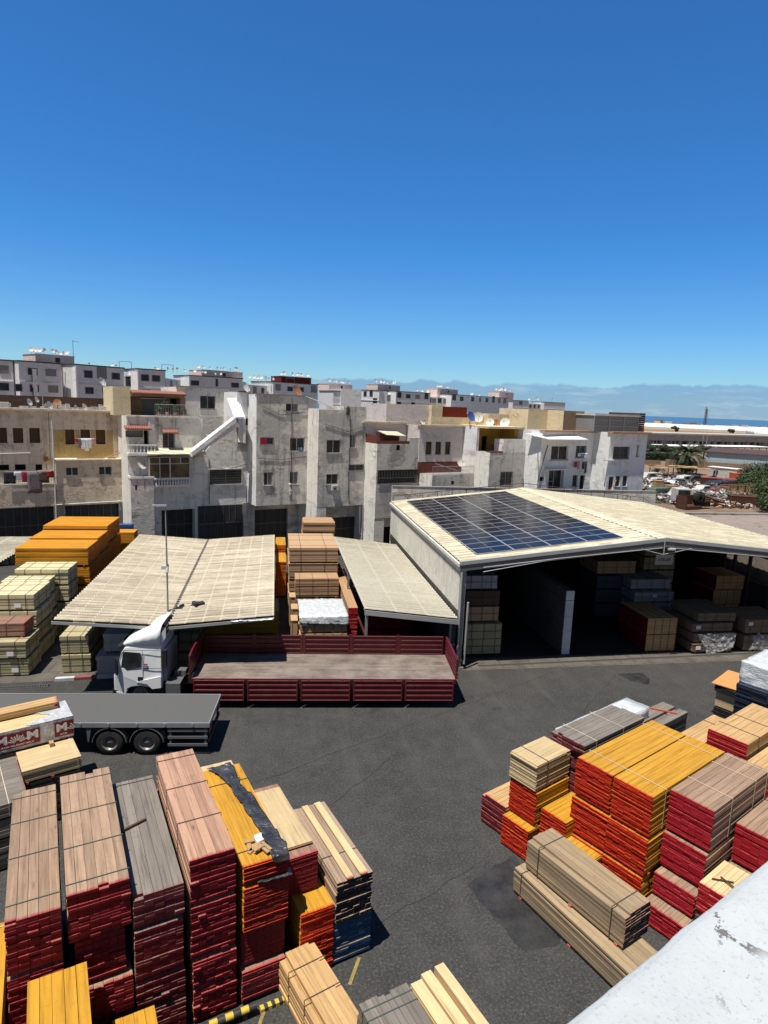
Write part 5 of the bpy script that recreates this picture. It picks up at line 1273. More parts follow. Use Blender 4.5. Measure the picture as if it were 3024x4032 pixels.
for i in range(np_):
    x0 = bx0 + .05 + i * pw_ + .07; x1 = bx0 + .05 + (i + 1) * pw_ - .07
    o = drop_board(x0, x1, .92).build('far_side_board', M_['truck_red'], TR); o.location = (0, by1 + .03, bz + .02)
    o = drop_board(x0, x1, .92).build('dropped_side_board', M_['truck_red'], TR); o.location = (0, by0 - .10, bz - .02); o.rotation_euler = (rad(180 - 4), 0, 0)
    h_ = MB()
    for x in (x0 + .35, x1 - .35): h_.box(x - .05, by0 - .125, bz - .05, x + .05, by0 - .052, bz + .03)
    h_.build('hinge', M_['truck_red'], TR)
for i in range(1, np_):
    x = bx0 + .05 + i * pw_
    p = MB(); p.box(x - .06, by1 + .0, bz + .015, x + .06, by1 + .07, bz + .99); p.build('stake_post', M_['truck_red'], TR)
    p = MB(); p.box(x - .05, by0 - .052, .45, x + .05, by0 - .006, bz - .02); p.build('stake_socket', M_['chassis_black'], TR)
o = drop_board(by0, by1, .92, 5).build('tail_board', M_['truck_red'], TR); o.location = (bx1 + .03, 0, bz + .02); o.rotation_euler = (0, 0, rad(90))
m = MB(); m.box(-.03, by0 - .02, 0, .03, by1 + .02, 1.02)
for i in range(5): m.box(-.05, by0, .06 + i * .22, .05, by1, .12 + i * .22)
m.prism([(-.04, by0 - .02, 1.02), (-.04, by1 + .02, 1.02), (-.04, by1 + .02, 1.12), (-.04, by0 + .6, 1.12)], (.08, 0, 0))
o = m.build('head_board', M_['truck_red'], TR); o.location = (bx0 - .06, 0, bz + .02)
m = MB(); m.box(-9.0, -.42, .62, -5.7, -.32, .9); m.box(-9.0, .32, .62, -5.7, .42, .9); m.box(-8.9, -.32, .66, -5.8, .32, .86); m.build('chassis', M_['chassis_black'], TR)
m = MB(); m.box(-6.85, -1.3, .48, -6.25, -.55, 1.0); m.box(-6.87, -1.305, .5, -6.82, -.54, 1.02); m.box(-6.3, -1.305, .5, -6.25, -.54, 1.02); m.build('fuel_tank', M_['truck_grey'], TR)
m = MB(); m.tube([(-6.6, -.2, .95), (-6.5, .4, 1.25), (-6.3, .2, 1.0)], .06, 8); m.box(-6.7, -.5, 1.0, -6.2, -.1, 1.25); m.build('hoses', M_['truck_grey'], TR)
def wheel(parent, x, y, r=.5, w=.30, out=-1, name='wheel'):
    t_ = MB(); t_.lathe([(r * .60, -w / 2), (r * .9, -w / 2), (r * .98, -w / 2 + .03), (r, -w / 2 + .07), (r, w / 2 - .07), (r * .98, w / 2 - .03), (r * .9, w / 2), (r * .60, w / 2), (r * .60, -w / 2)], 36, (0, 0, 0), 'y')
    o = t_.build('tyre', M_['rubber'], parent); o.location = (x, y, r)
    f = w / 2 * out
    q = MB(); q.lathe([(r * .60, f), (r * .58, f * 1.02), (r * .54, f * .6), (r * .46, f * .30), (r * .22, f * .30), (r * .20, f * .7), (0, f * .72)], 32, (0, 0, 0), 'y')
    for k in range(10):
        a = k * math.pi / 5; q.tube([(r * .33 * math.cos(a), f * .28, r * .33 * math.sin(a)), (r * .33 * math.cos(a), f * .42, r * .33 * math.sin(a))], r * .025, 6)
    q.build('rim', M_['rim_steel'], o)
    return o
for x in (-7.99, 2.0, 3.35):
    for y, s in ((-1.0, -1), (1.0, 1)): wheel(TR, x, y, .5, .3, s)
_before = set(bpy.data.objects)
# cab: forward is -x. side profile lofted across y
CX0, CX1 = -9.62, -7.28
cab = MB()
prof = [(-9.50, .55), (-9.62, .75), (-9.62, 1.45), (-9.52, 1.62), (-9.20, 2.62), (-9.05, 2.86), (-8.6, 2.95), (-7.30, 2.98), (-7.28, .84), (-7.75, .80), (-7.95, .88), (-8.35, .93), (-8.75, .88), (-8.95, .78), (-9.02, .5)]
yw = 1.22
def ywid(x, z):
    return yw - (0.10 if z > 2.8 else 0) - (.05 if x < -9.55 else 0)
cab.mesh([(x, -ywid(x, z), z) for x, z in prof] + [(x, ywid(x, z), z) for x, z in prof], [tuple(range(len(prof))), tuple(range(len(prof), 2 * len(prof)))[::-1]] + [(i, i + len(prof), (i + 1) % len(prof) + len(prof), (i + 1) % len(prof)) for i in range(len(prof))])
co = cab.build('cab', M_['truck_white'], TR)
md = co.modifiers.new('bev', 'BEVEL'); md.width = .05; md.segments = 3; md.limit_method = 'ANGLE'; md.angle_limit = rad(35)
# roof deflector
d = MB(); secs = [(-9.20, 1.02, 2.88, 2.98), (-9.08, 1.10, 2.9, 3.12), (-8.8, 1.14, 2.92, 3.30), (-8.4, 1.16, 2.93, 3.50), (-7.95, 1.17, 2.93, 3.70), (-7.55, 1.17, 2.93, 3.86), (-7.34, 1.16, 2.93, 3.92)]
ring = []
for x, hw, zb, zt in secs:
    r_ = [(x, -hw, zb)]
    for k in range(9):
        a = math.pi * k / 8; r_.append((x, -hw * math.copysign(abs(math.cos(a)) ** .40, math.cos(a)), zb + (zt - zb) * (math.sin(a) ** .42)))
    r_.append((x, hw, zb)); ring.append(r_)
vs = [p for r_ in ring for p in r_]; w_ = len(ring[0])
d.mesh(vs, [(i * w_ + j, i * w_ + j + 1, (i + 1) * w_ + j + 1, (i + 1) * w_ + j) for i in range(len(ring) - 1) for j in range(w_ - 1)], sm=True)
d.mesh(ring[0], [tuple(range(w_))[::-1]])
do = d.build('roof_deflector', M_['truck_white'], TR, recalc=True); md = do.modifiers.new('t', 'SOLIDIFY'); md.thickness = .04
m = MB(); m.prism([(-7.33, -1.04, 2.94), (-7.33, -1.04, 3.5), (-7.12, -.98, 3.82), (-7.12, -.98, 3.3)], (0, .05, 0)); m.build('deflector_wing', M_['truck_white'], TR); m = MB(); m.prism([(-7.33, .99, 2.94), (-7.33, .99, 3.5), (-7.12, .93, 3.82), (-7.12, .93, 3.3)], (0, .05, 0)); m.build('deflector_wing', M_['truck_white'], TR); m = MB(); m.box(-7.62, -.9, 2.985, -7.32, .9, 3.12); m.build('roof_step', M_['truck_white'], TR)
m = MB()
m.prism([(-9.27, -yw - .012, 1.62), (-8.28, -yw - .012, 1.90), (-8.28, -yw - .012, 2.60), (-9.05, -yw - .012, 2.66), (-9.12, -yw - .012, 2.62)], (0, .03, 0)); m.build('side_window', M_['glass'], TR); m = MB(); m.prism([(-9.27, yw - .018, 1.62), (-8.28, yw - .018, 1.90), (-8.28, yw - .018, 2.60), (-9.05, yw - .018, 2.66), (-9.12, yw - .018, 2.62)], (0, .03, 0)); m.build('side_window', M_['glass'], TR)
m = MB(); m.prism([(-9.545, -1.1, 1.68), (-9.545, 1.1, 1.68), (-9.225, 1.06, 2.62), (-9.225, -1.06, 2.62)], (-.02, 0, .005)); m.build('windscreen', M_['glass_green'], TR)
m = MB(); m.box(-9.42, -1.1, 2.84, -9.18, 1.1, 2.88); m.prism([(-9.45, -1.12, 2.72), (-9.16, -1.12, 2.98), (-9.12, -1.12, 2.92), (-9.40, -1.12, 2.68)], (0, 2.24, 0)); m.build('sun_visor', M_['chassis_black'], TR)
m = MB()
m.box(-8.20, -yw - .008, 1.18, -8.185, -yw + .01, 2.72); m.box(-9.25, -yw - .008, 1.16, -7.3, -yw + .01, 1.172); m.box(-8.2, -yw - .008, 1.82, -7.3, -yw + .01, 1.835); m.box(-9.2, -yw - .006, 2.725, -7.3, -yw + .01, 2.74)
m.build('door_seams', M_['chassis_black'], TR)
m = MB(); m.prism([(-8.5, -yw - .03, 1.14), (-8.2, -yw - .03, 1.24), (-7.32, -yw - .03, 1.44), (-7.32, -yw - .03, .86), (-7.75, -yw - .03, .80), (-8.0, -yw - .03, 1.05)], (0, .04, 0)); m.build('side_trim', M_['truck_white'], TR)
m = MB(); m.box(-8.44, -yw - .02, 1.20, -8.22, -yw + .02, 1.40); m.build('step_recess', M_['chassis_black'], TR)
m = MB(); m.box(-8.16, -yw - .006, 1.86, -7.96, -yw + .01, 2.06); m.build('door_sticker', M_['emblem_red'], TR)
m = MB(); m.box(-8.15, -yw - .008, 1.89, -7.97, -yw + .009, 1.915); m.box(-8.15, -yw - .008, 1.98, -7.97, -yw + .009, 2.005); m.build('sticker_lines', M_['paper_white'], TR)
m = MB(); m.box(-7.30, -yw + .02, 1.85, -7.06, -yw + .22, 2.72); m.build('side_fairing', M_['chassis_black'], TR); m = MB(); m.box(-7.30, yw - .22, 1.85, -7.06, yw - .02, 2.72); m.build('side_fairing', M_['chassis_black'], TR)
m = MB(); m.box(-7.26, -1.0, 1.1, -7.1, 1.0, 2.6); m.build('rear_cab_wall', M_['cab_grey'], TR)
m = MB(); m.box(-9.45, -yw - .2, 1.58, -9.36, -yw - .03, 2.42); m.tube([(-9.4, -yw + .02, 2.4), (-9.4, -yw - .12, 2.36)], .02, 6); m.build('mirror', M_['chassis_black'], TR); m = MB(); m.box(-9.45, yw + .03, 1.58, -9.36, yw + .2, 2.42); m.tube([(-9.4, yw - .02, 2.4), (-9.4, yw + .12, 2.36)], .02, 6); m.build('mirror', M_['chassis_black'], TR)
m = MB(); m.box(-9.68, -1.2, .34, -9.3, 1.2, .72); m.build('bumper', M_['chassis_black'], TR)
for y in (-.95, .95): m = MB(); m.box(-9.69, y - .18, .5, -9.6, y + .18, .68); m.build('headlight', M_['frame_white'], TR)
m = MB()
for s in (-1, 1):
    pts = [(-8.35 + .66 * math.cos(rad(a)), s * 1.0, .5 + .66 * math.sin(rad(a))) for a in range(-10, 191, 20)]
    for i in range(len(pts) - 1): m.bar(pts[i], pts[i + 1], .3, .03)
m.build('mudguard', M_['chassis_black'], TR)
m = MB(); m.box(-9.1, -1.17, .45, -8.9, -.9, .95); m.box(-7.9, -1.1, .5, -7.2, -.4, 1.0); m.box(-9.3, -.9, .5, -7.3, .9, 1.15); m.build('under_cab', M_['chassis_black'], TR)

for o in list(bpy.data.objects):
    if o not in _before and o.parent == TR and o.type == 'MESH':
        o.matrix_local = Matrix.Translation((-9.1 + 9.62 * .876, 0, 0)) @ Matrix.Diagonal((.876, 1, .91, 1))
# ------------------------------------------------------------------ flatbed trailer
TL = thing('flatbed_trailer', 'empty grey flatbed trailer with twin axles, half behind the printed pack', 'trailer', (-2.22, 24.10, 0), rad(-5.5))
tl, tw, tz = 13.4, 1.22, 1.30
m = MB(); m.box(-tl, -tw + .06, tz - .10, -.04, tw - .06, tz); m.build('deck', M_['deck_grey'], TL)
m = MB()
m.box(-tl, -tw, tz - .16, 0, -tw + .055, tz + .018); m.box(-tl, tw - .055, tz - .16, 0, tw, tz + .018); m.box(-.038, -tw + .056, tz - .16, 0, tw - .056, tz + .018)
for i in range(13): m.box(-tl + .5 + i * 1.02, -tw - .025, tz - .13, -tl + .58 + i * 1.02, -tw - .001, tz + .005)
m.build('side_rail', M_['steel_grey'], TL)
m = MB(); m.box(-tl, -.55, .82, -.1, -.42, tz - .11); m.box(-tl, .42, .82, -.1, .55, tz - .11)
for i in range(10): m.box(-tl + .4 + i * 1.36, -tw + .06, tz - .2, -tl + .47 + i * 1.36, tw - .06, tz - .105)
m.build('chassis', M_['chassis_black'], TL)
for x in (-3.68, -2.32):
    for y, s in ((-1.02, -1), (1.02, 1)): wheel(TL, x, y, .50, .34, s)
    for s in (-1, 1):
        q = MB(); pts = [(x + .62 * math.cos(rad(a)), s * 1.02, .48 + .62 * math.sin(rad(a))) for a in range(5, 176, 10)]
        for i in range(len(pts) - 1): q.bar(pts[i], pts[i + 1], .38, .025, up=(0, 0, 1) if abs(pts[i][0] - x) < .4 else (1, 0, 0))
        q.build('mudguard', M_['truck_grey'], TL)
    q = MB(); q.tube([(x, -.9, .5), (x, .9, .5)], .07, 8); q.build('axle', M_['chassis_black'], TL)
m = MB()
for z in (.42, .72, 1.0): m.box(-1.55, -tw + .03, z - .05, -.08, -tw + .06, z + .05)
m.box(-1.5, -tw + .06, .4, -1.42, -tw + .1, 1.15); m.box(-.2, -tw + .06, .4, -.12, -tw + .1, 1.15)
m.build('side_guard', M_['truck_grey'], TL)
m = MB(); m.box(-.12, -tw + .1, .45, -.04, tw - .1, .6); m.box(-.12, -.9, .6, -.06, -.8, 1.15); m.box(-.12, .8, .6, -.06, .9, 1.15); m.build('rear_bumper', M_['chassis_black'], TL)
m = MB(); m.box(-.05, -1.1, .85, -.02, -.7, 1.0); m.build('rear_light', M_['scrap_red'], TL); m = MB(); m.box(-.05, .7, .85, -.02, 1.1, 1.0); m.build('rear_light', M_['scrap_red'], TL)
m = MB(); m.prism([(-4.5, -tw + .03, 1.1), (-4.32, -tw + .03, 1.1), (-4.42, -tw + .03, .55), (-4.46, -tw + .03, .55)], (0, .04, 0)); m.build('mudguard_stay', M_['truck_grey'], TL)
for q in (-.7, .55): m = MB(); m.box(-9.9, q, 0, -9.75, q + .15, .85); m.build('landing_leg', M_['truck_grey'], TL)
# ------------------------------------------------------------------ the terrace of houses behind the yard
FA = rad(22); FO = (-12.4916, 54.9213)
def fw_(s, t): return (FO[0] + s * math.cos(FA) - t * math.sin(FA), FO[1] + s * math.sin(FA) + t * math.cos(FA))
class House:
    def __init__(h, label, s, t, name='terraced_house', group='terraced houses behind the yard'):
        x, y = fw_(s, t); h.s = s; h.t = t
        h.o = thing(name, label, 'house', (x, y, 0), FA, group)
        h.M = Matrix.Translation((-s, -t, 0))
    def put(h, mb, name, mat, parent=None, recalc=False):
        o = mb.build(name, M_[mat] if isinstance(mat, str) else [M_[q] for q in mat], parent or h.o, None, recalc)
        if parent is None: o.matrix_local = h.M
        return o
    def wall(h, s0, s1, z0, z1, t, depth, mat, holes=(), name='wall', side=None, cap=None):
        """block with real openings in its front; side = material of its left face"""
        m = MB(); rv = .22
        ss = sorted(set([s0, s1] + [v for q in holes for v in (q[0], q[2])])); zs = sorted(set([z0, z1] + [v for q in holes for v in (q[1], q[3])]))
        ss = [v for v in ss if s0 <= v <= s1]; zs = [v for v in zs if z0 <= v <= z1]
        for i in range(len(ss) - 1):
            for j in range(len(zs) - 1):
                a = (ss[i] + ss[i + 1]) / 2; b = (zs[j] + zs[j + 1]) / 2
                if any(q[0] < a < q[2] and q[1] < b < q[3] for q in holes): continue
                m.face([(ss[i], t, zs[j]), (ss[i + 1], t, zs[j]), (ss[i + 1], t, zs[j + 1]), (ss[i], t, zs[j + 1])])
        for q in holes:
            a, c, b, d = q[0], q[1], q[2], q[3]; r = q[5] if len(q) > 5 else rv
            m.face([(a, t, c), (a, t + r, c), (b, t + r, c), (b, t, c)]); m.face([(a, t, d), (b, t, d), (b, t + r, d), (a, t + r, d)])
            m.face([(a, t, c), (a, t, d), (a, t + r, d), (a, t + r, c)]); m.face([(b, t, c), (b, t + r, c), (b, t + r, d), (b, t, d)])
        m.face([(s0, t + depth, z0), (s0, t, z0), (s0, t, z1), (s0, t + depth, z1)], 1)
        m.face([(s1, t, z0), (s1, t + depth, z0), (s1, t + depth, z1), (s1, t, z1)], 1)
        m.face([(s0, t, z1), (s1, t, z1), (s1, t + depth, z1), (s0, t + depth, z1)], 2)
        m.face([(s0, t, z0), (s0, t + depth, z0), (s1, t + depth, z0), (s1, t, z0)], 0)
        m.face([(s1, t + depth, z0), (s0, t + depth, z0), (s0, t + depth, z1), (s1, t + depth, z1)])
        o = h.put(m, name, (mat, side or mat, cap or 'concrete'))
        for q in holes: h.opening(q, t)
        return o
    def opening(h, q, t):
        a, c, b, d = q[:4]; k = q[4] if len(q) > 4 else 'slide'; r = q[5] if len(q) > 5 else .22
        w = b - a; y = t + r
        f = MB(); fr = .05
        if k in ('none',): return
        if k == 'dark':
            f.box(a, y - .02, c, b, y, d); h.put(f, 'opening', 'dark_hole'); return
        if k == 'gate':
            f.box(a, y - .03, c, b, y, d); o = h.put(f, 'shop_gate', 'gate_dark')
            g = MB(); n_ = max(2, int(w / .55))
            for i in range(n_ + 1): g.box(a + w * i / n_ - .02, y - .07, c, a + w * i / n_ + .02, y - .031, d)
            for z in (c + (d - c) * .34, c + (d - c) * .67): g.box(a, y - .075, z - .03, b, y - .0311, z + .03)
            g.build('gate_bars', M_['gate_bar'], o); return
        if k == 'shutter':
            n_ = max(4, int((d - c) / .07))
            f.box(a, y - .02, c, b, y, d)
            for i in range(n_): f.box(a + .04, y - .035, c + (d - c) * i / n_ + .008, b - .04, y - .0201, c + (d - c) * (i + 1) / n_ - .006)
            h.put(f, 'shutter', q[6] if len(q) > 6 else 'shutter_brown'); return
        mat = 'frame_brown' if k == 'brown' else ('frame_alu' if k in ('slide', 'bar') else 'frame_white')
        for (s_, e_, zz, ze) in ((a, b, c, c + fr), (a, b, d - fr, d), (a, a + fr, c + fr, d - fr), (b - fr, b, c + fr, d - fr), ((a + b) / 2 - fr / 2, (a + b) / 2 + fr / 2, c + fr, d - fr)):
            f.box(s_, y - .07, zz, e_, y - .01, ze)
        o = h.put(f, 'window', mat)
        p = MB(); p.box(a + .01, y - .035, c + .01, b - .01, y - .025, d - .01)
        if k == 'half': p = MB(); p.box(a + .01, y - .035, c + .01, (a + b) / 2, y - .025, d - .01)
        po = p.build('pane', M_['glass_brown' if k == 'brown' else 'glass'], o)
        if k == 'half':
            p = MB(); p.box((a + b) / 2, y - .03, c + .01, b - .01, y - .02, d - .01); p.build('blind', M_['shutter_grey'], o)
        if k != 'nosill':
            s_ = MB(); s_.box(a - .08, t - .07, c - .07, b + .08, t + r - .075, c - .002); s_.build('sill', M_['concrete'], o)
        if k == 'bar':
            g = MB(); n_ = max(3, int(w / .13))
            for i in range(n_ + 1): g.box(a + w * i / n_ - .008, t - .03, c, a + w * i / n_ + .008, t - .014, d)
            for i in range(3): g.box(a, t - .032, c + (d - c) * (i + .5) / 3 - .01, b, t - .0135, c + (d - c) * (i + .5) / 3 + .01)
            g.build('window_bars', M_['gate_bar'], o)
def railing(h, s0, s1, t, z, hh, mat='gate_bar', name='railing', step=.13, t1=None):
    m = MB(); m.tube([(s0, t, z + hh), (s1, t, z + hh)], .022, 6)
    m.tube([(s0, t, z + .08), (s1, t, z + .08)], .015, 6)
    n_ = int((s1 - s0) / step)
    for i in range(n_ + 1): m.box(s0 + (s1 - s0) * i / n_ - .008, t - .008, z, s0 + (s1 - s0) * i / n_ + .008, t + .008, z + hh)
    if t1 is not None:
        m.tube([(s1, t, z + hh), (s1, t1, z + hh)], .022, 6)
    return h.put(m, name, mat)
def balusters(h, s0, s1, t, z0, z1, n_, mat='pl_white'):
    m = MB(); m.box(s0, t - .07, z1 - .09, s1, t + .07, z1); m.box(s0, t - .07, z0, s1, t + .07, z0 + .07)
    for i in range(n_):
        s = s0 + (s1 - s0) * (i + .5) / n_
        m.lathe([(.05, z0 + .07), (.075, z0 + .2), (.03, z0 + (z1 - z0) * .6), (.05, z1 - .09)], 8, (s, t, 0))
    return h.put(m, 'balustrade', mat)
def cornice(h, s0, s1, t, z, mat='concrete', out=.18, th=.14, name='cornice'):
    m = MB(); m.box(s0, t - out, z, s1, t + .3, z + th); return h.put(m, name, mat)
def pipe(h, s, t, z0, z1, mat='frame_white', r=.05):
    m = MB(); m.tube([(s, t - .07, z0), (s, t - .07, z1)], r, 8); return h.put(m, 'downpipe', mat)
def tile_awning(h, s0, s1, t, z, mat='tile_red', d=.55):
    m = MB(); n_ = int((s1 - s0) / .16)
    for i in range(n_):
        a = s0 + (s1 - s0) * (i + .5) / n_; m.tube([(a, t + .02, z + .22), (a, t - d, z)], .075, 7)
    m.prism([(s0, t, z + .12), (s0, t - d + .04, z - .06), (s0, t - d + .04, z - .01), (s0, t, z + .2)], (s1 - s0, 0, 0)); return h.put(m, 'tile_awning', mat)

# --- F1: beige house at the left edge, recessed ochre storey over a projecting box
h = House('beige house at the left frame edge, ochre band under three shuttered windows', -5.0, 0.0)
q3 = [(*(-3.92,9.27,-3.21,10.47), 'shutter'), (*(-2.79,9.28,-2.06,10.48), 'shutter'), (*(-1.65,9.28,-0.91,10.48), 'shutter')]
h.wall(-5.0, 0.10, 8.0, 11.98, 1.2, 9, 'pl_beige', q3)
cornice(h, -5.0, 0.15, 1.2, 11.9, 'pl_beige_box', .35, .16)
m = MB(); zz = [q3[0][1] - .9, q3[0][3]]
m.box(-4.85, 1.19, 8.2, -3.9, 1.1995, zz[1] - .02); m.box(q3[2][2] + .06, 1.19, 8.2, -.35, 1.1995, zz[1] - .02); m.box(-3.9, 1.19, 8.2, q3[2][2] + .06, 1.1995, q3[0][1] - .04)
m.box(q3[0][2] + .05, 1.19, q3[0][1], q3[1][0] - .05, 1.1995, zz[1] - .02); m.box(q3[1][2] + .05, 1.19, q3[0][1], q3[2][0] - .05, 1.1995, zz[1] - .02)
h.put(m, 'painted_band', 'pl_ochre')
h.wall(-4.78, 0.04, 4.55, 8.1, 0, 8, 'pl_beige_box', [(*(-4.08,6.89,-3.18,7.55), 'white'), (*(-1.68,6.88,-0.71,7.58), 'white')])
h.wall(-4.78, 0.04, 0, 4.55, 0, 8, 'concrete', [(-4.25, 0.0, -.25, 4.5, 'gate', .35)])
m = MB(); m.box(-4.85, -.12, 8.1, .1, 1.3, 8.2); h.put(m, 'ledge', 'pl_beige')
m = MB(); m.tube([(-4.9, -.1, 1.5), (-4.88, -.1, 11.2)], .06, 8); m.tube([(-4.9, -.12, 4.62), (0.0, -.12, 4.7)], .05, 8); m.tube([(-.2, -.1, 4.7), (-.2, 1.1, 4.75)], .05, 6); h.put(m, 'downpipe', 'frame_white')
m = MB(); m.box(-5.0, 6, 11.9, .2, 6.2, 13.0); h.put(m, 'rooftop_wall', 'pl_brown_low')
m = MB(); m.tube([(-.6, .4, 8.22), (-.2, .9, 8.9)], .03, 6); m.tube([(-1.2, .3, 8.25), (.0, .5, 8.6)], .04, 6); m.box(-.9, .2, 8.2, -.3, .7, 8.34); m.box(-3.2, .3, 8.21, -1.2, .42, 8.3)
m_o = h.put(m, 'lumber_scraps', 'scrap_tan')
h = House('beige house cut by the left frame edge, with rugs hung over its balcony', -16, 0.0)
h.wall(-16, -5.03, 8.0, 11.98, 1.2, 9, 'pl_beige', [(*(-8.53,9.38,-7.90,10.55), 'shutter'), (*(-7.50,9.38,-6.82,10.54), 'shutter'), (*(-6.40,9.39,-5.67,10.56), 'shutter'), (-11.5, 9.38, -10.3, 10.54, 'shutter')])
cornice(h, -16, -5.0, 1.2, 11.9, 'pl_beige_box', .35, .16)
h.wall(-16, -4.82, 4.55, 6.3, 0, 1.25, 'pl_beige_box')
h.wall(-16, -4.82, 4.55, 8.1, 1.22, 8, 'pl_beige', [(*(-8.66,7.29,-7.89,7.72), 'dark'), (*(-7.50,7.27,-6.77,7.73), 'dark'), (*(-6.10,7.24,-5.63,7.71), 'dark')])
h.wall(-16, -4.82, 0, 4.55, 0, 8, 'concrete', [(-15, 0.0, -5.05, 4.5, 'gate', .35)])
railing(h, -16, -4.85, 0.03, 6.3, 1.0, 'gate_bar')
m = MB(); m.box(-16, 6, 11.9, -5.1, 6.2, 13.0); h.put(m, 'rooftop_wall', 'pl_brown_low')
m = MB(); m.tube([(-12, 1.1, 8.5), (-6.4, 1.1, 8.62)], .04, 6); h.put(m, 'wall_pipe', 'frame_white')

# --- F2: pale house with stacked balconies
T2 = -2.99
h = House('pale grey house with red-tiled awnings, glazed balcony and a lower bay with a dish', 0.04, T2)
h.wall(0.04, 5.9, 8.6, 11.75, T2, 9, 'pl_grey', [(*(-0.07,10.15,1.24,10.67), 'shutter', .3, 'shutter_grey'), (*(2.72,9.30,3.63,10.51), 'bar'), (*(1.28,9.58,1.65,10.68), 'dark', .8)], side='pl_whitestrip')
cornice(h, 0.02, 5.6, T2, 11.72, 'pl_grey', .12, .12)
tile_awning(h, -0.19, 1.81, T2, 10.81); tile_awning(h, 2.70, 3.85, T2, 10.53)
balusters(h, 0.0, 2.1, T2 - .55, 8.95, 9.6, 8); m = MB(); m.box(-.03, T2 - .65, 8.75, 2.15, T2 + .02, 8.95); h.put(m, 'balcony_slab', 'pl_white')
h.wall(0.04, 5.9, 0, 8.62, T2, 9, 'pl_pale', [(2.5, 0.0, 5.2, 4.25, 'gate', .9)], side='pl_whitestrip')
h.wall(0.02, 1.75, 0, 7.0, T2 - 1.0, 1.05, 'pl_dirty', [(.35, 6.1, .5, 6.5, 'dark')], side='pl_whitestrip')
m = MB(); m.box(-.02, T2 - 1.05, 7.0, .06, T2, 7.2); m.box(.06, T2 - 1.05, 7.0, 1.78, T2 - .97, 7.16); h.put(m, 'low_parapet', 'pl_white')
# glazed balcony under a cream awning
r_ = (1.47,6.93,4.71,8.65)
m = MB()
for (a, c, b, d) in ((0, 0, 1, .03), (0, .97, 1, 1), (0, 0, .03, 1), (.97, 0, 1, 1), (.49, 0, .52, 1), (0, .66, 1, .69), (.25, 0, .27, 1), (.75, .66, .77, 1)):
    w = r_[2] - r_[0]; hh = r_[3] - r_[1]; m.box(r_[0] + a * w, T2 - .62, r_[1] + c * hh, r_[0] + b * w, T2 - .56, r_[1] + d * hh)
wo = h.put(m, 'glazed_balcony', 'frame_white')
m = MB(); m.box(r_[0], T2 - .60, r_[1], r_[2], T2 - .585, r_[3]); m.build('pane', M_['glass_brown'], wo)
m = MB(); m.box(r_[0], T2 - .57, r_[1] - .1, r_[0] + .05, T2, r_[3]); m.box(r_[2] - .05, T2 - .57, r_[1] - .1, r_[2], T2, r_[3]); m.box(r_[0], T2 - .62, r_[1] - .75, r_[2], T2 - .02, r_[1] - .62); h.put(m, 'balcony_sides', 'pl_pale')
balusters(h, r_[0], r_[2], T2 - .6, r_[1] - .62, r_[1], 15)
m = MB(); za = 9.09 - .12; m.prism([(1.3, T2 - 1.1, za - .12), (5.9, T2 - 1.1, za - .12), (5.75, T2, za + .28), (1.5, T2, za + .28)], (0, 0, .06)); h.put(m, 'awning', 'hall_roof')
m = MB(); m.tube([(1.9, T2 - .08, .5), (1.9, T2 - .08, 6.2)], .05, 8); m.tube([(.5, T2 - 1.12, 1.2), (1.7, T2 - 1.12, .5)], .06, 8); m.tube([(-.1, T2 - 1.1, 2.2), (1.3, T2 - 1.12, .6)], .07, 8); h.put(m, 'downpipe', 'frame_white')
# roof terrace room with tiled canopy
h.wall(-.55, .75, 11.75, 14.0, T2 + 2.2, 5, 'pl_cream'); h.wall(.76, 5.0, 11.75, 13.3, T2 + 3.6, 4, 'pl_terra', [(1.9, 11.8, 3.9, 13.2, 'shutter', .2, 'shutter_grey'), (4.2, 11.8, 4.95, 13.2, 'dark')])
m = MB(); m.box(.76, T2 + 2.2, 13.3, 5.05, T2 + 6, 13.75); h.put(m, 'canopy_roof', 'pl_terra'); tile_awning(h, .8, 5.0, T2 + 2.2, 13.55, d=.8)
m = MB(); m.box(4.7, T2 + 2.2, 11.75, 5.1, T2 + 3.6, 13.3); h.put(m, 'side_pier', 'pl_terra')
m = MB(); m.prism([(1.6, T2 + 2.4, 13.15), (3.6, T2 + 2.4, 13.15), (3.6, T2 + 3.5, 13.3), (1.6, T2 + 3.5, 13.3)], (0, 0, .04)); h.put(m, 'awning_blind', 'frame_white')
railing(h, 2.2, 5.6, T2 + .15, 11.84, .9, 'frame_alu', t1=T2 + 2.0)
wrapped('hanging_sheet', 'white sheet hung over the terrace edge of the pale grey house', fw_(1.62, T2 - .08), FA, 10.6, .5, .06, 1.2, 'cloth_white', cat='laundry', amp=.04, seed=51)

# --- F2c: stair house with the sloped white stair roof
h = House('pale house with a white slanting stair roof running down its front', 5.92, T2)
top = 11.5
m = MB(); P = [(5.92, 0), (9.78, 0), (9.78, 11.97), (8.67, 11.74), (5.92, 8.83)]
m.prism([(s, T2, z) for s, z in P], (0, .3, 0)); m.box(5.93, T2 + .31, 0, 9.77, T2 + 9, 8.3)
h.put(m, 'wall', 'pl_pale')
r_ = (6.42,6.23,9.20,7.48)
m = MB()
for (a, b, c, d) in ((r_[0] - .06, r_[2] + .06, r_[1] - .08, r_[1]), (r_[0] - .06, r_[2] + .06, r_[3], r_[3] + .06), (r_[0] - .06, r_[0], r_[1], r_[3]), (r_[2], r_[2] + .06, r_[1], r_[3])): m.box(a, T2 - .10, c, b, T2 + .01, d)
wo = h.put(m, 'window', 'frame_white'); m = MB(); m.box(r_[0], T2 - .02, r_[1], r_[2], T2 - .005, r_[3]); m.build('pane', M_['glass'], wo)
m = MB()
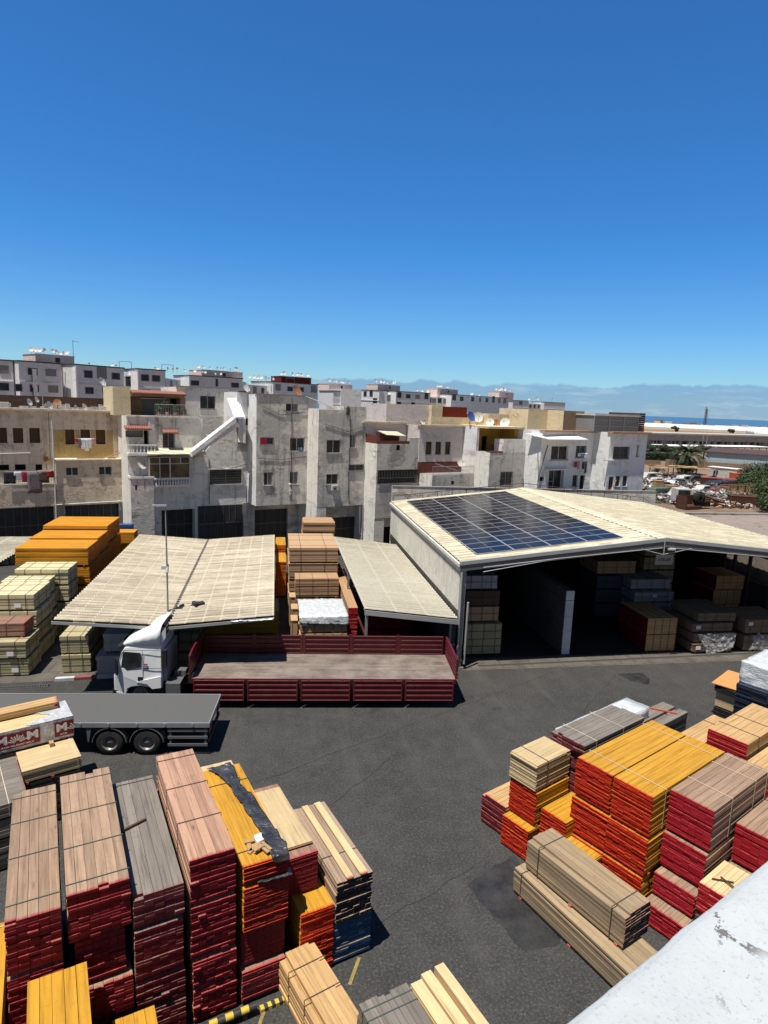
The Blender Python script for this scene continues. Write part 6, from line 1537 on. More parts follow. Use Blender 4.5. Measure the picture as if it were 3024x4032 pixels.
for i in range(6): m.box(r_[0], T2 - .05, r_[1] + (r_[3] - r_[1]) * (i + .5) / 6 - .012, r_[2], T2 - .03, r_[1] + (r_[3] - r_[1]) * (i + .5) / 6 + .012)
m.box((r_[0] + r_[2]) / 2 - .03, T2 - .06, r_[1], (r_[0] + r_[2]) / 2 + .03, T2 - .02, r_[3]); m.build('window_bars', M_['gate_bar'], wo)
for r_ in ((5.44,1.50,9.71,4.43),):
    m = MB(); m.box(r_[0], T2 - .06, .0, r_[2], T2 - .001, r_[3]); go_ = h.put(m, 'shop_gate', 'gate_dark')
    m = MB()
    for i in range(9): m.box(r_[0] + (r_[2] - r_[0]) * i / 8 - .015, T2 - .09, 0, r_[0] + (r_[2] - r_[0]) * i / 8 + .015, T2 - .061, r_[3])
    for z in (1.5, 2.9): m.box(r_[0], T2 - .1, z - .04, r_[2], T2 - .0611, z + .04)
    m.build('gate_bars', M_['gate_bar'], go_)
# small hatch near the top of the stair
m = MB(); r_ = (9.29,11.23,9.74,11.81); m.box(r_[0] - .3, T2 - .05, r_[1], r_[2], T2 - .001, r_[3]); h.put(m, 'hatch', 'dark_hole')
# stair roof: upper flight towards us, lower flight along the wall
a0 = (*(8.06, 13.45),); a1 = (*(8.93, 13.48),); b0 = (*(8.09, 11.93),); b1 = (*(8.97, 11.95),)
m = MB(); up_ = [(a0[0], -2.6, a0[1]), (a1[0], -2.6, a1[1]), (b1[0], -4.4, b1[1]), (b0[0], -4.4, b0[1])]
m.prism(up_, (0, 0, -.12)); 
c0 = (*(4.58, 9.10),)
lo_ = [(b0[0] + .1, -4.55, b0[1] - .02), (b0[0] + .1, -3.7, b0[1] - .02), (c0[0], -3.7, c0[1] + .05), (c0[0], -4.55, c0[1])]
m.prism(lo_, (0, 0, -.40)); h.put(m, 'stair_roof', 'pl_white', recalc=True)
m = MB(); m.prism([(b0[0] + .1, -4.50, b0[1] - .16), (c0[0], -4.50, c0[1] - .14), (c0[0] + .3, -4.50, c0[1] - .3), (b0[0] + .4, -4.5, b0[1] - .75)], (0, .5, 0)); h.put(m, 'stair_soffit', 'pl_pale')
m = MB(); m.prism([(a1[0] - .02, -2.6, a1[1] - .14), (a1[0] - .02, -4.3, b1[1] - .14), (a1[0] - .02, -4.3, 9.8), (a1[0] - .02, -2.6, 9.8)], (.2, 0, 0)); h.put(m, 'stair_wall', 'pl_white')
# set back top storey of this house
h2 = House('set back pale top storey with a dark window above the slanting stair roof', 4.3, 0.6)
h2.wall(4.75, 9.3, 8.0, 14.23, 0.6, 6, 'pl_grey', [(*(6.73,12.44,8.07,13.58), 'slide'), (*(9.18,13.56,9.96,13.85), 'dark')])
cornice(h2, 4.7, 9.4, .6, 14.23, 'concrete', .1, .1)
h2.wall(4.9, 8.2, 8.0, 11.86, -1.0, 1.5, 'pl_block')
m = MB()
for i, (a, b, z) in enumerate(((5.3, 6.6, 10.2), (5.35, 6.5, 9.9), (5.5, 7.0, 9.5))): m.box(a, -2.4, z, b, -2.0, z + .12)
m.box(5.2, -2.5, 8.4, 5.35, -1.2, 10.3); h2.put(m, 'steps', 'pl_white')

# --- bay 1 and bay 2, dirty concrete
T3 = -5.04
h = House('tall dirty grey house with a white left flank and a red-barred small window', 9.76, T3)
zt = 13.82
h.wall(9.76, 14.42, 4.55, zt, T3, 9, 'pl_dirty', [(*(12.36,12.53,13.48,13.20), 'half'), (*(10.10,9.73,11.29,10.32), 'bar'), (*(12.79,9.15,14.13,10.30), 'white'), (*(10.45,6.28,11.21,7.39), 'half'), (*(12.80,6.29,13.55,7.38), 'half')], side='pl_white')
cornice(h, 9.7, 14.4, T3, zt, 'concrete', .06, .1)
h.wall(9.3, 14.42, 0, 4.55 - .004, T2 - .3, 5, 'pl_dirty', [(10.3, 0, 13.4, 3.9, 'gate', .3)])
h.wall(8.82, 9.74, 9.0, 13.97, T2 + .0, 5, 'pl_white'); cornice(h, 9.0, 9.9, T2, 13.97, 'scrap_dark', .15, .1)
pipe(h, 9.62, T2 - .1, .5, 6.0, 'frame_alu')
m = MB(); r_ = (10.10,9.73,11.29,10.32); m.box(r_[0] + .03, T3 - .04, r_[1] + .03, (r_[0] + r_[2]) / 2, T3 - .033, r_[3] - .03); h.put(m, 'red_screen', 'cloth_red')
wrapped('blue_bottles', 'blue and white plastic things on the sill of the grey house window', fw_(13.56, T3 - .12), FA, 9.21, .35, .14, .26, 'cloth_blue', cat='clutter', amp=.08, seed=52)
wrapped('hanging_cloth', 'long white cloth hanging from a lower window of the dirty grey house', fw_(12.75, T3 - .06), FA, 5.23, .18, .05, 1.15, 'cloth_white', cat='laundry', amp=.07, seed=53)
T4 = -7.14
h = House('dirty grey house with wide balustrade slot and an air conditioner, between two pilasters', 14.42, T4)
zt = 12.80
h.wall(14.42, 19.02, 4.52, zt, T4, 9, 'pl_dirty', [(*(15.21,9.15,16.58,10.28), 'white'), (*(17.44,9.61,18.04,10.76), 'half'), (*(15.26,6.47,16.40,7.35), 'slide'), (*(17.39,7.58,18.91,8.15), 'bar')], side='pl_whitestrip')
h.wall(17.11, 18.98, zt, 13.13, T4 + .02, 4, 'pl_dirty')
h.wall(14.4, 15.3, 0, 4.52 - .003, T4 + .01, 6, 'pl_whitestrip')
h.wall(15.3, 19.02, 0, 4.52 - .004, T4 + 1.2, 5, 'pl_dirty', [(15.6, 0, 18.9, 3.3, 'gate', .3)])
m = MB(); s_ = (15.71,5.98,16.36,6.41); m.box(s_[0], T4 - .32, s_[1], s_[2], T4 - .01, s_[3]); ac = h.put(m, 'air_conditioner', 'frame_white'); m = MB(); m.lathe([(0, -.325), (.15, -.325), (.15, -.33), (0, -.33)], 16, ((s_[0] + s_[2]) / 2 - .1, T4, (s_[1] + s_[3]) / 2), 'y'); m.build('fan_grille', M_['gate_bar'], ac)
m = MB(); m.tube([(18.6, T4 - .1, 6.4 - 2.0), (18.6, T4 - .1, 2), (19.0, T4 - .1, 1.6)], .05, 8); m.tube([(18.9, T4 - .1, 0.2), (18.9, T4 - .1, 4.6)], .05, 8); h.put(m, 'downpipe', 'frame_alu')
m = MB(); m.tube([(13.48 + .2, T4 + 1, zt + 1.0), (15.2, T4 + .6, zt + .5), (16, T4 + .3, zt + .1)], .04, 6); h.put(m, 'roof_cable', 'frame_white')

h = House('thin service pipes and cables fixed to the fronts of the grey houses', 10.0, T3, 'wall_cables', None); h.o['category'] = 'cables'
def cab_(pts, r=.018): 
    m_ = MB(); m_.tube(pts, r, 5); h.put(m_, 'cable', 'scrap_dark')
cab_([(10.2, T3 - .03, 12.9), (11.9, T3 - .03, 12.2), (14.2, T3 - .03, 12.5)]); cab_([(12.9, T3 - .03, 13.6), (12.95, T3 - .03, 5.0)], .025); cab_([(9.9, T3 - .03, 8.6), (12.0, T3 - .03, 8.45), (14.3, T3 - .03, 8.7)])
cab_([(15.0, T4 - .03, 11.6), (17.2, T4 - .03, 11.0), (18.8, T4 - .03, 11.4)]); cab_([(17.45, T4 - .03, 12.0), (17.4, T4 - .03, 5.2)], .025); cab_([(6.2, T2 - .03, 7.7), (8.0, T2 - .03, 7.5), (9.7, T2 - .03, 7.9)]); cab_([(6.4, T2 - .03, 8.4), (6.4, T2 - .03, 4.6)], .03)
# --- bay 3: lower block with curved grille; upper rose storey behind a terrace
T5 = -9.13
h = House('rough block house with a bellied iron grille window and a maroon terrace on top', 19.02, T5)
z5 = 10.08
h.wall(19.02, 23.4, 3.6, z5, T5, 4, 'pl_block', [(*(19.16,6.63,23.32,7.84), 'dark', .5), (*(20.98,9.51,21.36,9.97), 'dark')], side='pl_whitestrip')
r_ = (19.16,6.63,23.32,7.84)
m = MB(); n_ = 26
for i in range(n_ + 1):
    s = r_[0] + (r_[2] - r_[0]) * i / n_; m.tube([(s, T5 - .05, r_[3]), (s, T5 - .06, r_[1] + .5), (s, T5 - .25, r_[1] + .25), (s, T5 - .22, r_[1] + .08), (s, T5 - .04, r_[1])], .014, 5, cap=False)
for z, o in ((r_[3] - .02, .05), (r_[1] + .5, .07), (r_[1], .05)): m.bar((r_[0], T5 - o, z), (r_[2], T5 - o, z), .035)
h.put(m, 'iron_grille', 'gate_bar')
h.wall(19.0, 20.0, 0, 3.6, T5 + .02, 4, 'pl_whitestrip'); h.wall(20.0, 23.4, 0, 3.6, T5 + .5, 4, 'pl_dirty', [(20.2, 0, 21.4, 2.7, 'dark', .4)])
m = MB(); m.box(19.02, T5, z5, 19.1, T5 + 2, z5 + .75); m.box(19.1, T5, z5, 22.3, T5 + .08, z5 + .25); h.put(m, 'maroon_parapet', 'pl_maroon'); m = MB(); m.box(22.3, T5, z5, 23.4, T5 + .3, z5 + .55); h.put(m, 'block_pier', 'pl_block')
m = MB(); m.prism([(20.2, T5 + .4, z5 + .72), (22.2, T5 + .4, z5 + .62), (22.0, T5 + 1.6, z5 + .95), (20.0, T5 + 1.6, z5 + 1.0)], (0, 0, .05)); h.put(m, 'canopy', 'hall_roof')
m = MB(); m.box(20.1, T5 + 1.5, z5 + .05, 22.2, T5 + 1.95, z5 + .8); h.put(m, 'terrace_room', 'pl_maroon')
zu = 11.78
h.wall(18.7, 23.3, z5 - .3, zu, T4 + .05, 8, 'pl_rose'); cornice(h, 18.6, 23.4, T4 + .05, zu, 'pl_beige_box', .3, .15)

# --- F4: lilac upper wall with three slot windows over a maroon band, terrace below
T6 = -11.11
h = House('lilac-grey house with three tall slot windows above a maroon band and terrace', 23.51, T6)
z6 = 7.49
h.wall(23.51, 28.2, 0, z6, T6, 2.2, 'pl_block', [(*(25.61,6.60,25.99,6.95), 'dark')], side='pl_whitestrip')
railing(h, 23.55, 28.2, T6 + .06, z6, .75, 'frame_alu')
tu = -9.2
zu = 11.66; zb = 8.49
h.wall(23.3, 28.22, zb, zu, tu, 6, 'pl_rose', [(*(24.03,9.14,24.69,10.28), 'brown'), (*(25.10,9.13,25.76,10.29), 'brown'), (*(26.19,9.13,26.81,10.29), 'brown')])
h.wall(23.3, 28.22, z6 - .2, zb, tu - .01, 6, 'pl_maroon')
cornice(h, 23.2, 28.3, tu, zu, 'pl_beige_box', .25, .15)
m = MB(); m.tube([(24.0, T6 + .3, z6 + 1.0), (26.3, T6 + .1, z6 + .35)], .015, 5); m.tube([(26.3, T6 + .1, z6 + .35), (27.8, T6 + .1, z6 + .4)], .015, 5); h.put(m, 'clothes_line', 'frame_white')

# --- F5: yellow loggia house
T7 = -13.03
h = House('house with a deep yellow loggia above a grey block front and barred window', 28.23, T7)
z7 = 9.59
h.wall(28.23, 32.42, 0, z7, T7, 4, 'pl_block', [(*(29.60,6.60,31.07,7.88), 'bar', .2)], side='pl_whitestrip')
h.wall(29.72, 32.42, z7, 10.78, T7, 1.2, 'pl_pale')
h.wall(28.23, 28.5, z7 - .5, 11.72, T6 + .01, 4, 'pl_pale', side='pl_white')
zu = 11.68
h.wall(28.5, 32.4, z7 - .4, zu - .05, -10.2, 4, 'pl_yellow', [(29.6, z7 - .35, 30.3, z7 + 1.3, 'dark')]); h.wall(32.1, 32.42, z7 - .3, zu, T7 + 1.2, 3, 'pl_yellow')
m = MB(); m.box(28.3, -12.6, zu, 32.6, -6, zu + .18); h.put(m, 'loggia_roof', 'pl_cream')
railing(h, 28.3, 29.72, T7 + .05, z7, .85, 'frame_brown', step=.9)
m = MB(); m.box(28.25, T7 - .02, z7, 29.72, T7 + .5, z7 + .12); h.put(m, 'maroon_coping', 'pl_maroon')
pipe(h, 32.3, T7, .2, 7.5, 'frame_alu')

# --- p4 and F6: whitewashed houses at the right end
T8 = -14.95
h = House('whitewashed house under a flat white awning with a wide dark upper window', 32.44, T8)
z8 = 11.67
h.wall(32.44, 39.19, 0, z8, T8, 9, 'pl_lilac', [(*(33.72,9.08,35.88,10.32), 'white'), (*(33.67,6.36,35.59,8.12), 'white', .4), (*(36.91,9.24,38.25,10.34), 'bar'), (*(36.77,6.60,37.45,7.60), 'brown'), (*(37.77,6.18,38.45,7.58), 'dark'), (*(32.56,7.19,33.09,7.57), 'dark')], side='pl_white')
m = MB(); za = 11.03; m.prism([(32.2, T8 - 1.2, za - .1), (37.0, T8 - 1.2, za - .1), (36.6, T8 + .02, za + .22), (31.8, T8 + 1.4, za + .25)], (0, 0, .07)); h.put(m, 'flat_awning', 'pl_white')
m = MB(); r_ = (33.10,8.23,35.70,8.35); m.box(r_[0], T8 - .7, r_[1], r_[2], T8 - .005, r_[1] + .08); h.put(m, 'small_awning', 'pl_white')
m = MB()
for i in range(4): m.box(32.76, T8 + .05, 5.6 + .5 * i, 34.46, T8 + .3, 5.63 + .5 * i)
h.put(m, 'shelves', 'frame_white')
m = MB(); m.tube([(33.18, T8 - .06, 10.4), (32.76, T8 - .06, 9.0), (32.28, T8 - .06, 7.2), (32.21, T8 - .06, 3.0)], .035, 6); m.tube([(32.01, T8 - .06, 9.8), (32.35, T8 - .06, 7.2)], .03, 6); h.put(m, 'wall_cables', 'scrap_dark')
cornice(h, 32.4, 39.2, T8, z8 - .1, 'pl_terra', .35, .16)
T9 = -16.78
h = House('lilac-white end house with a barred wide window and a grey shed on its roof', 39.2, T9)
z9 = 11.69
h.wall(39.2, 44.55, 0, z9, T9, 9, 'pl_lilac', [(*(39.80,9.28,42.06,10.39), 'bar'), (*(39.57,6.35,40.26,7.62), 'brown'), (*(40.52,6.67,41.17,7.65), 'brown'), (*(41.55,6.64,42.21,7.65), 'brown'), (*(43.13,9.46,43.49,10.51), 'white')], side='pl_white')
m = MB(); m.box(44.4, T9 - .1, z9 - .1, 44.7, T9 + 9, z9 + .05); h.put(m, 'roof_edge', 'pl_terra')
cornice(h, 39.1, 44.7, T9, z9 - .1, 'pl_terra', .35, .18)
m = MB(); m.box(38.61 - .2, T9 - .12, 9.20 - .08, 41.29, T9 - .01, 9.20); h.put(m, 'long_sill', 'pl_white')
m = MB(); m.tube([(39.16, T9 - .3, 5.9), (40.53, T9 - .08, 7.3)], .03, 6); h.put(m, 'leaning_pole', 'scrap_tan')
# roof sheds and cream rooftop walls (sitting back on the roofs)
tr = -10.5
hr_ = House('row of cream rooftop rooms over the right half of the terrace', 28.0, -9.0, 'rooftop_rooms', None)
def rr(t, a, b, z0, mat, d=4, side=None):
    s0, z1 = a; s1 = b[0]; hr_.wall(s0, s1, z0, z1, t, d, mat, side=side)
rr(-6.0, (*(21.75, 13.49),), (*(26.80, 13.54),), 10.5, 'pl_rose')
rr(-6.5, (*(26.44, 13.52),), (*(27.69, 13.47),), 10.5, 'pl_cream')
rr(-6.0, (*(28.07, 13.45),), (*(31.04, 13.27),), 10.5, 'pl_far_red')
rr(-8.4, (*(25.07, 12.49),), (*(31.88, 12.36),), 10.6, 'pl_cream', .3)
rr(-9.0, (*(31.24, 12.92),), (*(36.53, 12.99),), 10.6, 'pl_cream')
rr(-11.5, (*(33.92, 13.51),), (*(38.64, 13.50),), 10.6, 'pl_cream')
rr(-13.5, (*(36.48, 13.49),), (*(39.27, 13.53),), 10.9, 'wall_brown', 3, 'pl_cream')
rr(-13.4, (*(39.41, 13.34),), (*(40.81, 13.26),), 10.9, 'pl_cream', 3)
hs = House('grey metal sheet shed on the roof of the end house', 40.0, -15.5, 'rooftop_shed', None)
a = (*(38.21, 13.26),); b = (*(44.48, 13.31),)
m = MB(); m.box(a[0], -15.6, z9, b[0], -12, a[1] - .1); so = hs.put(m, 'sheet_walls', 'shutter_grey')
m = MB(); n_ = 3
for i in range(4):
    s = a[0] + (b[0] - a[0]) * i / 3; m.box(s - .05, -15.66, z9, s + .05, -15.601, a[1] - .1)
for i in range(3): m.box(a[0], -15.64, z9 + .5 + .55 * i, b[0], -15.6012, z9 + .56 + .55 * i)
hs.put(m, 'frame', 'frame_alu')
m = MB(); m.box(a[0] - .1, -15.8, a[1] - .1, b[0] + .1, -11.9, a[1]); hs.put(m, 'roof', 'frame_white')
m = MB(); s0 = b[0] + .08
for i in range(9): m.box(s0, -15.7 + .02 * (i % 2), z9 + .06 + .2 * i, 45.38, -12, z9 + .24 + .2 * i)
hs.put(m, 'rusty_sheet', 'rust')
# terrace wall between hall and houses
WT = thing('boundary_wall', 'weathered rendered wall along the back of the hall roof', 'wall', (9.6, 51.4, 0))
m = MB(); zA = (9.65,6.73)[1]; zB = (32.92,6.64)[1]
m.prism([(0, 0, 0), (24, 0, 0), (24, 0, zB), (0, 0, zA)], (0, .25, 0)); m.build('wall', M_['pl_dirty'], WT)
m = MB(); m.prism([(0, -.04, zA), (24, -.04, zB), (24, -.04, zB + .06), (0, -.04, zA + .06)], (0, .33, 0)); m.build('coping', M_['concrete'], WT)

# ---- laundry, dishes, rooftop clutter
def garments(label, s0, s1, t, z, items, name='laundry_line'):
    x, y = fw_(s0, t); o = thing(name, label, 'laundry', (x, y, z), FA, None)
    m = MB(); m.tube([(0, 0, 0), (s1 - s0, 0, 0)], .012, 5); m.build('line', M_['frame_white'], o)
    rg = random.Random(int(s0 * 10 + 500)); n_ = len(items)
    for i, (mat, w, l) in enumerate(items):
        a = (s1 - s0) * (i + .5) / n_ - w / 2; sd = rg.random() * 9
        g = MB()
        def fn(u, v, a=a, w=w, l=l, sd=sd):
            nn = noise.noise(Vector((u * 3 + sd, v * 2, sd)))
            return (a + w * u + .03 * nn, -.03 + .05 * nn * v, .005 - l * v * (1 + .12 * nn))
        g.grid(fn, 5, 6); k = g.build('garment', M_[mat], o); md = k.modifiers.new('t', 'SOLIDIFY'); md.thickness = .012
    return o
garments('white and pink washing on a line under the shuttered windows of the beige house', -3.25, -1.80, .9, 9.79, [('cloth_red', .3, .3), ('cloth_grey', .25, .75), ('cloth_white', .35, .85), ('cloth_white', .3, 1.0), ('cloth_white', .3, .8), ('cloth_pink', .3, .5)])
garments('dark and red washing below a window of the whitewashed house', 36.54, 38.24, -15.2, 8.90, [('cloth_red', .35, .5), ('cloth_pink', .25, .7), ('cloth_white', .2, .9), ('cloth_dark', .3, .7), ('cloth_dark', .3, 1.1)])
garments('white and blue washing on the sill of the whitewashed house', 36.84, 38.23, -15.2, 9.67, [('cloth_white', .4, .3), ('cloth_blue', .35, .35), ('cloth_white', .4, .45)])
garments('brown and grey rugs over the balcony rail at the left edge', -8.2, -4.9, -.1, 7.3, [('cloth_dark', .8, .9), ('cloth_white', .5, .6), ('cloth_red', .6, .8), ('cloth_grey', 1.0, 1.7), ('pl_brown_low', .9, .9), ('cloth_red', .5, .5)])
def dish_mesh(r, mat, name, parent=None):
    m = MB(); prof = [(0, .0)] + [(r * k / 6, .22 * r * (k / 6) ** 2) for k in range(1, 7)]
    m.lathe(prof, 20, (0, 0, 0), 'z'); m.lathe([(a, b + .012) for a, b in prof][::-1], 20, (0, 0, 0), 'z')
    return m
DG = 'satellite dishes on the terrace roofs'
def dish(label, x, y, z, r, az, el, mat='dish_white', stand=.5, group=DG):
    o = thing('satellite_dish', label, 'satellite dish', (x, y, z), 0, group)
    k = dish_mesh(r, mat, 'reflector').build('reflector', M_[mat], o); k.matrix_local = Matrix.Translation((0, 0, stand + r * .75)) @ Matrix.Rotation(rad(az), 4, 'Z') @ Matrix.Rotation(rad(90 - el), 4, 'X')
    m = MB(); m.tube([(0, .08, 0), (0, .06, stand + r * .75)], .03, 6); m.build('mast', M_['gate_bar'], o)
    d = Matrix.Rotation(rad(az), 4, 'Z') @ Matrix.Rotation(rad(90 - el), 4, 'X')
    a = Vector((0, 0, stand + r * .75)); c = a + d @ Vector((0, 0, r * .9)); e = a + d @ Vector((0, -r * .95, .2 * r))
    m = MB(); m.tube([e, c], .012, 5); m.box(c.x - .04, c.y - .04, c.z - .04, c.x + .04, c.y + .04, c.z + .04); m.build('feed_arm', M_['gate_bar'], o)
    return o
for (sz, t, r, az, el, mat, lab) in (
    ((-6.24, 12.46), 3, .5, 75, 20, 'dish_white', 'left white dish on the beige roof seen nearly edge on'),
    ((-5.70, 12.67), 3, .4, 75, 20, 'dish_white', 'second white dish from the left on the beige roof'),
    ((-4.89, 12.28), 2, .55, 78, 20, 'dish_white', 'white dish edge on near the pipe of the beige roof'),
    ((-4.29, 12.49), 2, .5, 20, 30, 'dish_rust', 'rust-brown round dish on the beige roof'),
    ((-2.98, 12.14), 2, .4, 75, 20, 'dish_white', 'small white dish above the ochre band of the beige house'),
    ((-2.36, 12.21), 2, .5, 75, 20, 'dish_white', 'white dish left of the cream roof room, edge on'),
    ((-0.18, 12.44), 1.6, .95, 72, 25, 'dish_white', 'large cream dish edge on in front of the cream roof room'),
    ((-0.54, 14.35), 5, .7, 70, 25, 'dish_white', 'grey dish edge on before the far apartment windows'),
    ((0.80, 8.14), -3.6, .95, 70, 25, 'dish_white', 'large cream dish tilted on the low bay of the pale house'),
    ((-5.45, 8.11), -.3, .55, 70, 20, 'dish_rust', 'rust-edged dish on the balcony of the leftmost house'),
    ((9.51, 14.32), -3, .8, 60, 25, 'dish_white', 'grey dish on the flat roof above the white flank'),
    ((13.77, 14.20), -4, .85, 50, 30, 'dish_rust', 'rusty tilted dish on the roof of the tall dirty house'),
    ((25.70, 11.91), -6, .6, 40, 25, 'dish_white', 'pale green-tinged dish at the edge of the rose storey roof'),
    ((28.27, 12.57), -10, .75, 30, 20, 'dish_blue', 'blue dish beside a white one over the yellow loggia'),
    ((29.12, 12.53), -10, .8, 0, 15, 'dish_white', 'white dish facing us right of the blue dish'),
    ((30.81, 12.11), -9.8, .65, -20, 20, 'dish_white', 'white dish before the cream roof wall, left of the rusty one'),
    ((31.34, 12.07), -10, .55, -10, 20, 'dish_rust', 'rusty orange dish between two white ones above the loggia'),
    ((32.52, 12.09), -10, .8, -40, 20, 'dish_white', 'oval white dish right of the rusty one above the loggia'),
    ((26.93, 8.41), -10.6, .7, 25, 25, 'dish_white', 'white dish on the terrace in front of the maroon band')):
    r *= .6; x, y = fw_(sz[0], t); dish(lab, x, y, sz[1] - .45 - r * .75, r, az, el, mat)
# rooftop clutter of the beige houses
rg = random.Random(3)
CL = House('low clutter of boards and tanks on the beige roof at the left', -14, 3.0, 'roof_clutter', None); CL.o['category'] = 'clutter'
m = MB()
for i in range(40):
    s = rg.uniform(-14, 0); t = rg.uniform(2.2, 5.5); m.box(s, t, 12.0, s + rg.uniform(.2, 1.6), t + rg.uniform(.1, .6), 12.0 + rg.uniform(.05, .5))
CL.put(m, 'boards', 'pl_block')
# potted bush on the roof terrace
# ------------------------------------------------------------------ the long far row of apartment blocks
def far_block(label, p0, p1, z1, depth=10, floors=3, pat=None, mat='pl_far', z0=0.0, group='far apartment blocks', cap=True, band=True):
    """block whose front runs from p0 to p1 (plan), with window openings as recessed parts"""
    a = Vector(p0); b = Vector(p1); L = (b - a).length; ang = math.atan2((b - a).y, (b - a).x)
    o = thing('apartment_block', label, 'apartment block', (a.x, a.y, z0), ang, group)
    H = z1 - z0
    m = MB(); m.box(0, 0, 0, L, depth, H); m.build('wall', M_[mat], o)
    if cap:
        m = MB(); m.box(-.15, -.15, H, L + .15, depth, H + .22); m.build('roof_edge', M_['scrap_dark'], o)
    if band:
        m = MB(); m.box(0, -.18, H - 3.75, L, -.002, H - 3.6); m.build('floor_band', M_['pl_white'], o)
    if pat:
        for (f, w, hh, fl) in pat:
            x = f * L; z = H - 2.25 - 3.1 * fl
            m = MB(); m.box(x - w / 2 - .08, -.07, z - .08, x + w / 2 + .08, -.001, z); m.box(x - w / 2 - .08, -.07, z + hh, x + w / 2 + .08, -.001, z + hh + .07); m.box(x - w / 2 - .08, -.07, z, x - w / 2, -.001, z + hh); m.box(x + w / 2, -.07, z, x + w / 2 + .08, -.001, z + hh)
            fr = m.build('window', M_['shutter_grey'], o)
            m = MB(); m.box(x - w / 2, -.03, z, x + w / 2, -.0015, z + hh); m.build('pane', M_['glass' if (int(x * 7) % 3) else 'shutter_grey'], fr)
    return o
ZR = 18.8
def pf_(zn_xy): return zn_xy
FBK = [
 ('near grey apartment block cut by the left frame edge, far row', (-50.72,128.48), (-47.86,129.78), [(.55, 1.3, 1.3, 0), (.5, 1.4, 1.3, 1)]),
 ('grey far block with two small square windows, second from the left', (-46.48,128.66), (-40.92,133.72), [(.32, 1.6, 1.15, 0), (.76, 1.8, 1.15, 0), (.34, 1.5, 1.2, 1), (.8, 1.7, 1.2, 1), (-.03, 1.1, 1.2, 1)]),
 ('grey far block behind the leaning dish, third from the left', (-37.91,133.19), (-30.80,140.45), [(.24, 1.6, 1.3, 0), (.52, 1.9, 2.1, 0), (.82, 1.7, 1.2, 0), (.25, 1.6, 1.2, 1), (.6, 1.4, 1.3, 1)]),
 ('grey far block above the tiled canopy, fourth from the left', (-28.03,140.32), (-23.10,143.43), [(.25, 1.5, 1.2, 0), (.65, 1.6, 1.2, 0), (.3, 1.5, 1.2, 1)]),
 ('grey far block over the pale top storey, fifth from the left', (-21.09,165.97), (-8.55,173.24), [(.1, 2, 1.1, 0), (.5, .5, 1.8, 0), (.85, 2, 1.1, 0)]),
 ('grey far block carrying the dark red roof room', (-0.72,188.42), (12.80,199.96), [(.1, 1.8, 1.7, 0), (.36, 2, 1.2, 0), (.62, 1.6, 1.2, 0), (.9, 2.2, 2, 0)]),
 ('low grey far block with plain top between the red room and the white stair towers', (16.00,182.22), (23.47,184.80), []),
 ('far block with pale side lit white, left of the cream stair tower', (31.10,242.60), (38.1, 238.0), [(.3, 1.2, 1.8, 0), (.6, 1.2, 2.2, 0), (.8, 1.6, 2.5, 1)]),
 ('long grey far block right of the cream stair tower', (44.7, 240.0), (60.6, 250.0), [(.1, 2, 2, 0), (.35, 2.2, 1.4, 0), (.62, 2.2, 1.4, 0), (.88, 2, 2.2, 0), (.1, 2, 1.6, 1), (.5, 2, 1.6, 1)]),
 ('longest grey far block with a row of eight dark windows', (70.1, 253.8), (106.0, 285.0), [(.05, 2.6, 2.4, 0), (.17, 2.6, 1.6, 0), (.35, 2.2, 1.8, 0), (.48, 1.6, 1.8, 0), (.6, 2, 1.8, 0), (.72, 2, 2.8, 0), (.83, 2.2, 2, 0), (.94, 2.6, 2.4, 0)]),
 ('grey far block with a white stair recess near the right end of the row', (125.6, 330.0), (137.0, 336.0), [(.5, 2.6, 2.2, 0)]),
 ('last plain grey far block at the right end of the row', (150.0, 345.0), (166.0, 352.0), [])]
for i, (lab, a, b, pat) in enumerate(FBK):
    far_block(lab, a, b, 16.8 if 'low grey' in lab else ZR, pat=pat)
# recessed links with doors and white flank walls between the blocks
LK = [(FBK[i][2], FBK[i + 1][1]) for i in range(len(FBK) - 1)]
for i, (a, b) in enumerate(LK):
    a = Vector(a); b = Vector(b); d = (b - a).normalized(); nn = Vector((-d.y, d.x)) * 2.2
    far_block(f'recessed pale stair link in the far row, {("first", "second", "third", "fourth", "fifth", "sixth", "seventh", "eighth", "ninth", "tenth", "eleventh")[i]} from the left', a + nn - d * .5, b + nn + d * .5, 17.6 if i != 6 else 15.5, depth=6, pat=[(.28, 1.5, 1.9, 0), (.72, 1.5, 1.9, 0), (.3, 1.5, 1.9, 1), (.75, 1.5, 1.9, 1)] if (b - a).length < 9 else [(.15, 1.8, 1.8, 0), (.35, 1.8, 1.6, 0), (.6, 1.8, 1.8, 0), (.85, 1.8, 1.6, 0)], mat='pl_far' if i % 2 else 'pl_pale', cap=False, band=False, group='recessed links of the far row')
for i, (x, y) in enumerate([FBK[2][1], FBK[3][1], FBK[4][1], FBK[8][1], FBK[9][1]]):
    m = MB(); m.box(-.25, -.4, 0, .05, 4, 18.4); o = m.build('flank_wall', M_['pl_white']); o.location = (x, y, 0); o.rotation_euler = (0, 0, rad(35))
    tag(o, ('narrow sunlit white flank wall in the far row, leftmost', 'narrow sunlit white flank wall above the tiled canopy', 'narrow sunlit white flank wall beside the fifth far block', 'narrow sunlit white flank wall by the cream stair tower', 'narrow sunlit white flank wall by the longest far block')[i], 'wall', 'flank walls in the far row')
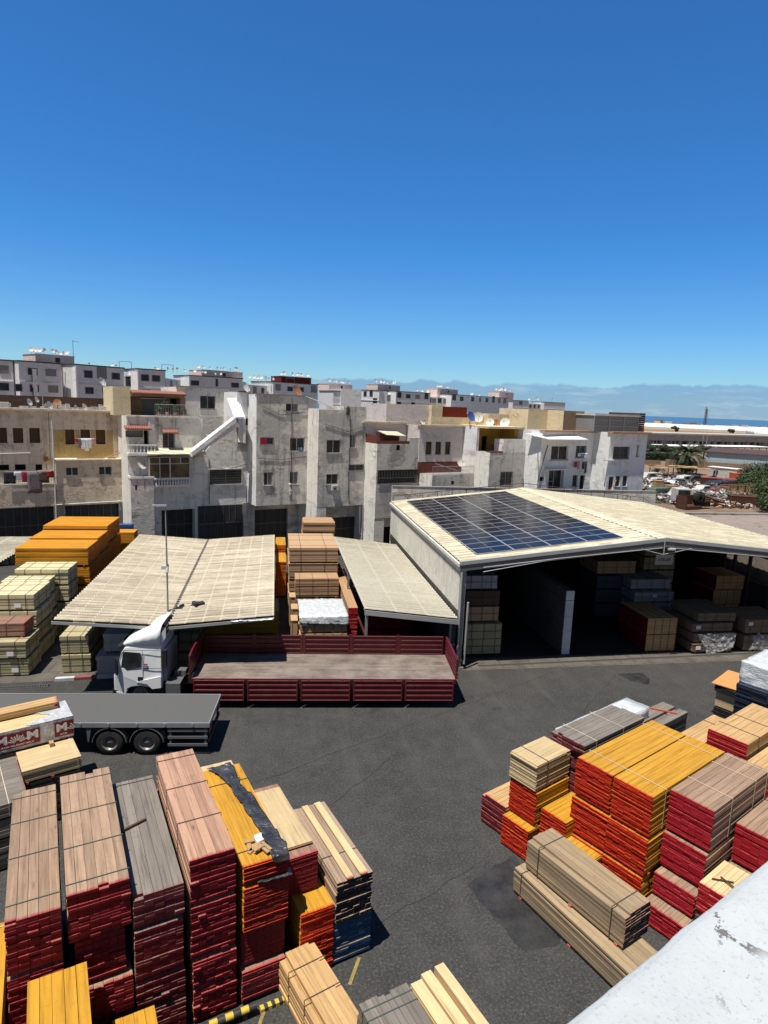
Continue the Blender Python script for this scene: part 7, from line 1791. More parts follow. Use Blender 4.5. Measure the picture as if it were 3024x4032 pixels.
# stair heads on the far roofs, each crowded with dishes
dp = thing('satellite_dish', 'tiny satellite dish on a stair head of the far apartment row', 'satellite dish', (0, 0, -5), 0, 'tiny dishes on the far roofs')
m = MB(); m.lathe([(0, 0), (.22, .03), (.45, .12)], 12, (0, 0, 0)); m.lathe([(.45, .13), (.22, .045), (0, .015)], 12, (0, 0, 0))
k = m.build('reflector', M_['dish_white'], dp); k.matrix_local = Matrix.Translation((0, 0, .75)) @ Matrix.Rotation(rad(70), 4, 'X')
m = MB(); m.tube([(0, .06, 0), (0, .05, .75)], .03, 5); m.build('mast', M_['gate_bar'], dp)
kids(dp); used = [False]
def tiny(x, y, z, sc, rz):
    sc *= .85
    o = dp if not used[0] else copy_tree(dp)
    used[0] = True
    o.location = (x, y, z); o.scale = (sc,) * 3; o.rotation_euler = (0, 0, rz)
    return o
rgd = random.Random(17)
def stair_head(label, zn0, w, hgt, mat, nd, dep=6.0, z0=ZR - 1.2, sc=1.0):
    x, y, ang = zn0
    o = thing('stair_head', label, 'rooftop room', (x, y, z0), ang, None)
    m = MB(); m.box(0, 0, 0, w, dep, hgt); m.build('wall', M_[mat], o)
    m = MB(); m.box(-.1, -.1, hgt, w + .1, dep, hgt + .15); m.build('roof_edge', M_[mat], o)
    m = MB(); m.box(w * .5, -.03, hgt - 1.3, w * .5 + .9, -.001, hgt - .4); m.build('window', M_['glass'], o)
    for i in range(nd):
        u = (i + .5 + rgd.uniform(-.3, .3)) / nd * w; v = rgd.uniform(.1, dep * .5)
        tiny(x + u * math.cos(ang) - v * math.sin(ang), y + u * math.sin(ang) + v * math.cos(ang), z0 + hgt + .15, sc * rgd.uniform(.75, 1.25), rad(rgd.uniform(-20, 75)))
def onrow(zn, back=3.0):
    return zn
def SH(label, A, B, hgt, mat, nd, sc=1.0):
    a = Vector(A); b = Vector(B); stair_head(label, (a.x, a.y, math.atan2((b - a).y, (b - a).x)), (b - a).length, hgt, mat, nd, sc=sc)
SH('pinkish stair head bristling with dishes on the leftmost far roofs', (-45.2, 133.5), (-39.6, 138.2), 2.9, 'pl_far_pink', 12)
SH('pink stair head over the pale top storey', (-18.8, 172.5), (-8.9, 180.2), 3.0, 'pl_far_pink', 9, 1.2)
SH('dark red stair head with white dishes along its top', (1.6, 196.5), (10.8, 202.0), 3.2, 'pl_far_red', 10, 1.2)
SH('small pink stair head right of the dark red one', (17.4, 215.0), (26.0, 222.0), 2.2, 'pl_far_pink', 9, 1.3)
SH('white and pink stair head above the left far block with lit side', (38.2, 243.0), (48.4, 251.0), 3.6, 'pl_far_pink', 8, 1.5)
SH('pink stair head before the longest far block', (65.0, 256.5), (76.4, 266.0), 3.4, 'pl_far_pink', 10, 1.5)
SH('orange-pink stair head with a cluster of white dishes near the right end', (110.5, 310.0), (122.5, 321.5), 4.8, 'pl_far_pink', 12, 1.9)
for (A, B, nd, sc) in (((-37.5, 136), (-31, 142), 3, .8), ((-27, 144), (-12, 160), 12, .9), ((-7, 178), (0, 190), 8, 1.2), ((55, 250), (64, 257), 6, 1.4), ((78, 266), (100, 284), 4, 1.3), ((140, 341), (160, 350), 5, 2.0)):
    for i in range(nd):
        f = (i + rgd.random()) / nd; tiny(A[0] + (B[0] - A[0]) * f, A[1] + (B[1] - A[1]) * f + 2, ZR + .1, sc * rgd.uniform(.7, 1.3), rad(rgd.uniform(-30, 80)))
# thin rooftop frames and aerials
for i, (x, y) in enumerate(((-32, 140.5), (-24.5, 146), (-5, 186), (3, 192))):
    m = MB()
    for dx in (0, 2.4): m.tube([(dx, 0, 0), (dx, 0, 1.5)], .05, 5)
    m.tube([(0, 0, 1.5), (2.4, 0, 1.5)], .05, 5); o = m.build('pipe_frame', M_['gate_bar']); o.location = (x, y + 1.5, ZR); tag(o, ('thin pipe frame on the third far roof from the left', 'thin pipe frame on the fourth far roof from the left', 'thin pipe frame left of the dark red stair head', 'thin pipe frame beside the dark red stair head')[i], 'pipe frame')
m = MB(); m.tube([(0, 0, 0), (0, 0, 3.2)], .05, 5); m.tube([(0, 0, 3.0), (1.2, 0, 2.9)], .05, 5); o = m.build('aerial', M_['gate_bar']); o.location = (-39.4, 137, 20.5); tag(o, 'bent aerial mast beside the pinkish stair head at the left', 'aerial')

# ------------------------------------------------------------------ vegetation
def leaf_cloud(n_, fn, size, rgx, mi=0):
    m = MB()
    for i in range(n_):
        p, nrm = fn(rgx); s = size * rgx.uniform(.6, 1.4)
        t = nrm.cross(Vector((rgx.uniform(-1, 1), rgx.uniform(-1, 1), rgx.uniform(-1, 1)))).normalized(); b = nrm.cross(t)
        q = [p - t * s, p + b * s * .45 + nrm * s * .1, p + t * s, p - b * s * .45 + nrm * s * .1]
        m.face(q, mi, [(0, 0)] * 4, rgx.random())
    return m
def blob_fn(lobes):
    def fn(r):
        c, rd = r.choice(lobes); d = Vector((r.gauss(0, 1), r.gauss(0, 1), r.gauss(0, 1))).normalized()
        k = r.random() ** .35; p = Vector(c) + Vector((d.x * rd[0], d.y * rd[1], d.z * rd[2])) * k
        nn = (d + Vector((r.uniform(-.7, .7), r.uniform(-.7, .7), r.uniform(-.2, .9)))).normalized()
        return p, nn
    return fn
def tree(label, x, y, h, r, seed, mat='leaf_green', n_=5000, size=.16, nl=14, low=.25, group=None, name='tree', cat='tree', flat=1.0):
    rg_ = random.Random(seed); o = thing(name, label, cat, (x, y, 0), 0, group); lobes = []
    for i in range(nl):
        a = rg_.uniform(0, 6.283); q = rg_.random() ** .5 * r * .75; z = h * (low + (1 - low) * rg_.uniform(.15, .86)); rr_ = r * rg_.uniform(.26, .5)
        lobes.append(((q * math.cos(a), q * math.sin(a), z), (rr_, rr_, rr_ * .8 * flat)))
    leaf_cloud(n_, blob_fn(lobes), size, rg_).build('crown', M_[mat], o)
    m = MB(); m.tube([(0, 0, 0), (.06 * h * .2, 0, h * .3), (0, .05, h * .62)], [r * .07, r * .05, r * .03], 8)
    for i in range(5):
        c = lobes[i][0]; m.tube([(0, 0, h * .25 + i * .05 * h), (c[0] * .5, c[1] * .5, (h * .3 + c[2]) / 2), c], [r * .04, r * .025, r * .01], 6)
    m.build('trunk', M_['bark'], o); return o
for i, (x, y, h, r, mt) in enumerate(((90, 105, 3.6, 4.8, 'leaf_green'), (81.5, 90.5, 4.2, 4.8, 'leaf_green'), (98, 113.5, 3.4, 5.2, 'leaf_dark'), (96, 96, 4.6, 5.5, 'leaf_green'), (73.5, 80.5, 4.0, 4.2, 'leaf_green'), (110, 124, 3.4, 5.0, 'leaf_dark'), (85, 80, 4.5, 5, 'leaf_green'))):
    tree(('bushy green tree at the right edge beside the orange box', 'large bushy green tree in the middle of the right edge', 'dark bushy tree behind the others at the right edge', 'green tree at the right edge behind the large one', 'lowest bushy green tree at the right edge by the concrete roof', 'farthest dark bushy tree at the right edge by the blue-grey shed', 'green tree at the right edge furthest out of frame')[i], x, y, h, r, 60 + i, mt, 9000, .20, 22, .05, 'bushy trees at the right edge')
for i, (px_, py_, h, r) in enumerate(((119.94,186.25) + (4.2, 3.4), (124.11,186.03) + (4.4, 3.2), (129.09,206.24) + (3.6, 2.2), (141.46,192.16) + (4.6, 3.5), (128.43,188.58) + (4.2, 2.8))):
    tree(('round clipped tree with its trunk hidden, left of the palm', 'round clipped tree with dark bare trunk, just left of the palm', 'round clipped tree touching the end house', 'loose green tree right of the palm', 'clipped tree right behind the palm fronds')[i], px_, py_, h, r, 80 + i, 'leaf_dark', 2600, .2, 12, .45, 'clipped trees behind the yard wall', flat=.6)
hd = thing('hedge', 'long clipped green hedge behind the scrapyard wall', 'hedge', (*(113.46,177.15), 0)); rgh = random.Random(4)
leaf_cloud(5000, lambda r: (Vector((r.uniform(-8, 8), r.uniform(-1, 1), 2.5 * r.random() ** .6)), Vector((r.uniform(-1, 1), r.uniform(-1, .2), r.uniform(0, 1))).normalized()), .2, rgh).build('foliage', M_['leaf_dark'], hd)
m = MB(); m.box(-7.9, -.75, 0, 7.9, .75, 2.0); m.build('stems', M_['leaf_dark'], hd)
bs = thing('potted_bush', 'leafy green plants in pots behind the terrace railing of the pale grey house', 'plant', (*fw_(3.2, T2 + .6), 11.84), FA); rgb = random.Random(9)
leaf_cloud(900, blob_fn([((-.6, 0, .55), (.45, .3, .35)), ((0, .1, .75), (.5, .3, .45)), ((.7, 0, .5), (.5, .3, .3)), ((1.3, 0, .35), (.3, .2, .25))]), .09, rgb).build('leaves', M_['leaf_green'], bs)
m = MB()
for x in (-.6, 0, .7, 1.3): m.lathe([(.13, 0), (.19, .3), (.17, .3), (.12, .02)], 12, (x, 0, 0))
m.build('pots', M_['tile_red'], bs)
wd_ = House('small weeds growing from the parapet of the dirty grey house', 17.6, T4, 'weeds', None); wd_.o['category'] = 'plant'
k_ = leaf_cloud(260, blob_fn([((17.16, T4 + .05, 12.71), (.25, .12, .5))]), .08, rgb); wd_.put(k_, 'leaves', 'leaf_green')
# palm
PM = thing('palm_tree', 'feathery date palm standing in the scrapyard by its brown wall', 'palm', (*(96.84,137.03), 0)); rp = random.Random(2)
m = MB(); pts = []; rs = []
for i in range(15): pts.append((.05 * math.sin(i), 0, 4.1 * i / 14)); rs.append(.46 + (.06 if i % 2 else 0) + (.12 if i > 12 else 0) + (.12 if i == 0 else 0))
m.tube(pts, rs, 14, sm=False); m.build('trunk', M_['bark'], PM)
m = MB()
for i in range(105):
    a = rp.uniform(0, 6.283); el = rp.uniform(-45, 85); Ln = rp.uniform(4.6, 5.9) * (1 if el < 55 else .85)
    d = Vector((math.cos(a), math.sin(a), 0)); p = Vector((0, 0, 4.25)) + d * .2; e_ = rad(el); seg = 13; prev = p; side = Vector((-d.y, d.x, 0))
    for k in range(seg):
        e2 = e_ - rad(9.0 * k * (0.55 + .45 * math.cos(e_))); st = d * math.cos(e2) + Vector((0, 0, math.sin(e2))); q = prev + st * (Ln / seg); r_ = rp.random()
        up_ = side.cross(st).normalized()
        m.face([prev - side * .025, prev + side * .025, q + side * .02, q - side * .02], 0, [(0, 0)] * 4, .9)
        ll = .62 * math.sin(math.pi * (k + 1.2) / (seg + 1.6)) + .12
        for s in (-1, 1):
            for f in (.0, .33, .66):
                b0 = prev.lerp(q, f); tip = b0 + side * s * ll * .75 + st * ll * .55 - up_ * (-.12) * ll + Vector((rp.uniform(-.05, .05), rp.uniform(-.05, .05), rp.uniform(-.15, .02)))
                w2 = st * .055
                m.face([b0 - w2, b0 + w2, tip + w2 * .3, tip - w2 * .3], 0, [(0, 0)] * 4, min(1, max(0, r_ * .5 + .25 + .3 * math.sin(e2))))
        prev = q
m.build('fronds', M_['leaf_palm'], PM)

# ------------------------------------------------------------------ scrapyard and beyond
def wall_poly(label, pts, h, mat, name='yard_wall', th=.25):
    o = thing(name, label, 'wall', (pts[0][0], pts[0][1], 0)); m = MB()
    for i in range(len(pts) - 1):
        a = Vector(pts[i]) - Vector(pts[0]); b = Vector(pts[i + 1]) - Vector(pts[0]); d = (b - a).normalized(); nn = Vector((-d.y, d.x)) * th
        m.prism([(a.x, a.y, 0), (b.x, b.y, 0), (b.x + nn.x, b.y + nn.y, 0), (a.x + nn.x, a.y + nn.y, 0)], (0, 0, h))
    m.build('wall', M_[mat], o); return o
wall_poly('low brown rendered wall behind the palm and the scrap', [(84, 160), (103, 157)], 1.5, 'wall_brown')
wall_poly('brown wall running from the palm to the blue-grey shed', [(104, 156.5), (112.5, 151), (120.5, 144.5)], 1.95, 'wall_brown')
SHD = thing('metal_shed', 'long blue-grey sheet metal shed beside the scrapyard', 'shed', (113, 152.5, 0), rad(-45))
m = MB(); m.box(0, 0, 0, 55, 26, 4.5)
for i in range(90): m.box(i * .61, -.05, 0.02, i * .61 + .25, -.001, 4.48)
m.build('sheet_walls', M_['shed_blue'], SHD); m = MB(); m.prism([(-.4, -.5, 4.51), (-.4, 26, 4.51), (-.4, 26, 4.62), (-.4, 13, 5.3), (-.4, -.5, 4.62)], (56, 0, 0)); m.build('roof', M_['frame_brown'], SHD)
CB = thing('site_cabin', 'small white site cabin with one dark window in the scrapyard', 'cabin', (98.1, 131.2, 0), rad(-62)); 
m = MB(); m.box(0, 0, .15, 6.4, 2.4, 2.3); m.build('walls', M_['scrap_white'], CB); m = MB(); m.box(-.1, -.15, 2.301, 6.5, 2.5, 2.42); m.build('roof', M_['paper_white'], CB)
m = MB(); m.box(1.3, -.05, .95, 2.5, -.002, 1.75); w_o = m.build('window', M_['frame_white'], CB); m = MB(); m.box(1.38, -.06, 1.02, 1.86, -.051, 1.68); m.box(1.94, -.06, 1.02, 2.42, -.051, 1.68); m.build('pane', M_['glass'], w_o)
m = MB(); m.box(.4, .3, 0, .7, 2.1, .149); m.box(5.6, .3, 0, 5.9, 2.1, .149); m.build('skids', M_['scrap_dark'], CB)
def container(label, x, y, rz, L, w, h, mat, top=None, name='container'):
    o = thing(name, label, 'container', (x, y, 0), rz); m = MB(); m.box(0, 0, .1, L, w, h)
    for i in range(int(L / .3)): m.box(i * .3, -.04, .15, i * .3 + .15, -.001, h - .05); 
    for i in range(int(w / .3)): m.box(-.04, i * .3, .15, -.001, i * .3 + .15, h - .05)
    m.build('walls', M_[mat], o); m = MB(); m.box(-.05, -.05, h, L + .05, w + .05, h + .06); m.build('roof', M_[top or mat], o)
    m = MB(); m.box(.1, .1, 0, .4, w - .1, .099); m.box(L - .4, .1, 0, L - .1, w - .1, .099); m.build('feet', M_['scrap_dark'], o); return o
container('rusty container with a sunlit red roof in the scrapyard', 83.6, 113.2, rad(-30), 6.5, 2.6, 1.6, 'rust', 'scrap_red')
container('orange skip-like box by the bushy trees', 99.6, 124.5, rad(-15), 3.2, 2.2, 1.5, 'scrap_orange')
container('rusty brown open container lying low by the concrete roof', 70.0, 87.5, rad(-25), 5.5, 2.2, 1.5, 'rust')
container('dark teal box behind the black tarpaulin in the scrapyard', 89.2, 108.0, rad(-30), 4.0, 2.3, 1.6, 'scrap_dark', 'scrap_white')
drape('tarpaulin', 'black tarpaulin over scrap in front of the red-roofed container', [((79.5, 107.5, .1), (80.6, 105.4, .1)), ((81, 108.6, 1.3), (82.2, 106.4, 1.2)), ((84.6, 109.6, 1.6), (85.4, 107.4, 1.5)), ((88.0, 109, 1.65), (88.6, 106.8, 1.5))], 'tarp_black', 'tarpaulin', seed=61, amp=.3, n=30, m=10)
m = MB(); m.box(80.6, 106.6, 0, 87.5, 108.4, 1.1); o = m.build('scrap_stack', M_['scrap_dark']); tag(o, 'dark stack of scrap under the black tarpaulin', 'scrap')
SG = 'wrecked vehicles in the scrapyard'
def wreck(label, x, y, rz, mat, L=4.0, van=False, z=0.0, tilt=0.0):
    o = thing('scrap_car', label, 'car wreck', (x, y, z), rz, SG); o.rotation_euler = (tilt, 0, rz)
    m = MB(); h = 1.55 if van else 1.3
    prof = [(0, .3), (0, .75), (.25, .9), (1.05, .95), (1.5, h + .1), (L - .9, h + .12), (L - .1, .95), (L, .8), (L, .3)] if not van else [(0, .3), (0, .9), (.5, 1.05), (.95, 1.75), (L, 1.8), (L, .3)]
    vs = [(a, .05, b) for a, b in prof] + [(a, 1.6, b) for a, b in prof]; n_ = len(prof)
    m.mesh(vs, [tuple(range(n_)), tuple(range(n_, 2 * n_))[::-1]] + [(i, i + n_, (i + 1) % n_ + n_, (i + 1) % n_) for i in range(n_)]); k = m.build('body', M_[mat], o, recalc=True); md = k.modifiers.new('b', 'BEVEL'); md.width = .08; md.segments = 2
    m = MB(); zz = 1.0 if not van else 1.1
    m.prism([(1.3, .03, zz), (L - .55, .03, zz), (L - 1.0, .03, h), (1.62, .03, h)], (0, .02, 0)); m.prism([(1.3, 1.6, zz), (L - .55, 1.6, zz), (L - 1.0, 1.6, h), (1.62, 1.6, h)], (0, .02, 0))
    m.build('window', M_['glass'], o)
    for wx in (.8, L - .8):
        for wy in (.05, 1.45):
            m = MB(); m.lathe([(.1, 0), (.3, 0), (.3, .18), (.1, .18)], 14, (0, 0, 0), 'y'); q = m.build('wheel', M_['rubber'], o); q.location = (wx, wy, .3)
    return o
rs_ = random.Random(33)
wk = [('white van wreck at the far left of the scrap beside the end house', 74.5, 118.5, .3, 'scrap_white', True), ('white car wreck below the van wreck', 72.0, 112.5, .1, 'scrap_white', False), ('silver car wreck in the second scrap row', 76.3, 113.4, -.3, 'frame_alu', False), ('white pick-up cab wreck facing the lane', 79.5, 113.6, .5, 'scrap_white', True), ('dented grey car wreck nearest the end house', 69.0, 107.0, -.2, 'steel_grey', False), ('grey car wreck on the left heap', 73.8, 107.6, .8, 'frame_alu', False), ('red and white car wreck before the black tarpaulin', 76.6, 101.2, -.5, 'scrap_red', False), ('white bonnetless wreck beside the red one', 73.9, 100.3, .4, 'scrap_white', False), ('greenish wreck at the near end of the left heap', 60.2, 93.4, .2, 'scrap_green', True), ('white cab wreck at the near end of the left heap', 62.7, 92.2, -.1, 'scrap_white', True), ('dark wreck in the middle heap', 78.0, 99.0, .9, 'scrap_dark', False), ('black wreck beside the lane', 84.5, 118.5, 0.2, 'scrap_dark', False)]
for lab, x, y, r_, mt, vn in wk: wreck(lab, x, y, r_, mt, 4.0, vn)
# low truck cab with a screen, yellow cabinet, concrete-mixer wheel, frames
FR = thing('scrap_truck_cab', 'white lorry cab with a big dark screen at the near end of the scrap', 'lorry cab', (60.2, 86.8, 0), rad(-10)); m = MB(); m.box(0, 0, .5, 2.2, 2.0, 2.6); m.box(-.1, -.1, .3, 2.3, .3, .5); k = m.build('cab', M_['scrap_white'], FR); md = k.modifiers.new('b', 'BEVEL'); md.width = .1; md.segments = 2
m = MB(); m.box(.2, -.04, 1.2, 2.0, -.001, 2.4); m.build('windscreen', M_['glass'], FR); m = MB()
for x in (.3, 1.9): m.lathe([(.1, 0), (.45, 0), (.45, .25), (.1, .25)], 14, (x, .2, .45), 'y')
m.build('wheels', M_['rubber'], FR)
m = MB(); m.box(0, 0, 0, 1.5, 1.1, 2.3); m.box(-.04, -.04, 2.3, 1.54, 1.14, 2.4); o = m.build('scrap_cabinet', M_['scrap_tan']); o.location = (64.5, 99.0, 0); tag(o, 'ochre steel cabinet standing in the left scrap', 'cabinet')
m = MB(); m.box(0, 0, 0, 2.0, 1.1, 1.7); m.box(.2, -.04, .3, .9, -.001, 1.4); o = m.build('scrap_cabinet', M_['scrap_tan']); o.location = (66.3, 98.4, 0); tag(o, 'pale tan crate beside the ochre cabinet in the scrap', 'cabinet')
LD = thing('scrap_loader', 'rusty chassis with a big black wheel standing on it, nearest the concrete roof', 'machine wreck', (59.0, 82.6, 0), rad(12)); m = MB(); m.box(0, 0, .1, 3.2, 2.0, .5); m.box(0, 0, .5, .15, 2.0, 1.9); m.box(0, 1.85, .5, 3.2, 2.0, 1.9); m.tube([(2.8, 1, .6), (4.6, 1, 1.8), (8.0, .6, .8)], .16, 8); m.tube([(2.6, .6, .6), (4.4, .4, 1.2), (7.6, .2, .5)], .12, 8); m.box(4.2, .4, .3, 5.2, 1.4, 1.5); m.build('chassis', M_['rust'], LD)
m = MB(); m.lathe([(.35, -.25), (1.0, -.25), (1.05, 0), (1.0, .25), (.35, .25), (.35, -.25)], 24, (0, 0, 0), 'y'); k = m.build('wheel', M_['rubber'], LD); k.location = (3.0, .6, 1.55)
LF = thing('steel_frame', 'long welded frame of pale steel lattice in front of the bushy trees', 'steel frame', (76.5, 96.5, 0), rad(15)); m = MB()
for z in (.2, 2.0):
    for y in (0, 1.6): m.bar((0, y, z), (9, y, z), .1)
for i in range(10):
    for y in (0, 1.6):
        m.bar((i, y, .2), (i, y, 2.0), .09)
        if i < 9: m.bar((i, y, .2 if i % 2 else 2.0), (i + 1, y, 2.0 if i % 2 else .2), .07)
m.build('lattice', M_['scrap_tan'], LF)
# heaps of small scrap nobody could count
def heap(name, cx, cy, rx, ry, n_, hmax, mats, seed, label):
    r = random.Random(seed); m = MB()
    for i in range(n_):
        a = r.uniform(0, 6.283); q = r.random() ** .6; x = cx + rx * q * math.cos(a); y = cy + ry * q * math.sin(a); z = hmax * (1 - q) * r.random()
        s = [r.uniform(.06, .6), r.uniform(.04, .3), r.uniform(.02, .22)]; M = Matrix.Translation((x, y, z + .1)) @ Matrix.Rotation(r.uniform(0, 6), 4, 'Z') @ Matrix.Rotation(r.uniform(-.7, .7), 4, 'X') @ Matrix.Rotation(r.uniform(-.5, .5), 4, 'Y')
        k = r.randrange(len(mats))
        if r.random() < .25: p = M @ Vector((-s[0] * 2, 0, 0)); q2 = M @ Vector((s[0] * 2, 0, .1)); m.tube([p, q2], r.uniform(.03, .07), 5, k)
        else: m.box(-s[0], -s[1], -s[2], s[0], s[1], s[2], k, M=M)
    o = m.build(name, [M_[q] for q in mats]); o['kind'] = 'stuff'; o['label'] = label; return o
sm_ = ['scrap_dark', 'rust', 'scrap_white', 'frame_alu', 'scrap_dark', 'scrap_dark', 'pl_brown_low', 'scrap_green', 'pl_block', 'scrap_white', 'pl_brown_low']
heap('scrap_heap', 75, 112, 8, 7, 620, 1.2, sm_, 1, 'heap of mixed white and dark scrap by the end house')
heap('scrap_heap', 68, 104, 6, 5, 380, 1.0, sm_, 2, 'dark heap of scrap in the middle of the left rows')
heap('scrap_heap', 61.5, 93, 4.5, 5, 300, .9, sm_, 3, 'near heap of scrap beside the hall roof corner')
heap('scrap_heap', 77, 98.5, 5.5, 4, 420, 1.0, sm_, 4, 'heap of mixed scrap in the middle of the scrapyard')
heap('scrap_heap', 70, 88, 6, 3.5, 260, .8, ['rust', 'pl_brown_low', 'scrap_tan', 'scrap_white', 'rust'], 5, 'rusty heap before the bushy trees')
heap('scrap_heap', 84, 122, 7, 5, 260, .8, sm_, 6, 'thin heap of scrap along the lane by the palm')
heap('scrap_heap', 95.5, 119.5, 3, 2.4, 120, 1.0, ['scrap_red', 'rust', 'scrap_dark', 'scrap_white'], 7, 'red and dark scrap before the white cabin')
heap('scrap_heap', 70, 97, 4, 6, 360, 1.0, ['scrap_dark', 'pl_brown_low', 'rust', 'frame_alu', 'scrap_dark'], 8, 'dark heap of scrap along the left side of the lane')
heap('scrap_heap', 88, 113, 6, 4, 300, 1.1, ['scrap_dark', 'pl_brown_low', 'rust', 'scrap_dark', 'pl_block'], 9, 'dark heap of scrap behind the black tarpaulin')
for i, (x, y, r) in enumerate(((79, 116, 1.3), (84, 124, 1.6), (73, 120, 1.4), (91, 128, 1.8), (66, 99, .9), (88, 135, 2.0))):
    tree(('low green weeds among the left scrap rows', 'green weeds by the palm lane', 'green weeds by the end house corner', 'low bush left of the white cabin', 'small weeds beside the tan crate in the scrap', 'low bush under the palm')[i], x, y, 1.3, r, 300 + i, 'leaf_dark', 500, .14, 7, .1, None, name='bush', cat='bush')
# makeshift roof of boards over the far scrap
CN = thing('scrap_canopy', 'makeshift canopy of pale boards over the far scrap', 'canopy', (80, 128, 0)); m = MB(); rc = random.Random(8)
for i in range(60): x = rc.uniform(0, 18); y = rc.uniform(0, 7); m.box(-1, -.5, 0, 1, .5, .05, M=Matrix.Translation((x, y, 2.0 + .1 * rc.random())) @ Matrix.Rotation(rc.uniform(-.4, .4), 4, 'Z') @ Matrix.Rotation(rc.uniform(-.12, .12), 4, 'X'))
m.build('boards', M_['scrap_tan'], CN); m = MB()
for x in (0, 6, 12, 18):
    for y in (0, 7): m.box(x - .08, y - .08, 0, x + .08, y + .08, 2.0)
m.build('posts', M_['bark'], CN)
# concrete roof of the neighbour right of the hall
NB = thing('flat_roof_building', 'brownish flat concrete roof with a low dark kerb, right of the hall', 'building', (32.2, 20, 0)); m = MB(); m.box(0, 0, 0, 45, 29.6, 4.9); m.build('walls', M_['concrete_roof'], NB)
m = MB(); m.box(0, 29.6, 0, 45, 30.0, 5.06); m.box(0, 0, 4.9, .25, 29.6, 5.06); m.build('roof_kerb', M_['concrete'], NB)
# industrial hall, canopies, greenhouses, coast
IN = thing('industrial_hall', 'long grey industrial hall with a pale roof edge in the distance', 'factory', (70, 235.6, 0), math.atan2(16.8, 76.1))
m = MB(); m.box(0, 0, 2.9, 320, 12, 5.6); m.box(0, 1.5, 0, 320, 12, 2.9); m.build('walls', M_['ind_grey'], IN); m = MB(); m.box(-1, -1, 5.6, 321, 13, 6.2); m.build('roof', M_['ind_roof'], IN)
m = MB()
for i in range(60): m.box(i * 5.3, -.1, 0, i * 5.3 + .5, 1.6, 2.9)
m.build('pillars', M_['ind_grey'], IN)
m = MB()
for i in range(70):
    if i % 7 not in (2, 5): m.box(60 + i * 3.6, 1.4, .1, 60 + i * 3.6 + 2.6, 1.499, 2.6)
m.build('gates', M_['gate_dark'], IN)
for i, (a, b, lab) in enumerate((((118, 214), (172, 226), 'white low canopy roof in front of the industrial hall, left one'), ((176, 228), (206, 236), 'white low canopy roof in front of the industrial hall, right one'))):
    a = Vector(a); b = Vector(b); o = thing('canopy', lab, 'canopy', (a.x, a.y, 0), math.atan2((b - a).y, (b - a).x)); L = (b - a).length
    m = MB(); m.box(0, 0, 2.2, L, 10, 2.4); m.build('roof', M_['paper_white'], o); m = MB()
    for k in range(8):
        for y in (.2, 9.8): m.box(k * L / 7 - .1, y - .1, 0, k * L / 7 + .1, y + .1, 2.2)
    m.build('posts', M_['gate_bar'], o)
for i, (x, y) in enumerate(((150, 205), (214, 232), (153, 207), (170, 300))):
    m = MB(); m.tube([(0, 0, 0), (0, 0, 7.5)], [.14, .09], 6); m.tube([(0, 0, 7.3), (1.3, 0, 7.6)], .06, 5); o = m.build('street_light', M_['frame_alu']); o.location = (x, y, 0); tag(o, ('thin lamp post before the industrial hall, behind the palm', 'thin lamp post before the industrial hall at the right', 'second thin lamp post beside the one behind the palm', 'lamp post beyond the industrial hall')[i], 'street lamp', 'distant lamp posts')
gg = random.Random(12); words = ['first', 'second', 'third', 'fourth', 'fifth', 'sixth', 'seventh', 'eighth', 'ninth', 'tenth', 'eleventh', 'twelfth', 'thirteenth', 'fourteenth', 'fifteenth', 'sixteenth']
def greenhouse(label, x, y, L, w, rz, h=4.2, nb=6):
    o = thing('greenhouse', label, 'greenhouse', (x, y, 0), rz, 'white plastic greenhouses towards the coast'); m = MB()
    for b in range(nb):
        y0 = b * w / nb; y1 = (b + 1) * w / nb; pr = [(0, y0, 0), (0, y0, h * .6)] + [(0, y0 + (y1 - y0) * t, h * .6 + h * .4 * math.sin(math.pi * t)) for t in (.2, .4, .6, .8)] + [(0, y1, h * .6), (0, y1, 0)]
        m.prism(pr, (L, 0, 0))
    m.build('film_roof', M_['greenhouse_film'], o)
GH = [(215, 300, 330, 22), (560, 640, 120, 30), (380, 330, 300, 26), (470, 360, 320, 45), (390, 470, 300, 50), (560, 455, 330, 50), (620, 300, 300, 50), (330, 640, 260, 60), (470, 640, 330, 70), (600, 560, 330, 60), (700, 480, 300, 60), (420, 760, 300, 70), (560, 740, 240, 60), (680, 640, 260, 60)]
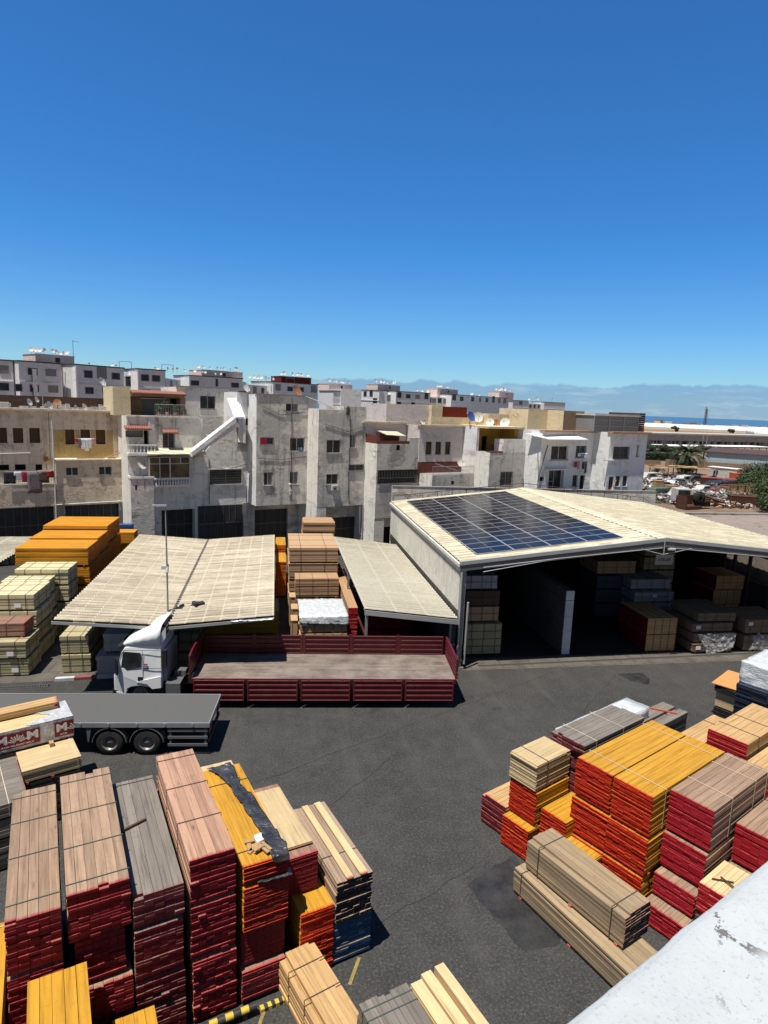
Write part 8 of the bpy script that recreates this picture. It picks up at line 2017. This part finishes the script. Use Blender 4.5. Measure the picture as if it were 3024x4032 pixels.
for i, (x, y, L, w) in enumerate(GH): greenhouse(f'white plastic greenhouse between the industrial hall and the sea, {words[i]} nearest', x, y, L, w, rad(gg.uniform(-40, -28)) if i > 1 else math.atan2(16.8, 76.1))
for i in range(46):
    f = i / 45; x = 520 + 420 * f + gg.uniform(-20, 20); y = 1040 - 520 * f + gg.uniform(-30, 30) - 40
    w = gg.uniform(5, 13); h = gg.uniform(2.5, 5.5) if i > 8 else gg.uniform(5, 8)
    o = thing('coast_house', 'tiny house in the far settlement along the coast', 'house', (x, y, 0), rad(gg.uniform(-60, -20)), 'tiny houses along the coast')
    m = MB(); m.box(0, 0, 0, w, 10, h); m.build('walls', M_[gg.choice(['pl_white', 'pl_white', 'pl_terra', 'pl_cream', 'pl_pale', 'tile_red', 'pl_far'])], o)
    m = MB(); m.box(-.3, -.3, h, w + .3, 10.3, h + .6); m.build('roof', M_[gg.choice(['pl_white', 'tile_red', 'pl_far'])], o)
for i, (x, y, h) in enumerate(((823, 1000, 46), (600, 940, 26))):
    o = thing('radio_mast', ('lattice radio mast on the coast near the right edge', 'short radio mast on the coast left of the palm line')[i], 'mast', (x, y - 120, 0)); m = MB()
    for k in range(4):
        sx = 1 if k % 2 else -1; sy = 1 if k > 1 else -1; m.bar((sx * 1.6, sy * 1.6, 0), (sx * .7, sy * .7, h), .5)
    for k in range(10): z = h * k / 10; m.bar((-1.5, -1.5, z), (1.5, 1.5, z + h / 10), .35); m.bar((1.5, -1.5, z), (-1.5, 1.5, z + h / 10), .35)
    m.build('lattice', M_['scrap_dark'], o); m = MB()
    for k in range(6): m.box(-2.2 + .2 * k, -1 + .4 * k, h * .8 + k * .8, -1.4 + .6 * k, .4 + .3 * k, h * .8 + k * .8 + 4)
    m.build('antennas', M_['frame_alu'], o)
for i in range(9):
    x, y = 330 + i * 42 + gg.uniform(-10, 10), 560 - i * 22
    tree('small dark tree among the far greenhouses', x, y, gg.uniform(5, 9), gg.uniform(4, 8), 200 + i, 'leaf_dark', 260, 1.0, 6, .1, 'small trees among the far greenhouses')
